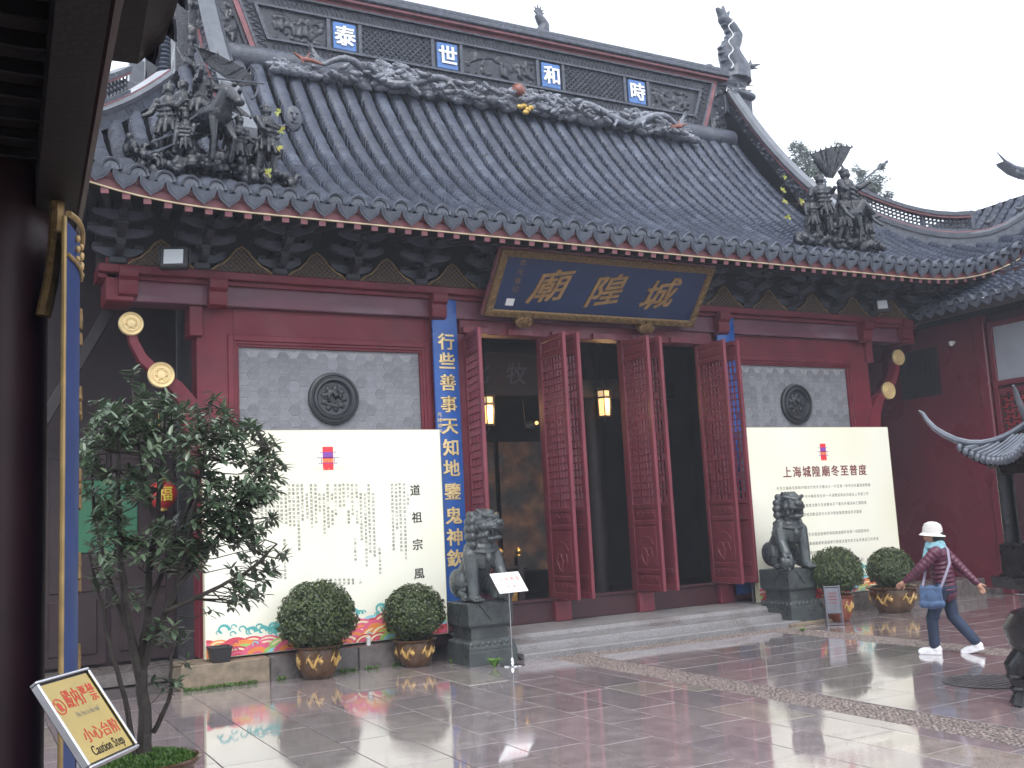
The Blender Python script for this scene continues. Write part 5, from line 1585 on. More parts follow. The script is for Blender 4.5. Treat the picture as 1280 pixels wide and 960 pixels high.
board('notice_board', 'large cream notice board with vertical black text left of the doors', BLX0, BLX1, BLZ0, BLZ1, BLY, print_left, 1)
BRY = 13.30
p0 = atY(932, 535, BRY); p1 = atY(1109, 533, BRY)
def print_right(t, F):
    u = lambda px, py: atY(px, py, BRY)
    p = u(1029, 565); logo(t, F, p.x, p.z, .25)
    m = MB()
    s_ = '上海城隍廟冬至普度'
    a, b_ = u(984, 591), u(1078, 587)
    for i, ch in enumerate(s_):
        m = MB(); put_bold(m, ch, F, a.x + (b_.x - a.x) * i / 8, (a.z + b_.z) / 2, .205, .005, key='bold'); m.build('printed_character', 'ink_red', t, smooth=False)
    z = u(1040, 608).z
    for i, line in enumerate(R_TXT):
        xa = u(972, 608).x; xb = u(1097, 608).x; n = len(line); full = 34
        m = MB()
        for k, ch in enumerate(line[:full]): put_char(m, ch, F, xa + (xb - xa) * k / full, z, .064, 'tiny')
        m.build('printed_line', 'ink_brown', t, smooth=False)
        z -= .158 if i not in (4, 7) else .19
    waves(t, F, p0.x + .01, p1.x - .01, .30 + .012, 8, .40)
board('notice_board', 'large cream notice board with a red heading right of the doors', p0.x, p1.x, .30, 3.25, BRY, print_right, 1)
# shadow-side frame tube of the right board
m = MB(); m.tube([(p0.x - .05, BRY + .10, .3), (p0.x - .05, BRY + .10, 3.2)], .016, 8)
for z in np.arange(.6, 3.2, .38): m.tube([(p0.x - .05, BRY + .10, z), (p0.x + .0, BRY + .07, z)], .010, 6)
tag(m.build('support_pole', 'grey_metal'), 'thin metal pole standing behind the left edge of the right notice board', 'pole')

# small things on the ledge
p = atY(274, 816, 13.45)
m = MB(); m.sqlathe([(.105, 0), (.13, .17), (.14, .17), (.14, .19), (.12, .19), (.10, .03)], (0, 0, 0)); tag(m.build('plastic_planter', 'black_plastic', loc=(p.x, 13.42, .302), smooth=False), 'small black plastic planter on the ledge before the left notice board', 'planter')
p = atY(459, 802, 13.45)
m = MB(); m.lathe([(.03, 0), (.036, .10), (.040, .105), (.034, .1), (.028, .01)], 16); tag(m.build('paper_cup', 'white_plastic', loc=(p.x, 13.40, .301)), 'small white paper cup on the ledge between the left round shrubs', 'cup')

# ================================================================== GUARDIAN LIONS
def lion_mesh(turn, paw):
    """seated lion looking along -y; turn = head turn; paw: raised front paw side (+1/-1), resting on a ball or cub"""
    m_ = MB()
    m_.cap((0, .20, .30), (0, -.10, .62), .235, .215, 16); m_.cap((0, -.10, .60), (0, -.12, .78), .215, .185, 14); m_.ell((0, -.20, .60), (.19, .13, .19))
    for s_ in (-1, 1):
        m_.ell((s_ * .205, .20, .24), (.115, .23, .20), Matrix.Rotation(R(18), 3, 'X')); m_.cap((s_ * .23, .04, .10), (s_ * .24, -.08, .055), .075, .065, 10)
        m_.ell((s_ * .16, -.13, .64), (.11, .13, .17))
        for k in range(4): m_.cap((s_ * .24 - .055 + .037 * k, -.10, .04), (s_ * .24 - .06 + .04 * k, -.17, .028), .026, .022, 7)
        if s_ == paw:
            m_.chain([(s_ * .19, -.17, .60), (s_ * .22, -.24, .42), (s_ * .22, -.36, .27)], [.105, .085, .075]); 
            for k in range(4): m_.cap((s_ * .22 - .055 + .037 * k, -.38, .25), (s_ * .22 - .055 + .037 * k, -.43, .19), .027, .022, 7)
            m_.ell((s_ * .22, -.37, .11), .125, None, 14, 10)
            for k in range(7):
                a = k * 2 * PI / 7; m_.ell((s_ * .22 + .11 * math.cos(a), -.37 - .05 + .05 * math.sin(k * 2.2), .11 + .11 * math.sin(a)), .028, None, 7, 5)
        else:
            m_.chain([(s_ * .185, -.17, .62), (s_ * .20, -.215, .36), (s_ * .195, -.25, .10)], [.115, .088, .078])
            m_.ell((s_ * .20, -.29, .055), (.09, .11, .055))
            for k in range(4): m_.cap((s_ * .20 - .06 + .04 * k, -.34, .045), (s_ * .20 - .065 + .043 * k, -.42, .03), .030, .024, 7)
            for k in range(3): m_.ell((s_ * .25, -.15 + .03 * k, .30 - .07 * k), .035, None, 7, 5)
    for k in range(9):              # tail along the back
        m_.ell((.02 * math.sin(k), .42 - .012 * k, .12 + .075 * k), (.07, .055, .06), None, 8, 6)
    # head
    H = MB(); 
    H.ell((0, -.04, .0), (.20, .20, .185)); H.ell((0, -.21, -.02), (.16, .12, .085)); H.ell((0, -.315, .025), (.085, .05, .05)); 
    H.ell((0, -.18, -.185), (.125, .12, .042)); H.cap((-.11, -.15, -.10), (-.12, -.06, -.09), .05); H.cap((.11, -.15, -.10), (.12, -.06, -.09), .05)
    H.ell((0, -.275, -.045), (.135, .05, .028)); H.ell((0, -.275, -.175), (.10, .04, .03)); H.ell((0, -.03, -.20), (.17, .16, .10))
    for s_ in (-1, 1):
        H.ell((s_ * .085, -.195, .065), .048, None, 10, 8); H.cap((s_ * .02, -.245, .095), (s_ * .17, -.16, .14), .042, .034, 8); H.ell((s_ * .05, -.29, -.012), .032)
        H.ell((s_ * .15, -.13, -.02), (.06, .08, .065)); H.ell((s_ * .19, .0, .09), (.03, .05, .06)); H.cap((s_ * .10, -.25, -.09), (s_ * .10, -.255, -.125), .018, .008, 6)
        for k in range(3): H.ell((s_ * (.135 + .01 * k), -.17 + .05 * k, -.13 - .01 * k), .035, None, 8, 6)
    H.ell((0, -.07, .07), (.185, .175, .15)); H.ell((0, -.11, .165), (.10, .10, .05))
    for k in range(5): H.cap((-.10 + .05 * k, -.18, .12), (-.11 + .055 * k, -.02, .20), .024, .03, 7)
    # curled mane
    for r_, z, n, a0, a1, cr in ((.17, .14, 6, .3, PI - .3, .058), (.205, .05, 7, .1, PI - .1, .060), (.215, -.05, 7, .05, PI - .05, .062), (.21, -.15, 7, .05, PI - .05, .062), (.19, -.26, 7, .15, PI - .15, .062), (.16, -.36, 6, .3, PI - .3, .058)):
        for k in range(n):
            a = a0 + (a1 - a0) * k / (n - 1); c = (r_ * math.cos(a), r_ * .85 * math.sin(a) - .0, z)
            H.ell(c, cr, None, 9, 7)
            q = Vector((math.cos(a), math.sin(a), 0)); H.ell(tuple(Vector(c) + q * cr * .55), cr * .45, None, 7, 5)
    M_ = Matrix.Translation((0, -.17, 1.02)) @ Matrix.Rotation(turn, 4, 'Z')
    m_.M = M_; m_.add(H.v, H.f); m_.M = None
    # collar with bell and tassels
    ring = [(.215 * math.cos(a), -.13 + .225 * math.sin(a), .70 + .05 * math.sin(a)) for a in np.linspace(0, 2 * PI, 24)]
    m_.tube(ring, .016, 7, cap=False)
    m_.ell((0, -.365, .575), (.05, .045, .055)); m_.box((0, -.355, .64), (.08, .04, .05)); m_.ell((0, -.15, .70), (.205, .20, .16))
    return sculpt(m_, .0095, 1, 'lion')
def pedestal(t, low):
    h0 = -.90
    m = MB(); m.sqlathe([(.43, h0), (.43, h0 + .22 - .03), (.425, h0 + .215)]); m.build('plinth', 'lion_base', t, smooth=False)
    m = MB(); m.sqlathe([(.415, h0 + .217), (.415, h0 + .25), (.40, h0 + .29), (.36, h0 + .345), (.345, h0 + .36)]);
    for a in range(4):
        q = Matrix.Rotation(a * PI / 2, 3, 'Z')
        for k in range(8):
            x = -.36 + .103 * k; m.ell(tuple(q @ Vector((x, -.385, h0 + .30))), tuple(abs(v) for v in (q @ Vector((.05, .03, .045)))), None, 9, 6)
    m.build('lotus_moulding', 'lion_base', t)
    m = MB(); m.sqlathe([(.33, h0 + .355), (.33, h0 + .53), (.325, h0 + .535)]); m.build('waist', 'lion_base', t, smooth=False)
    m = MB(); m.sqlathe([(.36, h0 + .533), (.395, h0 + .57), (.40, h0 + .60), (.40, -.012), (.39, 0)])
    for a in range(4):           # pointed cloth corners
        q = Matrix.Rotation(a * PI / 2, 4, 'Z')
        m.M = q; m.prism([(-.39, -.02), (.39, -.02), (.0, -.29)] if False else [(-.22, -.015), (.22, -.015), (0, -.27)], lambda u, v, d: (u, -.401 - d, v), -.002, .022); m.M = None
    m.build('cloth_block', 'lion_base', t, smooth=False)
def lion(label, x, y, z, turn, paw, body_rot):
    t = thing('stone_lion', label, 'lion statue', (x, y, z))
    # Empty at the foot of the pedestal
    hold = .82
    me = lion_mesh(turn, paw)
    class _: pass
    o = link('lion', me, 'lion', t); o.location = (0, 0, hold + .002); o.scale = (1.0, .92, 1.0); o.rotation_euler = (0, 0, body_rot)
    before = set(t.children); pedestal(t, 0)
    for c in t.children:
        if c not in before: c.location = (0, 0, hold); c.scale = (.84, .84, .911)
    return t
lion('dark grey stone lion with head turned aside, on a pedestal left of the steps', 6.26, 12.69, 0, R(30), 1, R(2))
lion('dark grey stone lion with paw on a ball, on a pedestal right of the steps', 11.93, 12.69, .05, R(4), -1, R(-12))
# stone slab under the right lion
m = MB(); m.box((11.93, 12.66, .024), (.92, .84, .05), .008); tag(m.build('stone_slab', 'ledge_old'), 'flat stone slab under the pedestal of the right lion', 'slab')

# ================================================================== ROUND SHRUBS IN POTS
def leaf_ball(n, seed, ls):
    rr = random.Random(seed); vs = []; fs = []
    for i in range(n):
        u = rr.uniform(-.93, 1); a = rr.uniform(0, 2 * PI); s_ = math.sqrt(1 - u * u)
        d = Vector((s_ * math.cos(a), s_ * math.sin(a), u))
        R_ = 1.0 + .10 * noise.noise(d * 3.1 + Vector((seed, 0, 0))) + .05 * noise.noise(d * 8)
        r_ = R_ * (rr.random() ** .30 if rr.random() < .85 else rr.uniform(.4, 1))
        if u < -.55: r_ *= rr.uniform(.8, 1.0)
        c = d * r_ * Vector((1, 1, .93)).x; c.z *= .93
        q = (d + Vector((rr.uniform(-1, 1), rr.uniform(-1, 1), rr.uniform(-.6, 1))) * .75).normalized()
        t = q.orthogonal(); t = Matrix.Rotation(rr.uniform(0, 2 * PI), 3, q) @ t; b_ = q.cross(t); l = ls * rr.uniform(.7, 1.25)
        k = len(vs)
        vs += [c - t * l, c + b_ * l * .48 + q * l * .1, c + t * l, c - b_ * l * .48 + q * l * .1]; fs += [(k, k + 1, k + 2), (k, k + 2, k + 3)]
    m_ = MB(); m_.add(vs, fs); return m_.mesh('crown', False)
ball_me = [leaf_ball(15000, 3, .042), leaf_ball(15000, 8, .042)]
def stems_mesh(seed):
    rr = random.Random(seed); m_ = MB()
    for k in range(10):
        a = rr.uniform(0, 2 * PI); m_.tube([(.03 * math.cos(a), .03 * math.sin(a), -1.0), (.16 * math.cos(a), .16 * math.sin(a), -.72), (.42 * math.cos(a + .3), .42 * math.sin(a + .3), -.2), (.6 * math.cos(a + .2), .6 * math.sin(a + .2), .3)], [.035, .03, .02, .008], 5)
    return m_.mesh('stems')
stem_me = stems_mesh(2)
def dragon_motif(s_, seed):
    """gilded dragon wrapped on the pot wall, returned as tubes at angle/height"""
    pts = [(t * .5 - .25, .02 * math.sin(t * 22) + .0) for t in np.linspace(0, 1, 22)]
    return pts
def potted(label, px, py, r_ball, ball_px, pot_r, pot_h, mt, seed, bi, cz=None):
    p = atZ(px, py, 0)
    t = thing('potted_shrub', label, 'potted shrub', (p.x, p.y + pot_r * .62, 0), group='clipped round shrubs in glazed pots')
    R_, Hh = pot_r, pot_h
    m = MB(); m.lathe([(R_ * .60, 0), (R_ * .66, .01), (R_ * .82, Hh * .25), (R_ * .93, Hh * .55), (R_ * .95, Hh * .80), (R_ * .93, Hh * .88), (R_ * 1.06, Hh * .93), (R_ * 1.10, Hh * .98), (R_ * 1.04, Hh), (R_ * .95, Hh * .96), (R_ * .90, Hh * .86)], 36); pot = m.build('pot', mt, t)
    # raised gilded dragons
    def rad(z): return np.interp(z / Hh, [0, .25, .55, .80], [.66, .82, .93, .95]) * R_ + .004
    def on(a, z): return (rad(z) * math.cos(a), rad(z) * math.sin(a), z)
    for base in np.arange(0, 2 * PI, 2 * PI / 5):
        b0 = base + seed; m = MB()
        m.tube([on(b0 + (tt - .5) * .75, Hh * (.52 + .13 * math.sin(tt * 10))) for tt in np.linspace(0, 1, 18)], [.006 + .016 * math.sin(PI * (tt * .9 + .06)) for tt in np.linspace(0, 1, 18)], 5)
        for tt in (.15, .35, .55, .75, .9):
            z = Hh * (.52 + .13 * math.sin(tt * 10)); a = b0 + (tt - .5) * .75
            for sg in (1, -1): m.tube([on(a, z), on(a + .06, z + sg * Hh * .10), on(a + .12, z + sg * Hh * .13)], [.011, .008, .003], 4)
        m.ell(on(b0 + .37, Hh * .55), (.03, .03, .03), None, 7, 5)
        m.build('dragon_motif', 'pot_motif', pot)
    m = MB(); m.lathe([(.0, Hh * .90), (R_ * .92, Hh * .88)], 24, cap=False); m.build('soil', 'soil', t)
    c = atY(*ball_px, p.y + pot_r * .62)
    o = link('crown', ball_me[bi], 'leaf_box', t); o.location = (0, 0, c.z); o.scale = (r_ball, r_ball, r_ball); o.rotation_euler = (0, 0, seed)
    o = link('stems', stem_me, 'bark', t); zs_ = (c.z - Hh * .88); o.location = (0, 0, c.z); o.scale = (r_ball, r_ball, zs_)
    return t
potted('round clipped shrub in a brown dragon pot, leftmost of the four', 404, 849, .515, (409, 771), .285, .42, 'pot', .4, 0)
potted('round clipped shrub in a brown dragon pot, second from the left beside the lion', 526, 834, .43, (520, 766), .27, .36, 'pot', 1.3, 1)
potted('round clipped shrub in a reddish pot behind the small folding floor sign', 1059, 777, .435, (1050, 714), .235, .42, 'pot_red', 2.2, 0)
potted('round clipped shrub in a wide pot behind the walking person, rightmost of the four', 1133, 766, .40, (1135, 709), .40, .44, 'pot', .9, 1)

# ================================================================== SIGNS
p = atZ(645, 833, 0); t = thing('placard_stand', 'thin steel stand holding a small white placard beside the left lion', 'sign stand', (p.x + .03, 12.10, 0))
m = MB(); m.lathe([(.0, .0), (.17, .0), (.17, .012), (.12, .022), (.035, .035), (.03, .07), (.018, .09), (.018, .10), (0, .10)], 28, cap=False); m.build('base', 'steel', t)
m = MB(); m.tube([(0, 0, .09), (0, 0, 1.02)], .011, 10); m.build('pole', 'steel', t)
rot = Matrix.Rotation(R(8), 3, 'Z') @ Matrix.Rotation(R(-40), 3, 'X')
def fp(u, v, d): return tuple(rot @ Vector((u, -d, v)) + Vector((0, -.02, 1.07)))
m = MB(); m.box((0, -.02, 1.07), (.47, .012, .33), .004, rot); m.build('placard', 'white_plastic', t)
load_glyphs('文明敬香請勿攀爬小心地滑殿内严禁烟火台階', 1, 0, 'tiny')
m = MB()
for line, v, s_ in (('文明敬香', .05, .075), ('請勿攀爬', -.07, .045), ('小心地滑', -.115, .035)):
    for k, ch in enumerate(line): put_char(m, ch, fp, (-.5 * (len(line) - 1) + k) * s_ * 1.15 + .03, v, s_, 'tiny', lift=.0075)
m.add([fp(-.18, .125, .0075), fp(.18, .125, .0075), fp(.18, .132, .0075), fp(-.18, .132, .0075)], [(0, 1, 2, 3)])
m.build('lettering', 'sign_red', t, smooth=False)

p = atZ(1052, 781, 0); t = thing('folding_sign', 'small grey folding sign standing on the floor beside the right lion', 'sign', (p.x - .12, p.y, 0), (0, 0, R(-38)))
m = MB(); q = Matrix.Rotation(R(-12), 3, 'X')
for s_ in (-1, 1):
    m.box(tuple(q @ Vector((s_ * .115, 0, .31))), (.022, .018, .62), .004, q)
for z in (.02, .2, .60): m.box(tuple(q @ Vector((0, 0, z))), (.23, .018, .022), .004, q)
m.build('frame', 'grey_metal', t)
m = MB(); m.box(tuple(q @ Vector((0, .006, .38))), (.205, .008, .40), .002, q); m.build('panel', 'grey_metal', t)
m = MB(); q2 = Matrix.Rotation(R(14), 3, 'X')
for s_ in (-1, 1): m.box(tuple(q2 @ Vector((s_ * .115, 0, .30)) + Vector((0, .285, 0))), (.02, .016, .60), .004, q2)
m.build('back_legs', 'grey_metal', t)
m = MB(); rr = random.Random(5)
for k in range(4): m.box(tuple(q @ Vector((0, -.002, .50 - .05 * k))), (.13, .002, .014), 0, q)
m.build('faded_print', 'ink_red', t, smooth=False)
# red and gold drum-like ornament behind the right lion
p = atY(1022, 744, 13.1); m = MB(); m.M = Matrix.Translation((p.x, 13.05, .52)) @ Matrix.Rotation(R(70), 4, 'X'); m.lathe([(0, 0), (.17, 0), (.2, .03), (.2, .09), (.17, .12), (0, .12)], 24, cap=False)
m.cur = 1; m.lathe([(.05, .122), (.10, .126), (.105, .122)], 20, cap=False); m.M = None
m.cur = 0; m.bx(p.x - .14, p.x + .14, 13.0, 13.25, .302, .40, .01)
tag(m.build('red_drum', ['red_cloth', 'gold_spot']), 'red and gold round ornament on the ledge between right lion and reddish pot', 'ornament')

# ================================================================== PERSON
pf = atZ(1170, 815, 0); pb = atZ(1208, 820, 0)
per_base = (pf + pb) / 2
FW = Vector((-CAM_RIGHT.x, -CAM_RIGHT.y, 0)).normalized()       # walks towards the left of the picture
yaw = R(116)
person = thing('person', 'person in a white knitted hat, maroon quilted jacket and jeans walking past the censer', 'person', (per_base.x, per_base.y, 0), (0, 0, yaw))
# local: x forward, y to the person's left (towards the viewer), z up
J = dict(hip=(0, 0, .80), chest=(.02, 0, 1.14), neck=(.05, 0, 1.28), head=(.075, 0, 1.43),
         ls=(.02, .16, 1.235), le=(.20, .23, 1.04), lw=(.40, .21, .885), rs=(.02, -.16, 1.235), re=(-.17, -.21, 1.02), rw=(-.34, -.22, .83),
         lh=(0, .085, .80), lk=(.155, .09, .44), la=(.16, .09, .085), rh=(0, -.085, .80), rk=(-.05, -.09, .44), ra=(-.29, -.09, .12))
def hand(m_, w_, d, s_, curl=.35):
    w_ = Vector(w_); d = Vector(d).normalized(); side = d.cross(Vector((0, 0, 1))); 
    if side.length < .1: side = Vector((0, 1, 0))
    side.normalize(); side = Vector((0, 1, 0)); up = side.cross(d).normalized(); k = up
    m_.cap(w_, w_ + d * .055, .030, .032, 10)
    for i, L in enumerate((.062, .072, .068, .055)):
        b_ = w_ + d * .075 + k * (.027 - .018 * i); mid = b_ + d * L * .55 + side * (-.012 * s_ * 1); tip = mid + (d * .8 - side * s_ * .6).normalized() * L * .5
        m_.cap(b_, mid, .0095, .009, 7); m_.cap(mid, tip, .009, .0075, 7)
    th = w_ + d * .03 + k * .03; m_.cap(th, th + (d * .7 + k * .7).normalized() * .035, .012, .010, 7); m_.cap(th + (d * .7 + k * .7).normalized() * .035, th + d * .055 + k * .035, .010, .008, 7)
m_ = MB()
m_.cap((0, 0, .82), (.02, 0, 1.12), .11, .12, 14); m_.cap(J['chest'], J['neck'], .10, .06); m_.cap(J['neck'], (.06, 0, 1.36), .052, .05)
m_.ell(J['head'], (.092, .074, .112), None, 18, 13); m_.ell((.115, 0, 1.375), (.045, .045, .04)); m_.ell((.168, 0, 1.415), (.016, .012, .018)); m_.ell((.158, 0, 1.43), (.012, .010, .025))
m_.ell((.152, 0, 1.375), (.012, .024, .008)); m_.ell((.148, 0, 1.362), (.010, .02, .008))
for s_ in (-1, 1): m_.ell((.145, s_ * .030, 1.438), (.012, .015, .009)); m_.ell((.07, s_ * .076, 1.415), (.018, .01, .03)); m_.ell((.135, s_ * .045, 1.40), (.03, .025, .03))
for a, b_, c in (('ls', 'le', 'lw'), ('rs', 're', 'rw')):
    m_.chain([J[a], J[b_], J[c]], [.045, .036, .026])
hand(m_, J['lw'], (.85, -.1, -.55), 1); hand(m_, J['rw'], (-.5, 0, -.85), -1)
for a, b_, c in (('lh', 'lk', 'la'), ('rh', 'rk', 'ra')): m_.chain([J[a], J[b_], J[c]], [.08, .055, .038])
m_.cap((.16, .09, .06), (.26, .09, .035), .032, .026); m_.cap((-.29, -.09, .09), (-.20, -.09, .035), .032, .026)
body = link('body', sculpt(m_, .0075, 1, 'body'), 'skin', person)
# jacket: quilted rolls
m_ = MB()
def rolls(a, b_, r0, r1, n, sq=1.0):
    a, b_ = Vector(a), Vector(b_); t = (b_ - a).normalized()
    for i in range(n):
        f_ = (i + .5) / n; c = a.lerp(b_, f_); r_ = r0 + (r1 - r0) * f_; h = (b_ - a).length / n * .72
        q = Vector((0, 0, 1)).rotation_difference(t).to_matrix(); m_.ell(tuple(c), (r_, r_ * sq, h), q, 14, 8)
    m_.cap(a, b_, r0 * .88, r1 * .88, 12)
rolls((-.015, 0, .745), (.02, 0, 1.22), .150, .140, 9, 1.16)
m_.ell((.01, 0, 1.20), (.125, .19, .085)); m_.cap((.03, 0, 1.24), (.05, 0, 1.30), .085, .072)
rolls((.01, .165, 1.24), J['le'], .080, .066, 5); rolls(J['le'], Vector(J['lw']) + Vector((-.01, 0, .01)), .064, .044, 5)
rolls((.01, -.165, 1.24), J['re'], .080, .066, 5); rolls(J['re'], J['rw'], .064, .044, 5)
link('jacket', sculpt(m_, .009, 2, 'jacket'), 'jacket', person)
m_ = MB()
m_.ell((-.01, 0, .79), (.145, .165, .12)); m_.chain([J['lh'], J['lk'], (.155, .09, .12)], [.098, .070, .062], 14); m_.chain([J['rh'], J['rk'], (-.275, -.09, .15)], [.098, .072, .062], 14)
for k in range(3): m_.ell((.155, .09, .14 + .035 * k), (.068, .066, .018)); 
m_.ell((.13, .09, .45), (.07, .072, .05)); m_.ell((-.06, -.09, .43), (.072, .074, .05))
link('trousers', sculpt(m_, .010, 2, 'trousers'), 'jeans', person)
def shoe(c, pitch, nm):
    s_ = MB(); s_.ell((.06, 0, .045), (.13, .046, .042)); s_.ell((-.03, 0, .06), (.065, .046, .058)); s_.cap((-.02, 0, .08), (-.03, 0, .11), .045, .04); s_.box((.045, 0, .014), (.255, .086, .028)); s_.ell((.15, 0, .03), (.045, .044, .028))
    for k in range(4): s_.cap((.02 + .022 * k, -.03, .088 - .008 * k), (.02 + .022 * k, .03, .088 - .008 * k), .007, .007, 6)
    me = sculpt(s_, .008, 1, 'shoe'); o = link('shoe', me, 'shoe', person); o.location = c; o.rotation_euler = (0, pitch, 0)
shoe((.165, .09, .0), 0, 'l'); shoe((-.285, -.09, .028), R(16), 'r')
m_ = MB(); m_.lathe([(.0, .118), (.05, .112), (.092, .085), (.110, .04), (.113, .005), (.118, -.02), (.150, -.048), (.158, -.055), (.146, -.056), (.108, -.028), (.100, .0), (.09, .05), (0, .10)], 28, cap=False)
for k in range(9): 
    r_ = .112 - .0 * k; zz = -.01 + .012 * k; rr_ = np.interp(zz, [-.02, .005, .04, .085, .112], [.119, .114, .111, .093, .051]); m_.tube([((rr_) * math.cos(a), (rr_) * math.sin(a), zz) for a in np.linspace(0, 2 * PI, 28)], .006, 5, cap=False)
o = m_.build('hat', 'hat', person); o.location = (.065, 0, 1.487); o.rotation_euler = (0, R(-6), 0); o.scale = (1.0, .92, 1.0)
m_ = MB(); m_.ell((.04, 0, 1.42), (.098, .082, .09)); link('hair', sculpt(m_, .012, 1, 'hair'), 'hair', person).location = (-.02, 0, .0)
m_ = MB()
for k, z in enumerate((1.285, 1.315, 1.34)): m_.tube([(.05 + (.105 - .01 * k) * math.cos(a), (.10 - .01 * k) * math.sin(a), z + .012 * math.sin(a * 2 + k)) for a in np.linspace(0, 2 * PI, 20)], .027, 8, cap=False)
m_.chain([(.14, .05, 1.28), (.165, .09, 1.17), (.155, .11, 1.05)], [.035, .032, .025], 8)
link('scarf', sculpt(m_, .010, 1, 'scarf'), 'scarf', person)
# shoulder bag carried on the near hip
bag = thing('shoulder_bag', 'blue denim shoulder bag hanging at the walking person\'s hip', 'bag', (per_base.x, per_base.y, 0), (0, 0, yaw))
m_ = MB(); m_.ell((.10, .235, .70), (.135, .05, .15)); m_.box((.10, .235, .74), (.25, .075, .16)); m_.cap((0, .235, .62), (.2, .235, .62), .055, .055); m_.cap((-.02, .235, .80), (.0, .232, .84), .02, .015); m_.cap((.21, .235, .80), (.20, .232, .84), .02, .015)
link('pouch', sculpt(m_, .010, 2, 'pouch'), 'bag', bag)
m_ = MB(); sp = [(-.01, .225, .80), (-.08, .215, .95), (-.13, .15, 1.10), (-.10, .05, 1.26), (-.03, -.06, 1.305), (.09, -.10, 1.24), (.165, -.02, 1.10), (.185, .13, .93), (.20, .22, .81)]
ring = [(.2, 1.0), (-.2, 1.0), (-.2, -1.0), (.2, -1.0)]
m_.tube(sp, .017, 6); m_.build('strap', 'strap', bag)

# ================================================================== RIGHT-HAND BUILDING
RX = 17.6
rb = wthing('side_building', 'dark red side building with grey tiled roof closing the right of the courtyard', 'building', (RX, 11.5, 0))
m = MB(); m.bx(RX, RX + .3, 12.95, 20, 0, 6.2); m.build('wall', 'red_wall', rb, smooth=False)
m = MB(); m.bx(RX - .02, RX + .3, 12.95, 20, 0, .10, .01); m.build('plinth', 'ledge', rb)
m = MB(); m.bx(RX - .05, RX + .3, 12.72, 12.95, 0, 5.6, .02); m.build('corner_post', 'red_wall', rb)
m = MB(); m.bx(RX - .004, RX + .02, 13.86, 14.85, 3.98, 4.98); m.build('vent_opening', 'dark_wood', rb, smooth=False)
m = MB()
for k in range(9): m.bx(RX - .012, RX - .003, 13.9 + .11 * k, 13.93 + .11 * k, 4.0, 4.96)
m.build('vent_bars', 'black_plastic', rb, smooth=False)
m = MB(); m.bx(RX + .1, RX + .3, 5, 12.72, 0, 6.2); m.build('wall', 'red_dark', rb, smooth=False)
for k, (ya, yb_) in enumerate(((11.72, 12.62), (10.4, 11.5), (9.1, 10.2), (7.8, 8.9))):
    m = MB(); z0, z1 = 2.95, 5.18
    for z in (z0, 4.02, 3.86, z1): m.bx(RX - .02, RX + .09, ya, yb_, z - .05, z + .05, .006)
    for y in (ya, yb_): m.bx(RX - .022, RX + .088, y - .05, y + .05, z0 - .05, z1 + .05, .006)
    wn = m.build('window', 'red_wall', rb)
    m = MB(); m.bx(RX + .03, RX + .045, ya + .05, yb_ - .05, 4.07, z1 - .05); m.build('pane', 'frosted', wn, smooth=False)
    m = MB(); m.bx(RX + .07, RX + .085, ya + .05, yb_ - .05, z0 + .05, 3.81); m.build('backing', 'lattice_red', wn, smooth=False)
    m = MB(); h = 3.81 - z0 - .05; wd = yb_ - ya - .1; n = 7
    for i in range(n):
        for j in range(n):
            y = ya + .05 + wd * (i + .5) / n; z = z0 + .05 + h * (j + .5) / n
            if (i + j) % 2 == 0: m.bx(RX + .01, RX + .05, y - wd / n * .55, y + wd / n * .55, z - .014, z + .014)
            else: m.bx(RX + .012, RX + .048, y - .014, y + .014, z - h / n * .55, z + h / n * .55)
    m.build('fret_lattice', 'dark_wood', wn, smooth=False)
    m = MB(); m.bx(RX - .06, RX + .1, ya - .1, yb_ + .1, z0 - .14, z0 - .05, .01); m.build('sill', 'red_wall', wn)
# its roof: eave parallel to the courtyard side
EX = 16.75
def rz2(x): s_ = x - EX; return 5.62 + .42 * s_ + .10 * s_ * s_
m = MB(); n = 8; vs = []; fs = []
for i in range(n + 1):
    x = EX + 3.6 * i / n
    for y in (3.5, 17.4): vs.append((x, y, rz2(x) - .06))
for i in range(n): fs.append((i * 2, i * 2 + 1, i * 2 + 3, i * 2 + 2))
m.add(vs, fs); m.bx(EX + .08, RX + .2, 3.5, 17.4, 5.40, 5.48); rr2 = m.build('roof', 'roof_pan', rb, smooth=False)
def side_row(y):
    x0, x1 = EX, EX + 3.5; n = 30; vs = []; fs = []; q = 7; rr = random.Random(int(y * 100))
    rows = 0
    for i in range(n):
        jy = rr.uniform(-.015, .015); jz = rr.uniform(-.01, .012)
        for tt, r_ in ((i, .105), (i + .97, .085)):
            x = x0 + (x1 - x0) * tt / n; z = rz2(x) - .06 + jz
            for k in range(q):
                a = PI * k / (q - 1); vs.append((x, y + jy + r_ * math.cos(a), z + r_ * 1.1 * math.sin(a) + (.02 if r_ > .1 else 0)))
            rows += 1
    for i in range(rows - 1):
        for k in range(q - 1): fs.append((i * q + k, i * q + k + 1, (i + 1) * q + k + 1, (i + 1) * q + k))
    m_ = MB(); m_.add(vs, fs); return m_
y = 8.2
while y < 16.5:
    side_row(y).build('tile_row', 'roof_tile', rr2, angle=60)
    o = link('round_end_tile', cap_me, 'eave_tile', rr2); o.location = (EX - .01, y, rz2(EX) - .06); o.rotation_euler = (0, 0, R(-90)); o.scale = (.85, .85, .85)
    o = link('drip_tile', drip_me, 'eave_tile', rr2); o.location = (EX - .03, y + .13, rz2(EX) - .10); o.rotation_euler = (0, 0, R(-90)); o.scale = (.85, .85, .75)
    y += .26
m = MB(); m.bx(EX + .03, EX + .09, 3.5, 17.4, 5.36, 5.56); m.build('fascia', 'dark_wood', rb, smooth=False)
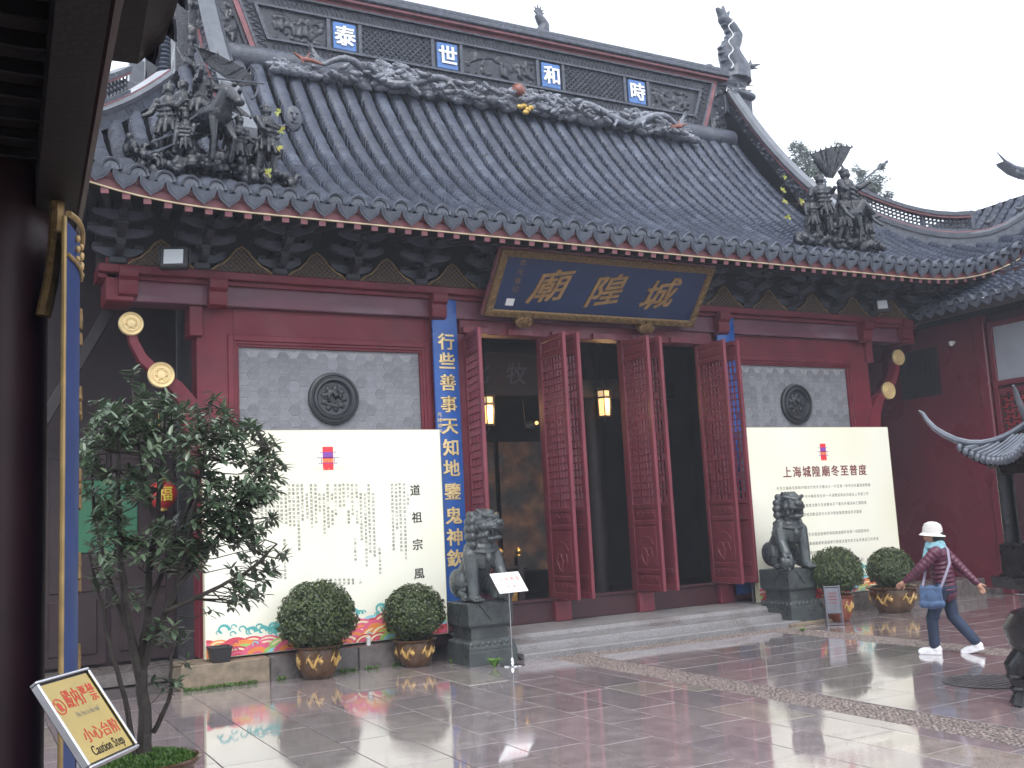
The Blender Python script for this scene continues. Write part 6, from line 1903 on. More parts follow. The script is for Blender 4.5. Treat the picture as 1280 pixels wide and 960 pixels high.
# security camera
p = atX(1193, 430, RX); t = thing('wall_camera', 'small white camera on the dark red side wall', 'camera', (RX - .0, p.y, p.z))
m = MB(); m.ell((-.09, 0, 0), (.05, .045, .05)); m.build('dome', 'white_plastic', t)
m = MB(); m.tube([(0, 0, .03), (-.09, 0, .03)], .03, 12); m.lathe([(.05, 0), (.05, .02)], 16, (-.09, 0, .03)); m.build('bracket', 'white_plastic', t)

# far roof tip beyond it
fr = thing('far_roof', 'pale grey upturned roof corner far behind on the right', 'roof', (0, 0, 0))
Yf = 30.0
pts = [atY(px, py, Yf) for px, py in ((1246, 190), (1256, 201), (1268, 209), (1282, 213), (1310, 216), (1400, 216))]
fr.location = pts[3]; base = pts[3]
m = MB(); m.tube([p - base for p in pts], [.02, .07, .11, .14, .16, .16], 10); m.build('tip_ridge', 'stucco', fr)
m = MB(); vs = []; fs = []
for i, p in enumerate(pts[1:]):
    q = p - base; vs += [q, q + Vector((.12, .0, -.14 - .07 * i)), q + Vector((.12, .5, -.14 - .07 * i)), q + Vector((0, .5, 0))]
for i in range(len(pts) - 2):
    for k in range(4): fs.append((i * 4 + k, i * 4 + (k + 1) % 4, i * 4 + 4 + (k + 1) % 4, i * 4 + 4 + k))
m.add(vs, fs); m.build('eave', 'roof_tile', fr, smooth=False)
m = MB()
for k in range(8):
    a = pts[2].lerp(pts[5], k / 8) - base; m.ell((a.x + .1, a.y - .05, a.z - .22 - .05 * k), (.09, .08, .11), None, 8, 6)
m.build('end_tiles', 'eave_tile', fr)
m = MB(); m.box((5.2, 3.0, -6.9), (2.5, 5, 12)); m.build('wall', 'red_dark', fr, smooth=False)

# ================================================================== BRONZE CENSER
cb_ = atZ(1275, 882, 0); ax = (CAM_RIGHT.x, CAM_RIGHT.y)
cx, cy = cb_.x + .53, cb_.y - .46
cen = wthing('bronze_censer', 'black bronze incense burner with an upturned pavilion roof at the right edge', 'censer', (cx, cy, 0))
m = MB()
m.lathe([(.0, .24), (.36, .26), (.60, .37), (.73, .54), (.755, .69), (.68, .81), (.50, .87), (.46, .92), (0, .92)], 36, (cx, cy, 0), cap=False); m.build('bowl', 'bronze', cen)
for k in range(3):
    a = R(139) + k * 2 * PI / 3; ux, uy = math.cos(a), math.sin(a); m = MB()
    P = [(cx + ux * r_, cy + uy * r_, z) for r_, z in ((.58, .46), (.70, .33), (.69, .22), (.67, .12), (.69, .03), (.70, .0))]; m.tube(P, [.13, .11, .08, .07, .09, .095], 14)
    for r_, z in ((.695, .26), (.675, .15)): m.lathe([(.09, -.02), (.105, 0), (.09, .02)], 14, (cx + ux * r_, cy + uy * r_, z))
    m.build('leg', 'bronze', cen)
RT = Matrix.Translation((cx, cy, 0)) @ Matrix.Rotation(math.atan2(ax[1], ax[0]), 4, 'Z')
def rbuild(m, nm, mt, par=cen, **k): 
    return m.build(nm, mt, par, **k)
m = MB(); m.M = RT; m.sqlathe([(.36, .91), (.40, .96), (.40, 1.0), (.60, 1.02), (.61, 1.12), (.55, 1.13), (.55, 1.14)]); m.sqlathe([(.53, 1.135), (.53, 1.42), (.50, 1.44)]); rbuild(m, 'deck', 'bronze', smooth=False)
for (i, j) in ((-1, -1), (1, -1), (1, 1), (-1, 1)):
    m = MB(); m.M = RT; m.tube([(i * .44, j * .44, 1.43), (i * .44, j * .44, 2.24)], .075, 14); m.box((i * .44, j * .44, 2.20), (.24, .24, .10), .02); rbuild(m, 'post', 'bronze')
# roof with upturned corners
def roof_pt(u, v, top, lift=0):
    """u, v in -1..1"""
    r_ = max(abs(u), abs(v)); c_ = (abs(u) * abs(v)) ** 1.5
    half = .66; s_ = half * (1 + .12 * c_)
    z = 2.22 + (1 - r_) * .34 + (1 - r_) ** 2 * .25 + .20 * c_ ** 1.6
    return (u * s_, v * s_, z + lift)
def roof_sheet(l0, mt, nm):
    m = MB(); m.M = RT; n = 20; vs = []; fs = []
    for i in range(n + 1):
        for j in range(n + 1): vs.append(roof_pt(-1 + 2 * i / n, -1 + 2 * j / n, 0, l0))
    for i in range(n):
        for j in range(n): fs.append((i * (n + 1) + j, (i + 1) * (n + 1) + j, (i + 1) * (n + 1) + j + 1, i * (n + 1) + j + 1))
    m.add(vs, fs); return rbuild(m, nm, mt)
croof = roof_sheet(.0, 'bronze', 'roof'); roof_sheet(-.07, 'bronze', 'roof_underside')
m = MB(); m.M = RT
for (i, j) in ((-1, -1), (1, -1), (1, 1), (-1, 1)):
    P = [roof_pt(i * t, j * t, 0, .03) for t in np.linspace(.15, 1, 10)]
    e = Vector(P[-1]); dd = Vector((i, j, 0)).normalized()
    P += [tuple(e + dd * a + Vector((0, 0, b_))) for a, b_ in ((.10, .06), (.20, .14), (.27, .235), (.30, .30), (.34, .335))]
    m.tube(P, [.035] * 10 + [.033, .028, .024, .018, .008], 8)
rbuild(m, 'hip_ridge', 'bronze_pale', croof)
m = MB(); m.M = RT
for side in range(4):
    q = Matrix.Rotation(side * PI / 2, 3, 'Z')
    for k in range(17):
        u = -.94 + 1.88 * k / 16
        a = [q @ Vector(roof_pt(u * (1 if True else 1), -t, 0, .012)) for t in (1.0, .85, .7, .55) if t >= abs(u) * .98]
        if len(a) > 1: m.tube([tuple(v) for v in a], .022, 6)
        e = q @ Vector(roof_pt(u, -1, 0, -.02)); m.ell(tuple(e), (.034, .034, .045), None, 8, 6)
rbuild(m, 'tile_ribs', 'bronze_pale', croof)
m = MB(); m.M = RT; m.lathe([(.0, 2.75), (.12, 2.78), (.06, 2.86), (.14, 2.98), (.10, 3.10), (.02, 3.2), (0, 3.24)], 20, cap=False); rbuild(m, 'finial', 'bronze', croof)
m = MB(); m.M = RT; m.sqlathe([(.50, 2.08), (.50, 2.20), (.54, 2.21), (.54, 2.25)]); m.box((0, 0, 1.80), (.5, .5, .76), .03); rbuild(m, 'canopy_frame', 'bronze', smooth=False)
# pale wooden notice hung on the censer
p = atX(1272, 655, 8.9)
dirp = (Vector((cx, cy, 0)) - Vector((0, 0, 0)))
t = thing('wooden_notice', 'pale wooden notice with fine writing leaning on the censer deck', 'notice', (0, 0, 0))
base = atZ(1278, 690, 1.60)
q = RT.to_3x3()
pp = RT @ Vector((-.36, -.555, 1.425))
t.location = pp; t.rotation_euler = (R(-8), 0, math.atan2(ax[1], ax[0]))
m = MB(); m.box((0, -.02, .28), (.36, .025, .56), .005); m.build('panel', 'wood_sign', t)
for k in range(9):
    m = MB()
    for j in range(14): m.bx(-.15 + .022 * j, -.136 + .022 * j, -.0345, -.034, .50 - .05 * k, .525 - .05 * k)
    m.build('line_of_writing', 'ink_brown', t, smooth=False)
# ================================================================== TREES BEYOND
def far_tree(label, px, py, Y, r_, seed):
    c = atY(px, py, Y); rr = random.Random(seed); t = thing('distant_tree', label, 'tree', (c.x, Y, 0), group='trees beyond the temple roof')
    m = MB(); m.tube([(0, 0, 0), (.1, 0, c.z * .5), (0, 0, c.z)], [.3, .22, .05], 8); m.build('trunk', 'bark', t)
    vs = []; fs = []
    cl = [(Vector((rr.gauss(0, .5), rr.gauss(0, .5), rr.gauss(0, .42))) * r_, rr.uniform(.2, .5) * r_) for k in range(26)]
    for i in range(5200):
        a, s_ = cl[rr.randrange(26)]; p = a + Vector((rr.gauss(0, 1), rr.gauss(0, 1), rr.gauss(0, 1))) * s_ * .36
        d = Vector((rr.uniform(-1, 1), rr.uniform(-1, 1), rr.uniform(-1, 1))).normalized() * .07; e = d.orthogonal() * .55
        k = len(vs); p.z += c.z; vs += [p - d, p + e, p + d, p - e]; fs.append((k, k + 1, k + 2, k + 3))
    m = MB(); m.add(vs, fs); m.build('crown', 'leaf_far', t, smooth=False)
far_tree('distant tree showing above the right descending ridge', 1008, 206, 30, 1.05, 3)
far_tree('distant tree showing beside the right warrior statue', 1080, 240, 32, .95, 5)

# ================================================================== INSIDE THE HALL
def lantern(label, px, py, Y, s_):
    p = atY(px, py, Y); t = thing('hanging_lantern', label, 'lantern', tuple(p), group='palace lanterns inside the hall'); t.scale = (.85, .85, .85)
    m = MB(); 
    for k in range(6):
        a = k * PI / 3; m.tube([(.15 * math.cos(a), .15 * math.sin(a), -.32), (.17 * math.cos(a), .17 * math.sin(a), .26)], .014, 5)
    for z, r_ in ((-.32, .17), (.0 + .10, .17), (.27, .20), (.33, .16)): m.lathe([(r_ * .7, z - .02), (r_, z - .02), (r_, z + .02), (r_ * .7, z + .02)], 6, cap=False)
    m.tube([(0, 0, .3), (0, 0, (5.85 - p.z) / .85)], .012, 5); m.lathe([(0, -.5), (.05, -.42), (.03, -.36), (.1, -.33)], 8, cap=False); m.build('frame', 'dark_wood', t)
    m = MB(); m.lathe([(.125, -.30), (.135, .08)], 6); m.build('pane', 'lantern_glass', t, smooth=False)
    m = MB(); m.lathe([(.135, .12), (.14, .25)], 6); m.build('upper_pane', 'lantern_dim', t, smooth=False)
    l = bpy.data.lights.new('lantern_light', 'POINT'); l.energy = s_; l.color = (1, .62, .28); l.shadow_soft_size = .16
    lo = bpy.data.objects.new('lantern_light', l); COL.objects.link(lo); lo.parent = t; lo.location = (0, -.22, -.05)
lantern('glowing palace lantern hanging in the left doorway', 609, 512, 15.6, 16)
lantern('glowing palace lantern hanging in the middle doorway', 755, 503, 15.8, 10)
p = atY(625, 468, 16.0); t = thing('inner_plaque', 'dark inner plaque with faint characters hanging above the left doorway', 'plaque', (p.x, 15.86, p.z), (R(18), 0, 0))
m = MB(); m.box((0, 0, 0), (1.75, .06, .72), .01); m.build('panel', 'dark_wood', t)
m = MB(); 
for z in (-.36, .36): m.box((0, -.03, z), (1.8, .06, .07), .01)
for x in (-.88, .88): m.box((x, -.03, 0), (.07, .058, .72), .01)
m.build('frame', 'interior', t)
load_glyphs('牧化', 2, .01, 'bold'); m = MB()
put_char(m, '牧', lambda a, b_, d: (a, -.032 - d, b_), .25, 0, .42, 'bold'); m.build('character', 'stucco', t, smooth=False); m = MB(); put_char(m, '化', lambda a, b_, d: (a, -.032 - d, b_), -.5, 0, .42, 'bold'); m.build('character', 'stucco', t, smooth=False)
# gilded altar rail
p0 = atY(624, 742, 15.0)
t = thing('altar_rail', 'gilded altar rail with dark posts seen through the left doorway', 'railing', (7.55, 15.0, .30))
for x in (-.55, .28, .62):
    m = MB(); m.bx(x - .06, x + .06, -.06, .06, 0, .98, .01); m.build('post', 'dark_wood', t)
    m = MB(); m.lathe([(.0, .98), (.05, .99), (.03, 1.02), (.06, 1.07), (.045, 1.11), (.015, 1.13), (0, 1.15)], 14, (x, 0, 0), cap=False); m.build('knob', 'gold', t)
m = MB(); m.tube([(-.6, 0, .80), (.75, 0, .80)], .045, 10); m.bx(-.55, .7, -.03, .03, .06, .14); m.build('rail', 'dark_wood', t)
m = MB(); m.bx(-.48, .21, -.02, .02, .16, .66); m.bx(.35, .55, -.02, .02, .16, .66)
rr = random.Random(4)
for k in range(26): m.ell((rr.uniform(-.45, .5), -.025, rr.uniform(.2, .62)), (rr.uniform(.03, .08), .025, rr.uniform(.02, .05)), None, 8, 5)
m.build('carved_panel', 'gold', t)
for k, (px, py, Y) in enumerate(((657, 533, 15.7),)):
    p = atY(px, py, Y); m = MB(); m.tube([(0, 0, 0), (.12, -.05, .02)], [.07, .09], 14); m.tube([(0, 0, 0), (-.03, .0, .45)], .012, 6)
    m.ell((.13, -.06, .02), (.02, .05, .05)); tag(m.build('spot_lamp', ['black_plastic'], loc=tuple(p)), 'small black spot lamp inside the left doorway', 'lamp')
    m = MB(); m.ell((0, 0, 0), .035); tag(m.build('candle_bulb', 'lantern_glass', loc=(p.x + .22, 15.68, p.z + .06)), 'small orange bulb glowing beside the spot lamp inside', 'bulb')
p = atY(607, 595, 16.15); m = MB(); m.ell((0, 0, 0), .022); tag(m.build('indicator_light', 'red_led', loc=tuple(p)), 'tiny red light glowing inside the left doorway', 'light')

# ================================================================== LEFT SIDE BAY BEHIND THE SMALL TREE
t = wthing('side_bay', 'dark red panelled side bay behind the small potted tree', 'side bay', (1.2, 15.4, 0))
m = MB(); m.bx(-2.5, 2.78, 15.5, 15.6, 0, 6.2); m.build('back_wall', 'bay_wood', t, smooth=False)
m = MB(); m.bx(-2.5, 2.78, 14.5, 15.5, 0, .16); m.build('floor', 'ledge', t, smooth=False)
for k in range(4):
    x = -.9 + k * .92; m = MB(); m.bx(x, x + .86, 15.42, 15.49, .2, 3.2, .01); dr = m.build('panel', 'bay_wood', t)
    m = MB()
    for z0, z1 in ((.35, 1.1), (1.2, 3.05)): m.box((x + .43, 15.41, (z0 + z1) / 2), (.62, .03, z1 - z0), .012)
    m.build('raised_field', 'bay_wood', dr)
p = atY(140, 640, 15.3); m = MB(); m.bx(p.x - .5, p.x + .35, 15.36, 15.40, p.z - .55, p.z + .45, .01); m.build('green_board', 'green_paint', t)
m = MB(); m.box((1.35, 14.9, 4.3), (.16, .5, 2.4), .02, Matrix.Rotation(R(28), 3, 'Y')); m.build('sloping_strut', 'dark_wood', t)
p = atY(203, 618, 15.0); t2 = thing('red_lantern', 'round red lantern with yellow characters behind the small potted tree', 'lantern', (p.x, 15.0, p.z))
m = MB(); m.lathe([(.05, -.2), (.12, -.17), (.19, -.08), (.21, 0), (.19, .08), (.12, .17), (.05, .2)], 24)
m.build('body', 'red_cloth', t2)
m = MB(); m.lathe([(.07, .19), (.07, .23), (.03, .24)], 14); m.lathe([(.03, -.24), (.07, -.23), (.07, -.19)], 14); m.tube([(0, 0, .23), (0, .3, 1.2)], .006, 5); m.build('caps', 'gold_spot', t2)
load_glyphs('福', 2, .012, 'bold'); m = MB(); put_char(m, '福', lambda a, b_, d: (a, -math.sqrt(max(.001, .212 ** 2 - a * a)) - .004 + abs(b_) * .12, b_), 0, 0, .22, 'bold'); m.build('character', 'yellow_paint', t2, smooth=False)

# roofs behind the left end
t = wthing('rear_hall_roof', 'grey gable and wet ridge of a hall behind the left roof corner', 'roof', (2.6, 19.6, 6))
def slabpx(x0, x1, y0, y1, Y, dep, mt, nm):
    a, b_ = atY(x0, y1, Y), atY(x1, y0, Y); m = MB(); m.bx(a.x, b_.x, Y, Y + dep, a.z, b_.z, .03); return m.build(nm, mt, t)
slabpx(182, 240, -60, 112, 19.6, .8, 'stucco_dark', 'gable'); slabpx(162, 181, 75, 113, 19.3, .5, 'stucco_wet', 'ridge_cap'); slabpx(120, 185, 104, 135, 19.0, 1.2, 'stucco', 'ridge_foot'); slabpx(222, 236, -30, 70, 19.45, .15, 'stucco', 'gable_strip')
m = MB(); a, b_ = atY(206, 112, 19.5), atY(207, -20, 19.5)
for k in range(26):
    f_ = k / 25; m.ell((a.x, 19.55, a.z + (b_.z - a.z) * f_), (.13, .12, .07), None, 10, 6)
m.build('tile_stack', 'roof_tile', t)

# ================================================================== CORRIDOR THE PICTURE IS TAKEN FROM
cor = wthing('corridor', 'dark timber corridor roof, beam and red column at the left edge', 'corridor', (.1, 4.5, 0))
ZBm = 3.32
A0, A1 = atZ(139, 0, ZBm), atZ(93, 282, ZBm); L0, L1 = atZ(70, 0, ZBm), atZ(44, 262, ZBm)
dA = (A0 - A1).normalized(); dL = (L0 - L1).normalized()
ext0 = 2.2; ext1 = .25
c4 = [A1 - dA * ext1, A0 + dA * ext0, L0 + dL * ext0, L1 - dL * ext1]
m = MB(); vs = [tuple(c) for c in c4] + [(c.x, c.y, c.z + .34) for c in c4]; m.add(vs, [(0, 1, 2, 3), (4, 7, 6, 5), (0, 4, 5, 1), (1, 5, 6, 2), (2, 6, 7, 3), (3, 7, 4, 0)]); m.build('eave_beam', 'dark_wood', cor, smooth=False)
m = MB(); e0, e1 = A1 - dA * .25, A0 + dA * 2; m.tube([tuple(e0 + Vector((.012, 0, .02))), tuple(e1 + Vector((.012, 0, .02)))], .012, 6); m.tube([tuple(e0 + Vector((.03, 0, .10))), tuple(e1 + Vector((.03, 0, .10)))], .016, 6); m.build('beam_moulding', 'red_dark', cor)
m = MB(); m.bx(-4, .36, -3, 5.2, 3.66, 3.72); m.build('ceiling_boards', 'dark_wood', cor, smooth=False)
y = -2.0
k = 0
while y < 5.3:
    m = MB(); m.bx(-3.5, .32, y, y + .09, 3.50, 3.64, .006); m.build('rafter', 'dark_wood', cor)
    m = MB()
    for j in range(16):
        x = -2.6 + j * .18 + (k % 2) * .04; m.bx(x, x + .172, y + .10, y + .20, 3.625, 3.655, .004)
    m.build('ceiling_tiles', 'ceiling_tile', cor)
    y += .21; k += 1
m = MB(); m.tube([(.10, 4.75, 0), (.10, 4.75, 3.7)], .215, 28); m.build('column', 'red_dark', cor)
m = MB(); m.bx(-4, .05, 5.3, 5.4, 0, 3.7); m.build('end_wall', 'dark_wood', cor, smooth=False); m = MB(); m.bx(-4, 1.0, -3.1, -3.0, 0, 3.7); m.build('back_wall', 'dark_wood', cor, smooth=False)
m = MB(); m.bx(-4, .75, -3, 5.0, 0, .30, .01); m.build('platform', 'ledge', cor)
# eave with hanging drip tiles
m = MB(); vs = []; fs = []; n = 8
E0, E1 = atZ(236, -20, 3.55), atZ(150, 78, 3.52)
yE = E1.y; 
q0 = [(A0.x + dA.x * 1.5 - .02, -1.0), (A1.x, yE)]
o1 = atZ(140, 76, 3.5); o2 = atZ(172, 80, 3.5); o3 = atZ(205, 52, 3.52); o4 = atZ(217, 20, 3.54); o5 = atZ(232, -30, 3.56); o6 = o5 + (o5 - o4) * 9; o7 = Vector((A0.x, o6.y, 3.56))
poly = [o1, o2, o3, o4, o5, o6, o7]
m.add([tuple(p) for p in poly] + [(p.x, p.y, p.z + .12) for p in poly], [tuple(range(7)), tuple(range(13, 6, -1))] + [(i, (i + 1) % 7, 7 + (i + 1) % 7, 7 + i) for i in range(7)]); er = m.build('eave_soffit', 'dark_wood', cor, smooth=False)
edge = [o2, o3, o4, o5, o6]
tot = 0
for i in range(4):
    a, b_ = edge[i], edge[i + 1]; L = (b_ - a).length; nn = max(1, int(L / .115))
    for k in range(nn):
        if tot > 22: break
        p = a.lerp(b_, (k + .5) / nn); d = (b_ - a).normalized(); o = link('drip_tile', drip_me, 'eave_tile', er)
        o.location = (p.x, p.y, p.z + .03); o.rotation_euler = (0, 0, math.atan2(d.y, d.x)); o.scale = (.40, .40, .45); tot += 1
# couplet board on the column
nb = [Vector((.356, 4.36)), Vector((.446, 4.80))]
t = wthing('column_couplet', 'tall blue couplet board with gilt edge fixed to the near corridor column', 'couplet board', (.4, 4.58, .55))
dv = (nb[1] - nb[0]); nrm = Vector((dv.y, -dv.x)).normalized(); z0, z1 = .55, 3.20
def cpt(f_, z, d): 
    q = nb[0] + dv * f_ + nrm * (d + .018 * math.sin(PI * f_)); return (q.x, q.y, z)
m = MB(); vs = []; fs = []; n = 6
for i in range(n + 1):
    f_ = i / n
    for (d, z) in ((0, z0), (0, z1), (-.02, z1), (-.02, z0)): vs.append(cpt(f_, z, d))
for i in range(n):
    for j in range(4): fs.append((i * 4 + j, (i + 1) * 4 + j, (i + 1) * 4 + (j + 1) % 4, i * 4 + (j + 1) % 4))
fs += [(0, 3, 2, 1), tuple(n * 4 + k for k in range(4))]; m.add(vs, fs); m.build('panel', 'blue_dull', t)
m = MB(); m.tube([cpt(0, z0 - .02, -.010), cpt(0, z1 + .02, -.010)], .0105, 8); m.tube([cpt(1, z0, -.02), cpt(1, z1, -.02)], .007, 8); m.build('gilt_edge', 'gold_edge', t)
m = MB(); m.tube([cpt(f_, z1 + .03 + .02 * math.sin(PI * f_), .008) for f_ in np.linspace(-.02, 1.02, 9)], .013, 8); m.tube([cpt(f_, z1 - .14, .006) for f_ in np.linspace(.0, 1, 9)], .008, 8)
for k in range(9): m.ell(cpt(.35 + .6 * (k % 3) / 2, z1 - .03 - .045 * (k // 3), .006), (.013, .013, .016))
m.build('gilt_head', 'gold_edge', t)
for k, z in enumerate(np.arange(2.82, z0, -.36)):
    m = MB()
    for j in range(4): m.cap(cpt(.72 + .08 * j, z + .06 * math.sin(j * 2.4 + k), .004), cpt(.76 + .08 * j, z + .05 + .06 * math.sin(j * 2.4 + k), .004), .010, .007, 6)
    m.build('gilt_relief', 'gold_dim', t)
# curved gilt board on the other side of the column
m = MB(); P = [atY(px, py, 4.5) for px, py in ((72, 240), (70, 300), (64, 350), (54, 395))]
m.tube([tuple(p) for p in P], .03, 8); m.build('gilt_corbel_edge', 'gold_dim', cor)

# ================================================================== CAUTION SIGN
th_, ph_ = .949, .6126
W_, H_ = .294, .314
cen_ = Vector((.368, 3.64, 1.34))
U = Vector((math.cos(th_), math.sin(th_), 0)); Nn = Vector((math.sin(th_), -math.cos(th_), 0))
V = Vector((0, 0, math.cos(ph_))) - Nn * math.sin(ph_); Nn = U.cross(V)
if Nn.dot(C0 - cen_) < 0: Nn = -Nn
def sp_(u, v, d): return tuple(cen_ + U * u + V * v + Nn * d)
t = wthing('caution_sign', 'yellow caution sign with red and black lettering in front of the near column', 'sign', (cen_.x, cen_.y, .30))
m = MB(); rot = Matrix((U, Nn * -1, V)).transposed()
m.box(sp_(0, 0, -.012), (W_, .02, H_), .003, rot); m.build('panel', 'black_plastic', t)
m = MB(); m.add([sp_(-W_ / 2 + .012, -H_ / 2 + .012, .0002), sp_(W_ / 2 - .012, -H_ / 2 + .012, .0002), sp_(W_ / 2 - .012, H_ / 2 - .012, .0002), sp_(-W_ / 2 + .012, H_ / 2 - .012, .0002)], [(0, 1, 2, 3)]); m.build('face', 'yellow_sign', t, smooth=False)
m = MB(); f_ = .011
for (a, b_, cu, cv) in ((W_ + f_, f_, 0, H_ / 2), (W_ + f_, f_, 0, -H_ / 2), (f_, H_ - f_, W_ / 2, 0), (f_, H_ - f_, -W_ / 2, 0)): m.box(sp_(cu, cv, -.004), (a, .028, b_), .003, rot)
m.build('frame', 'steel', t)
m = MB(); b0 = Vector(sp_(0, 0, -.03)); m.tube([tuple(b0), (b0.x, b0.y, .33)], .014, 10); m.lathe([(.0, 0), (.16, 0), (.15, .02), (.03, .04), (0, .05)], 24, (b0.x, b0.y, .302), cap=False); m.build('pole', 'steel', t)
load_glyphs('殿内严禁小心台阶', 2, 0, 'sign'); load_glyphs('No fire in the hallCaution Step', 2, 0, 'lat')
m = MB(); s_ = W_ / .30
for o_ in (-.0013, .0013):
    for k, ch in enumerate('殿内严禁'): put_char(m, ch, sp_, (-.040 + .048 * k) * s_ + o_, .24 * H_, .074 * s_, 'sign', squash=.60, lift=.0012 + o_ * .1)
m.build('red_lettering', 'sign_red', t, smooth=False); m = MB()
for o_ in (-.0011, .0011):
    for k, ch in enumerate('小心台阶'): put_char(m, ch, sp_, (-.055 + .054 * k) * s_ + o_, -.19 * H_, .056 * s_, 'sign', squash=.92, lift=.0012 + o_ * .1)
m.build('red_lettering', 'sign_red', t, smooth=False); m = MB()
cxs, cys, rs = -.103 * s_, .19 * H_, .030 * s_
ring_ = [(cxs + rs * math.cos(a), cys + rs * math.sin(a)) for a in np.linspace(0, 2 * PI, 25)]; rin = [(cxs + rs * .84 * math.cos(a), cys + rs * .84 * math.sin(a)) for a in np.linspace(0, 2 * PI, 25)]
for k in range(24): m.add([sp_(*ring_[k], .0012), sp_(*ring_[k + 1], .0012), sp_(*rin[k + 1], .0012), sp_(*rin[k], .0012)], [(0, 1, 2, 3)])
m.add([sp_(cxs - rs * .65, cys + rs * .55, .0012), sp_(cxs - rs * .55, cys + rs * .65, .0012), sp_(cxs + rs * .65, cys - rs * .55, .0012), sp_(cxs + rs * .55, cys - rs * .65, .0012)], [(0, 1, 2, 3)])
m.add([sp_(cxs - .004, cys - rs * .6, .0014), sp_(cxs + .006, cys - rs * .6, .0014), sp_(cxs + .012, cys + rs * .1, .0014), sp_(cxs, cys + rs * .6, .0014), sp_(cxs - .012, cys, .0014)], [(0, 1, 2, 3, 4)])
m.build('no_fire_symbol', 'sign_red', t, smooth=False)
def latin(m, txt, u0, v, size, sq):
    u = u0
    for ch in txt:
        if ch == ' ': u += size * .30 * sq; continue
        g_ = GLYPH[('lat', ch)]; wv = (g_[3] - g_[2]) * size * sq; put_char(m, ch, sp_, u + wv / 2, v, size, 'lat', squash=sq, lift=.0012); u += wv + size * .07
m = MB(); [latin(m, 'Caution Step', -.085 * s_ + o_, -.355 * H_, .050 * s_, .70) for o_ in (-.0008, .0008)]; m.build('black_lettering', 'ink', t, smooth=False)
m = MB(); latin(m, 'No fire in the hall', -.045 * s_, .055 * H_, .028 * s_, .62); m.build('grey_lettering', 'sign_grey', t, smooth=False)

# ================================================================== SMALL TREE IN A GLAZED POT
tb = Vector((1.06, 7.10, 0))
tree = thing('small_tree', 'glossy leaved small tree with many stems in a mossy pot at the left', 'tree', tuple(tb))
m = MB(); Hp = .50; Rp = .34
m.lathe([(.20, 0), (.22, .01), (.28, .18), (.31, .40), (.315, .44), (.345, .47), (.35, .49), (.335, .50), (.31, .48), (.30, .45)], 40); m.build('pot', 'pot', tree)
m = MB(); rr = random.Random(12); vs = []
for i in range(2600):
    a = rr.uniform(0, 2 * PI); r_ = .31 * math.sqrt(rr.random()); c = Vector((r_ * math.cos(a), r_ * math.sin(a), .47 + .05 * (1 - (r_ / .31) ** 2))); a = rr.uniform(0, 2 * PI); d = Vector((math.cos(a), math.sin(a), 0)) * .014
    m.add([c - d, c + d, c + d * .6 + Vector((d.y, -d.x, rr.uniform(.015, .04)))], [(0, 1, 2)])
kind(m.build('moss', 'leaf_moss', tree, smooth=False), 'stuff')
m = MB(); m.lathe([(.0, .52), (.15, .51), (.305, .465)], 30, cap=False); m.build('soil', 'moss', tree)
nodes = []; wood = MB()
def stem(pts, r0, r1, n=14):
    P = [Vector(p) for p in pts]; out = []; rad = []
    for i in range(n + 1):
        f_ = i / n * (len(P) - 1); k = min(int(f_), len(P) - 2); q = P[k].lerp(P[k + 1], f_ - k)
        q += Vector((noise.noise(Vector((i * .6, r0 * 99, 1))), noise.noise(Vector((i * .6, r0 * 99, 7))), 0)) * .02
        out.append(q); rad.append(r0 + (r1 - r0) * i / n)
    wood.tube([tuple(q) for q in out], rad, 7)
    for q, r_ in list(zip(out, rad))[3:]: nodes.append((q, r_))
def loc(px, py, dy=0.0): 
    p = atY(px, py, 7.10 + dy); return p - tb
stem([(0, 0, .48), loc(180, 890), loc(176, 830), loc(186, 740, .1), loc(196, 640, .1), loc(205, 540, .15)], .050, .010)
stem([loc(177, 850), loc(160, 790), loc(150, 700, -.1), loc(145, 600, -.1), loc(150, 520, -.1)], .034, .008)
stem([loc(178, 835), loc(196, 790, -.05), loc(222, 730, -.15), loc(240, 660, -.2), loc(255, 570, -.25)], .030, .008)
stem([loc(168, 810), loc(135, 720, .1), loc(118, 640, .15), loc(112, 560, .2)], .022, .007)
stem([loc(186, 760), loc(215, 690, .2), loc(250, 600, .3), loc(275, 530, .3)], .022, .007)
stem([loc(205, 765, -.1), loc(260, 740, -.2), loc(310, 715, -.25), loc(345, 680, -.3)], .018, .006)
stem([loc(220, 735, -.15), loc(280, 660, -.1), loc(320, 600, -.1), loc(335, 560, -.1)], .017, .006)
stem([loc(168, 945), loc(158, 880, -.1), loc(140, 820, -.15), loc(128, 760, -.15), loc(110, 690, -.2)], .020, .008)
stem([loc(192, 915), loc(212, 870, -.1), loc(215, 820, -.12), loc(222, 770, -.1)], .018, .006)
stem([loc(190, 640, .1), loc(168, 540, 0), loc(165, 470, 0)], .012, .004)
stem([loc(255, 570, -.25), loc(262, 515, -.25), loc(266, 492, -.25)], .010, .004)
rr = random.Random(99); tips = []
def crown_ok(q):
    px = project(q + tb); return px and 92 < px[0] < 372
ell_ = [((225, 600), (125, 108), 370), ((300, 680), (62, 75), 100), ((150, 585), (62, 85), 90), ((160, 700), (60, 60), 32), ((210, 815), (28, 45), 22), ((300, 600), (60, 75), 70), ((195, 520), (90, 36), 40)]
for (cx_, cy_), (rx_, ry_), cnt in ell_:
    for k in range(cnt):
        a = rr.uniform(0, 2 * PI); r_ = rr.random() ** .42; u, v = r_ * math.cos(a), r_ * math.sin(a)
        dmax = math.sqrt(max(0, 1 - r_ * r_)) * .52 + .05
        px, py = cx_ + rx_ * u, cy_ + ry_ * v
        if noise.noise(Vector((px * .02, py * .02, 3))) < -.18: continue
        if px < 100: continue
        if (px > 360): continue
        tips.append(loc(px, py, rr.uniform(-dmax, dmax)))
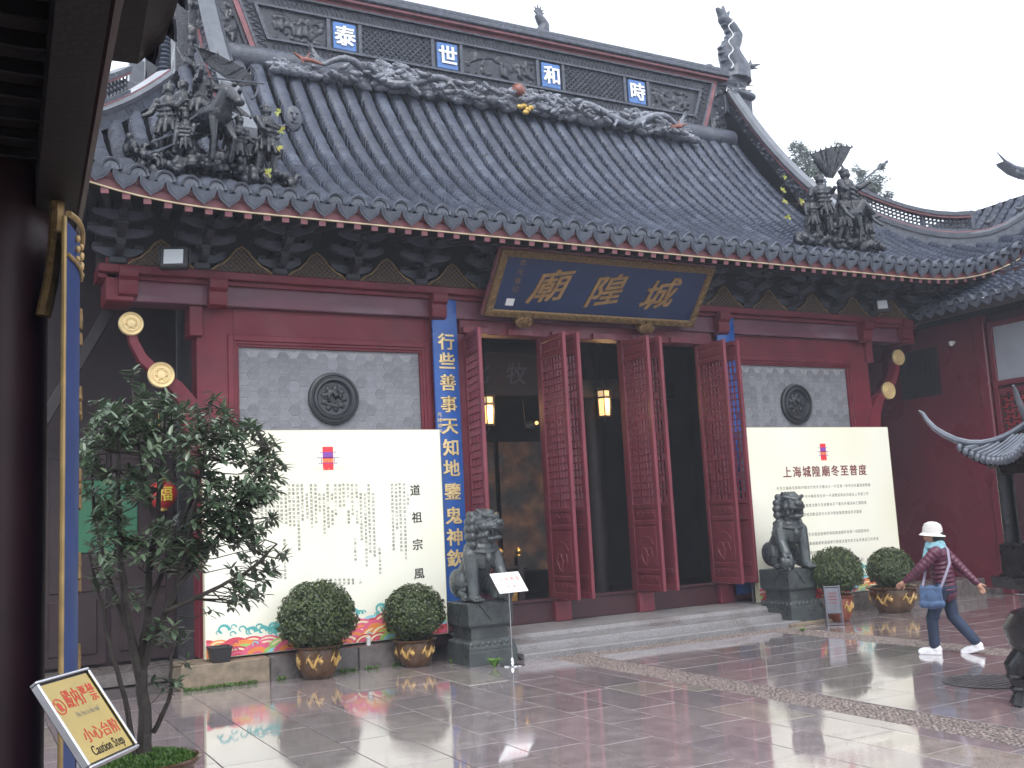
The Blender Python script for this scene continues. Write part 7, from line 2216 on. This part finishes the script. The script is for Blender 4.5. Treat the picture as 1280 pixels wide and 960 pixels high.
tips += [loc(165, 458), loc(166, 468), loc(267, 490, -.25), loc(120, 500, .1), loc(345, 565), loc(340, 610), loc(352, 690), loc(268, 762, -.2)]
leaves_v = []; leaves_f = []
def add_leaf(base, d, up, l):
    w_ = l * .21; s_ = d.cross(up); 
    if s_.length < .05: s_ = d.orthogonal()
    s_.normalize(); n_ = s_.cross(d).normalized()
    k = len(leaves_v)
    sag = -.10 * l
    P = [base, base + d * l * .3 + s_ * w_ * .85 + n_ * .02 * l, base + d * l * .3 - s_ * w_ * .85 + n_ * .02 * l, base + d * l * .35 - n_ * .05 * l,
         base + d * l * .7 + s_ * w_ * .75 + n_ * sag * .4, base + d * l * .7 - s_ * w_ * .75 + n_ * sag * .4, base + d * l * .7 - n_ * (.05 * l - sag * .4), base + d * l + n_ * sag * 1.6]
    leaves_v.extend(P)
    for f_ in ((0, 3, 1), (0, 2, 3), (1, 3, 6, 4), (3, 2, 5, 6), (4, 6, 7), (6, 5, 7)): leaves_f.append(tuple(k + q for q in f_))
for tp in tips:
    best = min(nodes, key=lambda n_: (n_[0] - tp).length + max(0, n_[0].z - tp.z) * 1.5)
    a = best[0]; mid = a.lerp(tp, .55) + Vector((rr.uniform(-.03, .03), rr.uniform(-.03, .03), -.03))
    if (tp - a).length < .62:
        wood.tube([tuple(a), tuple(mid), tuple(tp)], [.005, .004, .0025], 4, cap=False)
    ax_ = (tp - mid).normalized() + Vector((0, 0, .6)); ax_.normalize()
    nl = rr.randint(7, 11)
    for k in range(nl):
        an = k * 2.4 + rr.uniform(-.3, .3); o_ = ax_.orthogonal().normalized(); o_ = Matrix.Rotation(an, 3, ax_) @ o_
        tilt = rr.uniform(.1, .7); d = (o_ + ax_ * tilt + Vector((0, 0, -.12))).normalized()
        add_leaf(tp - ax_ * rr.uniform(0, .07), d, Vector((0, 0, 1)), rr.uniform(.06, .10))
wood.build('trunk', 'bark', tree)
m = MB(); m.add(leaves_v, leaves_f); m.build('crown', 'leaf_glossy', tree, smooth=False)

# ================================================================== RAIN HAZE
m = MB(); m.bx(-60, 70, -30, 80, -1.03, 26)
hz = bpy.data.materials.new('haze'); hz.use_nodes = True; hn = hz.node_tree.nodes; hn.clear()
ho = hn.new('ShaderNodeOutputMaterial'); hv_ = hn.new('ShaderNodeVolumePrincipled'); hv_.inputs['Density'].default_value = .0022; hv_.inputs['Color'].default_value = (.84, .89, 1, 1)
hz.node_tree.links.new(hv_.outputs[0], ho.inputs['Volume']); MATS['haze'] = hz
kind(m.build('haze', 'haze', smooth=False), 'stuff')
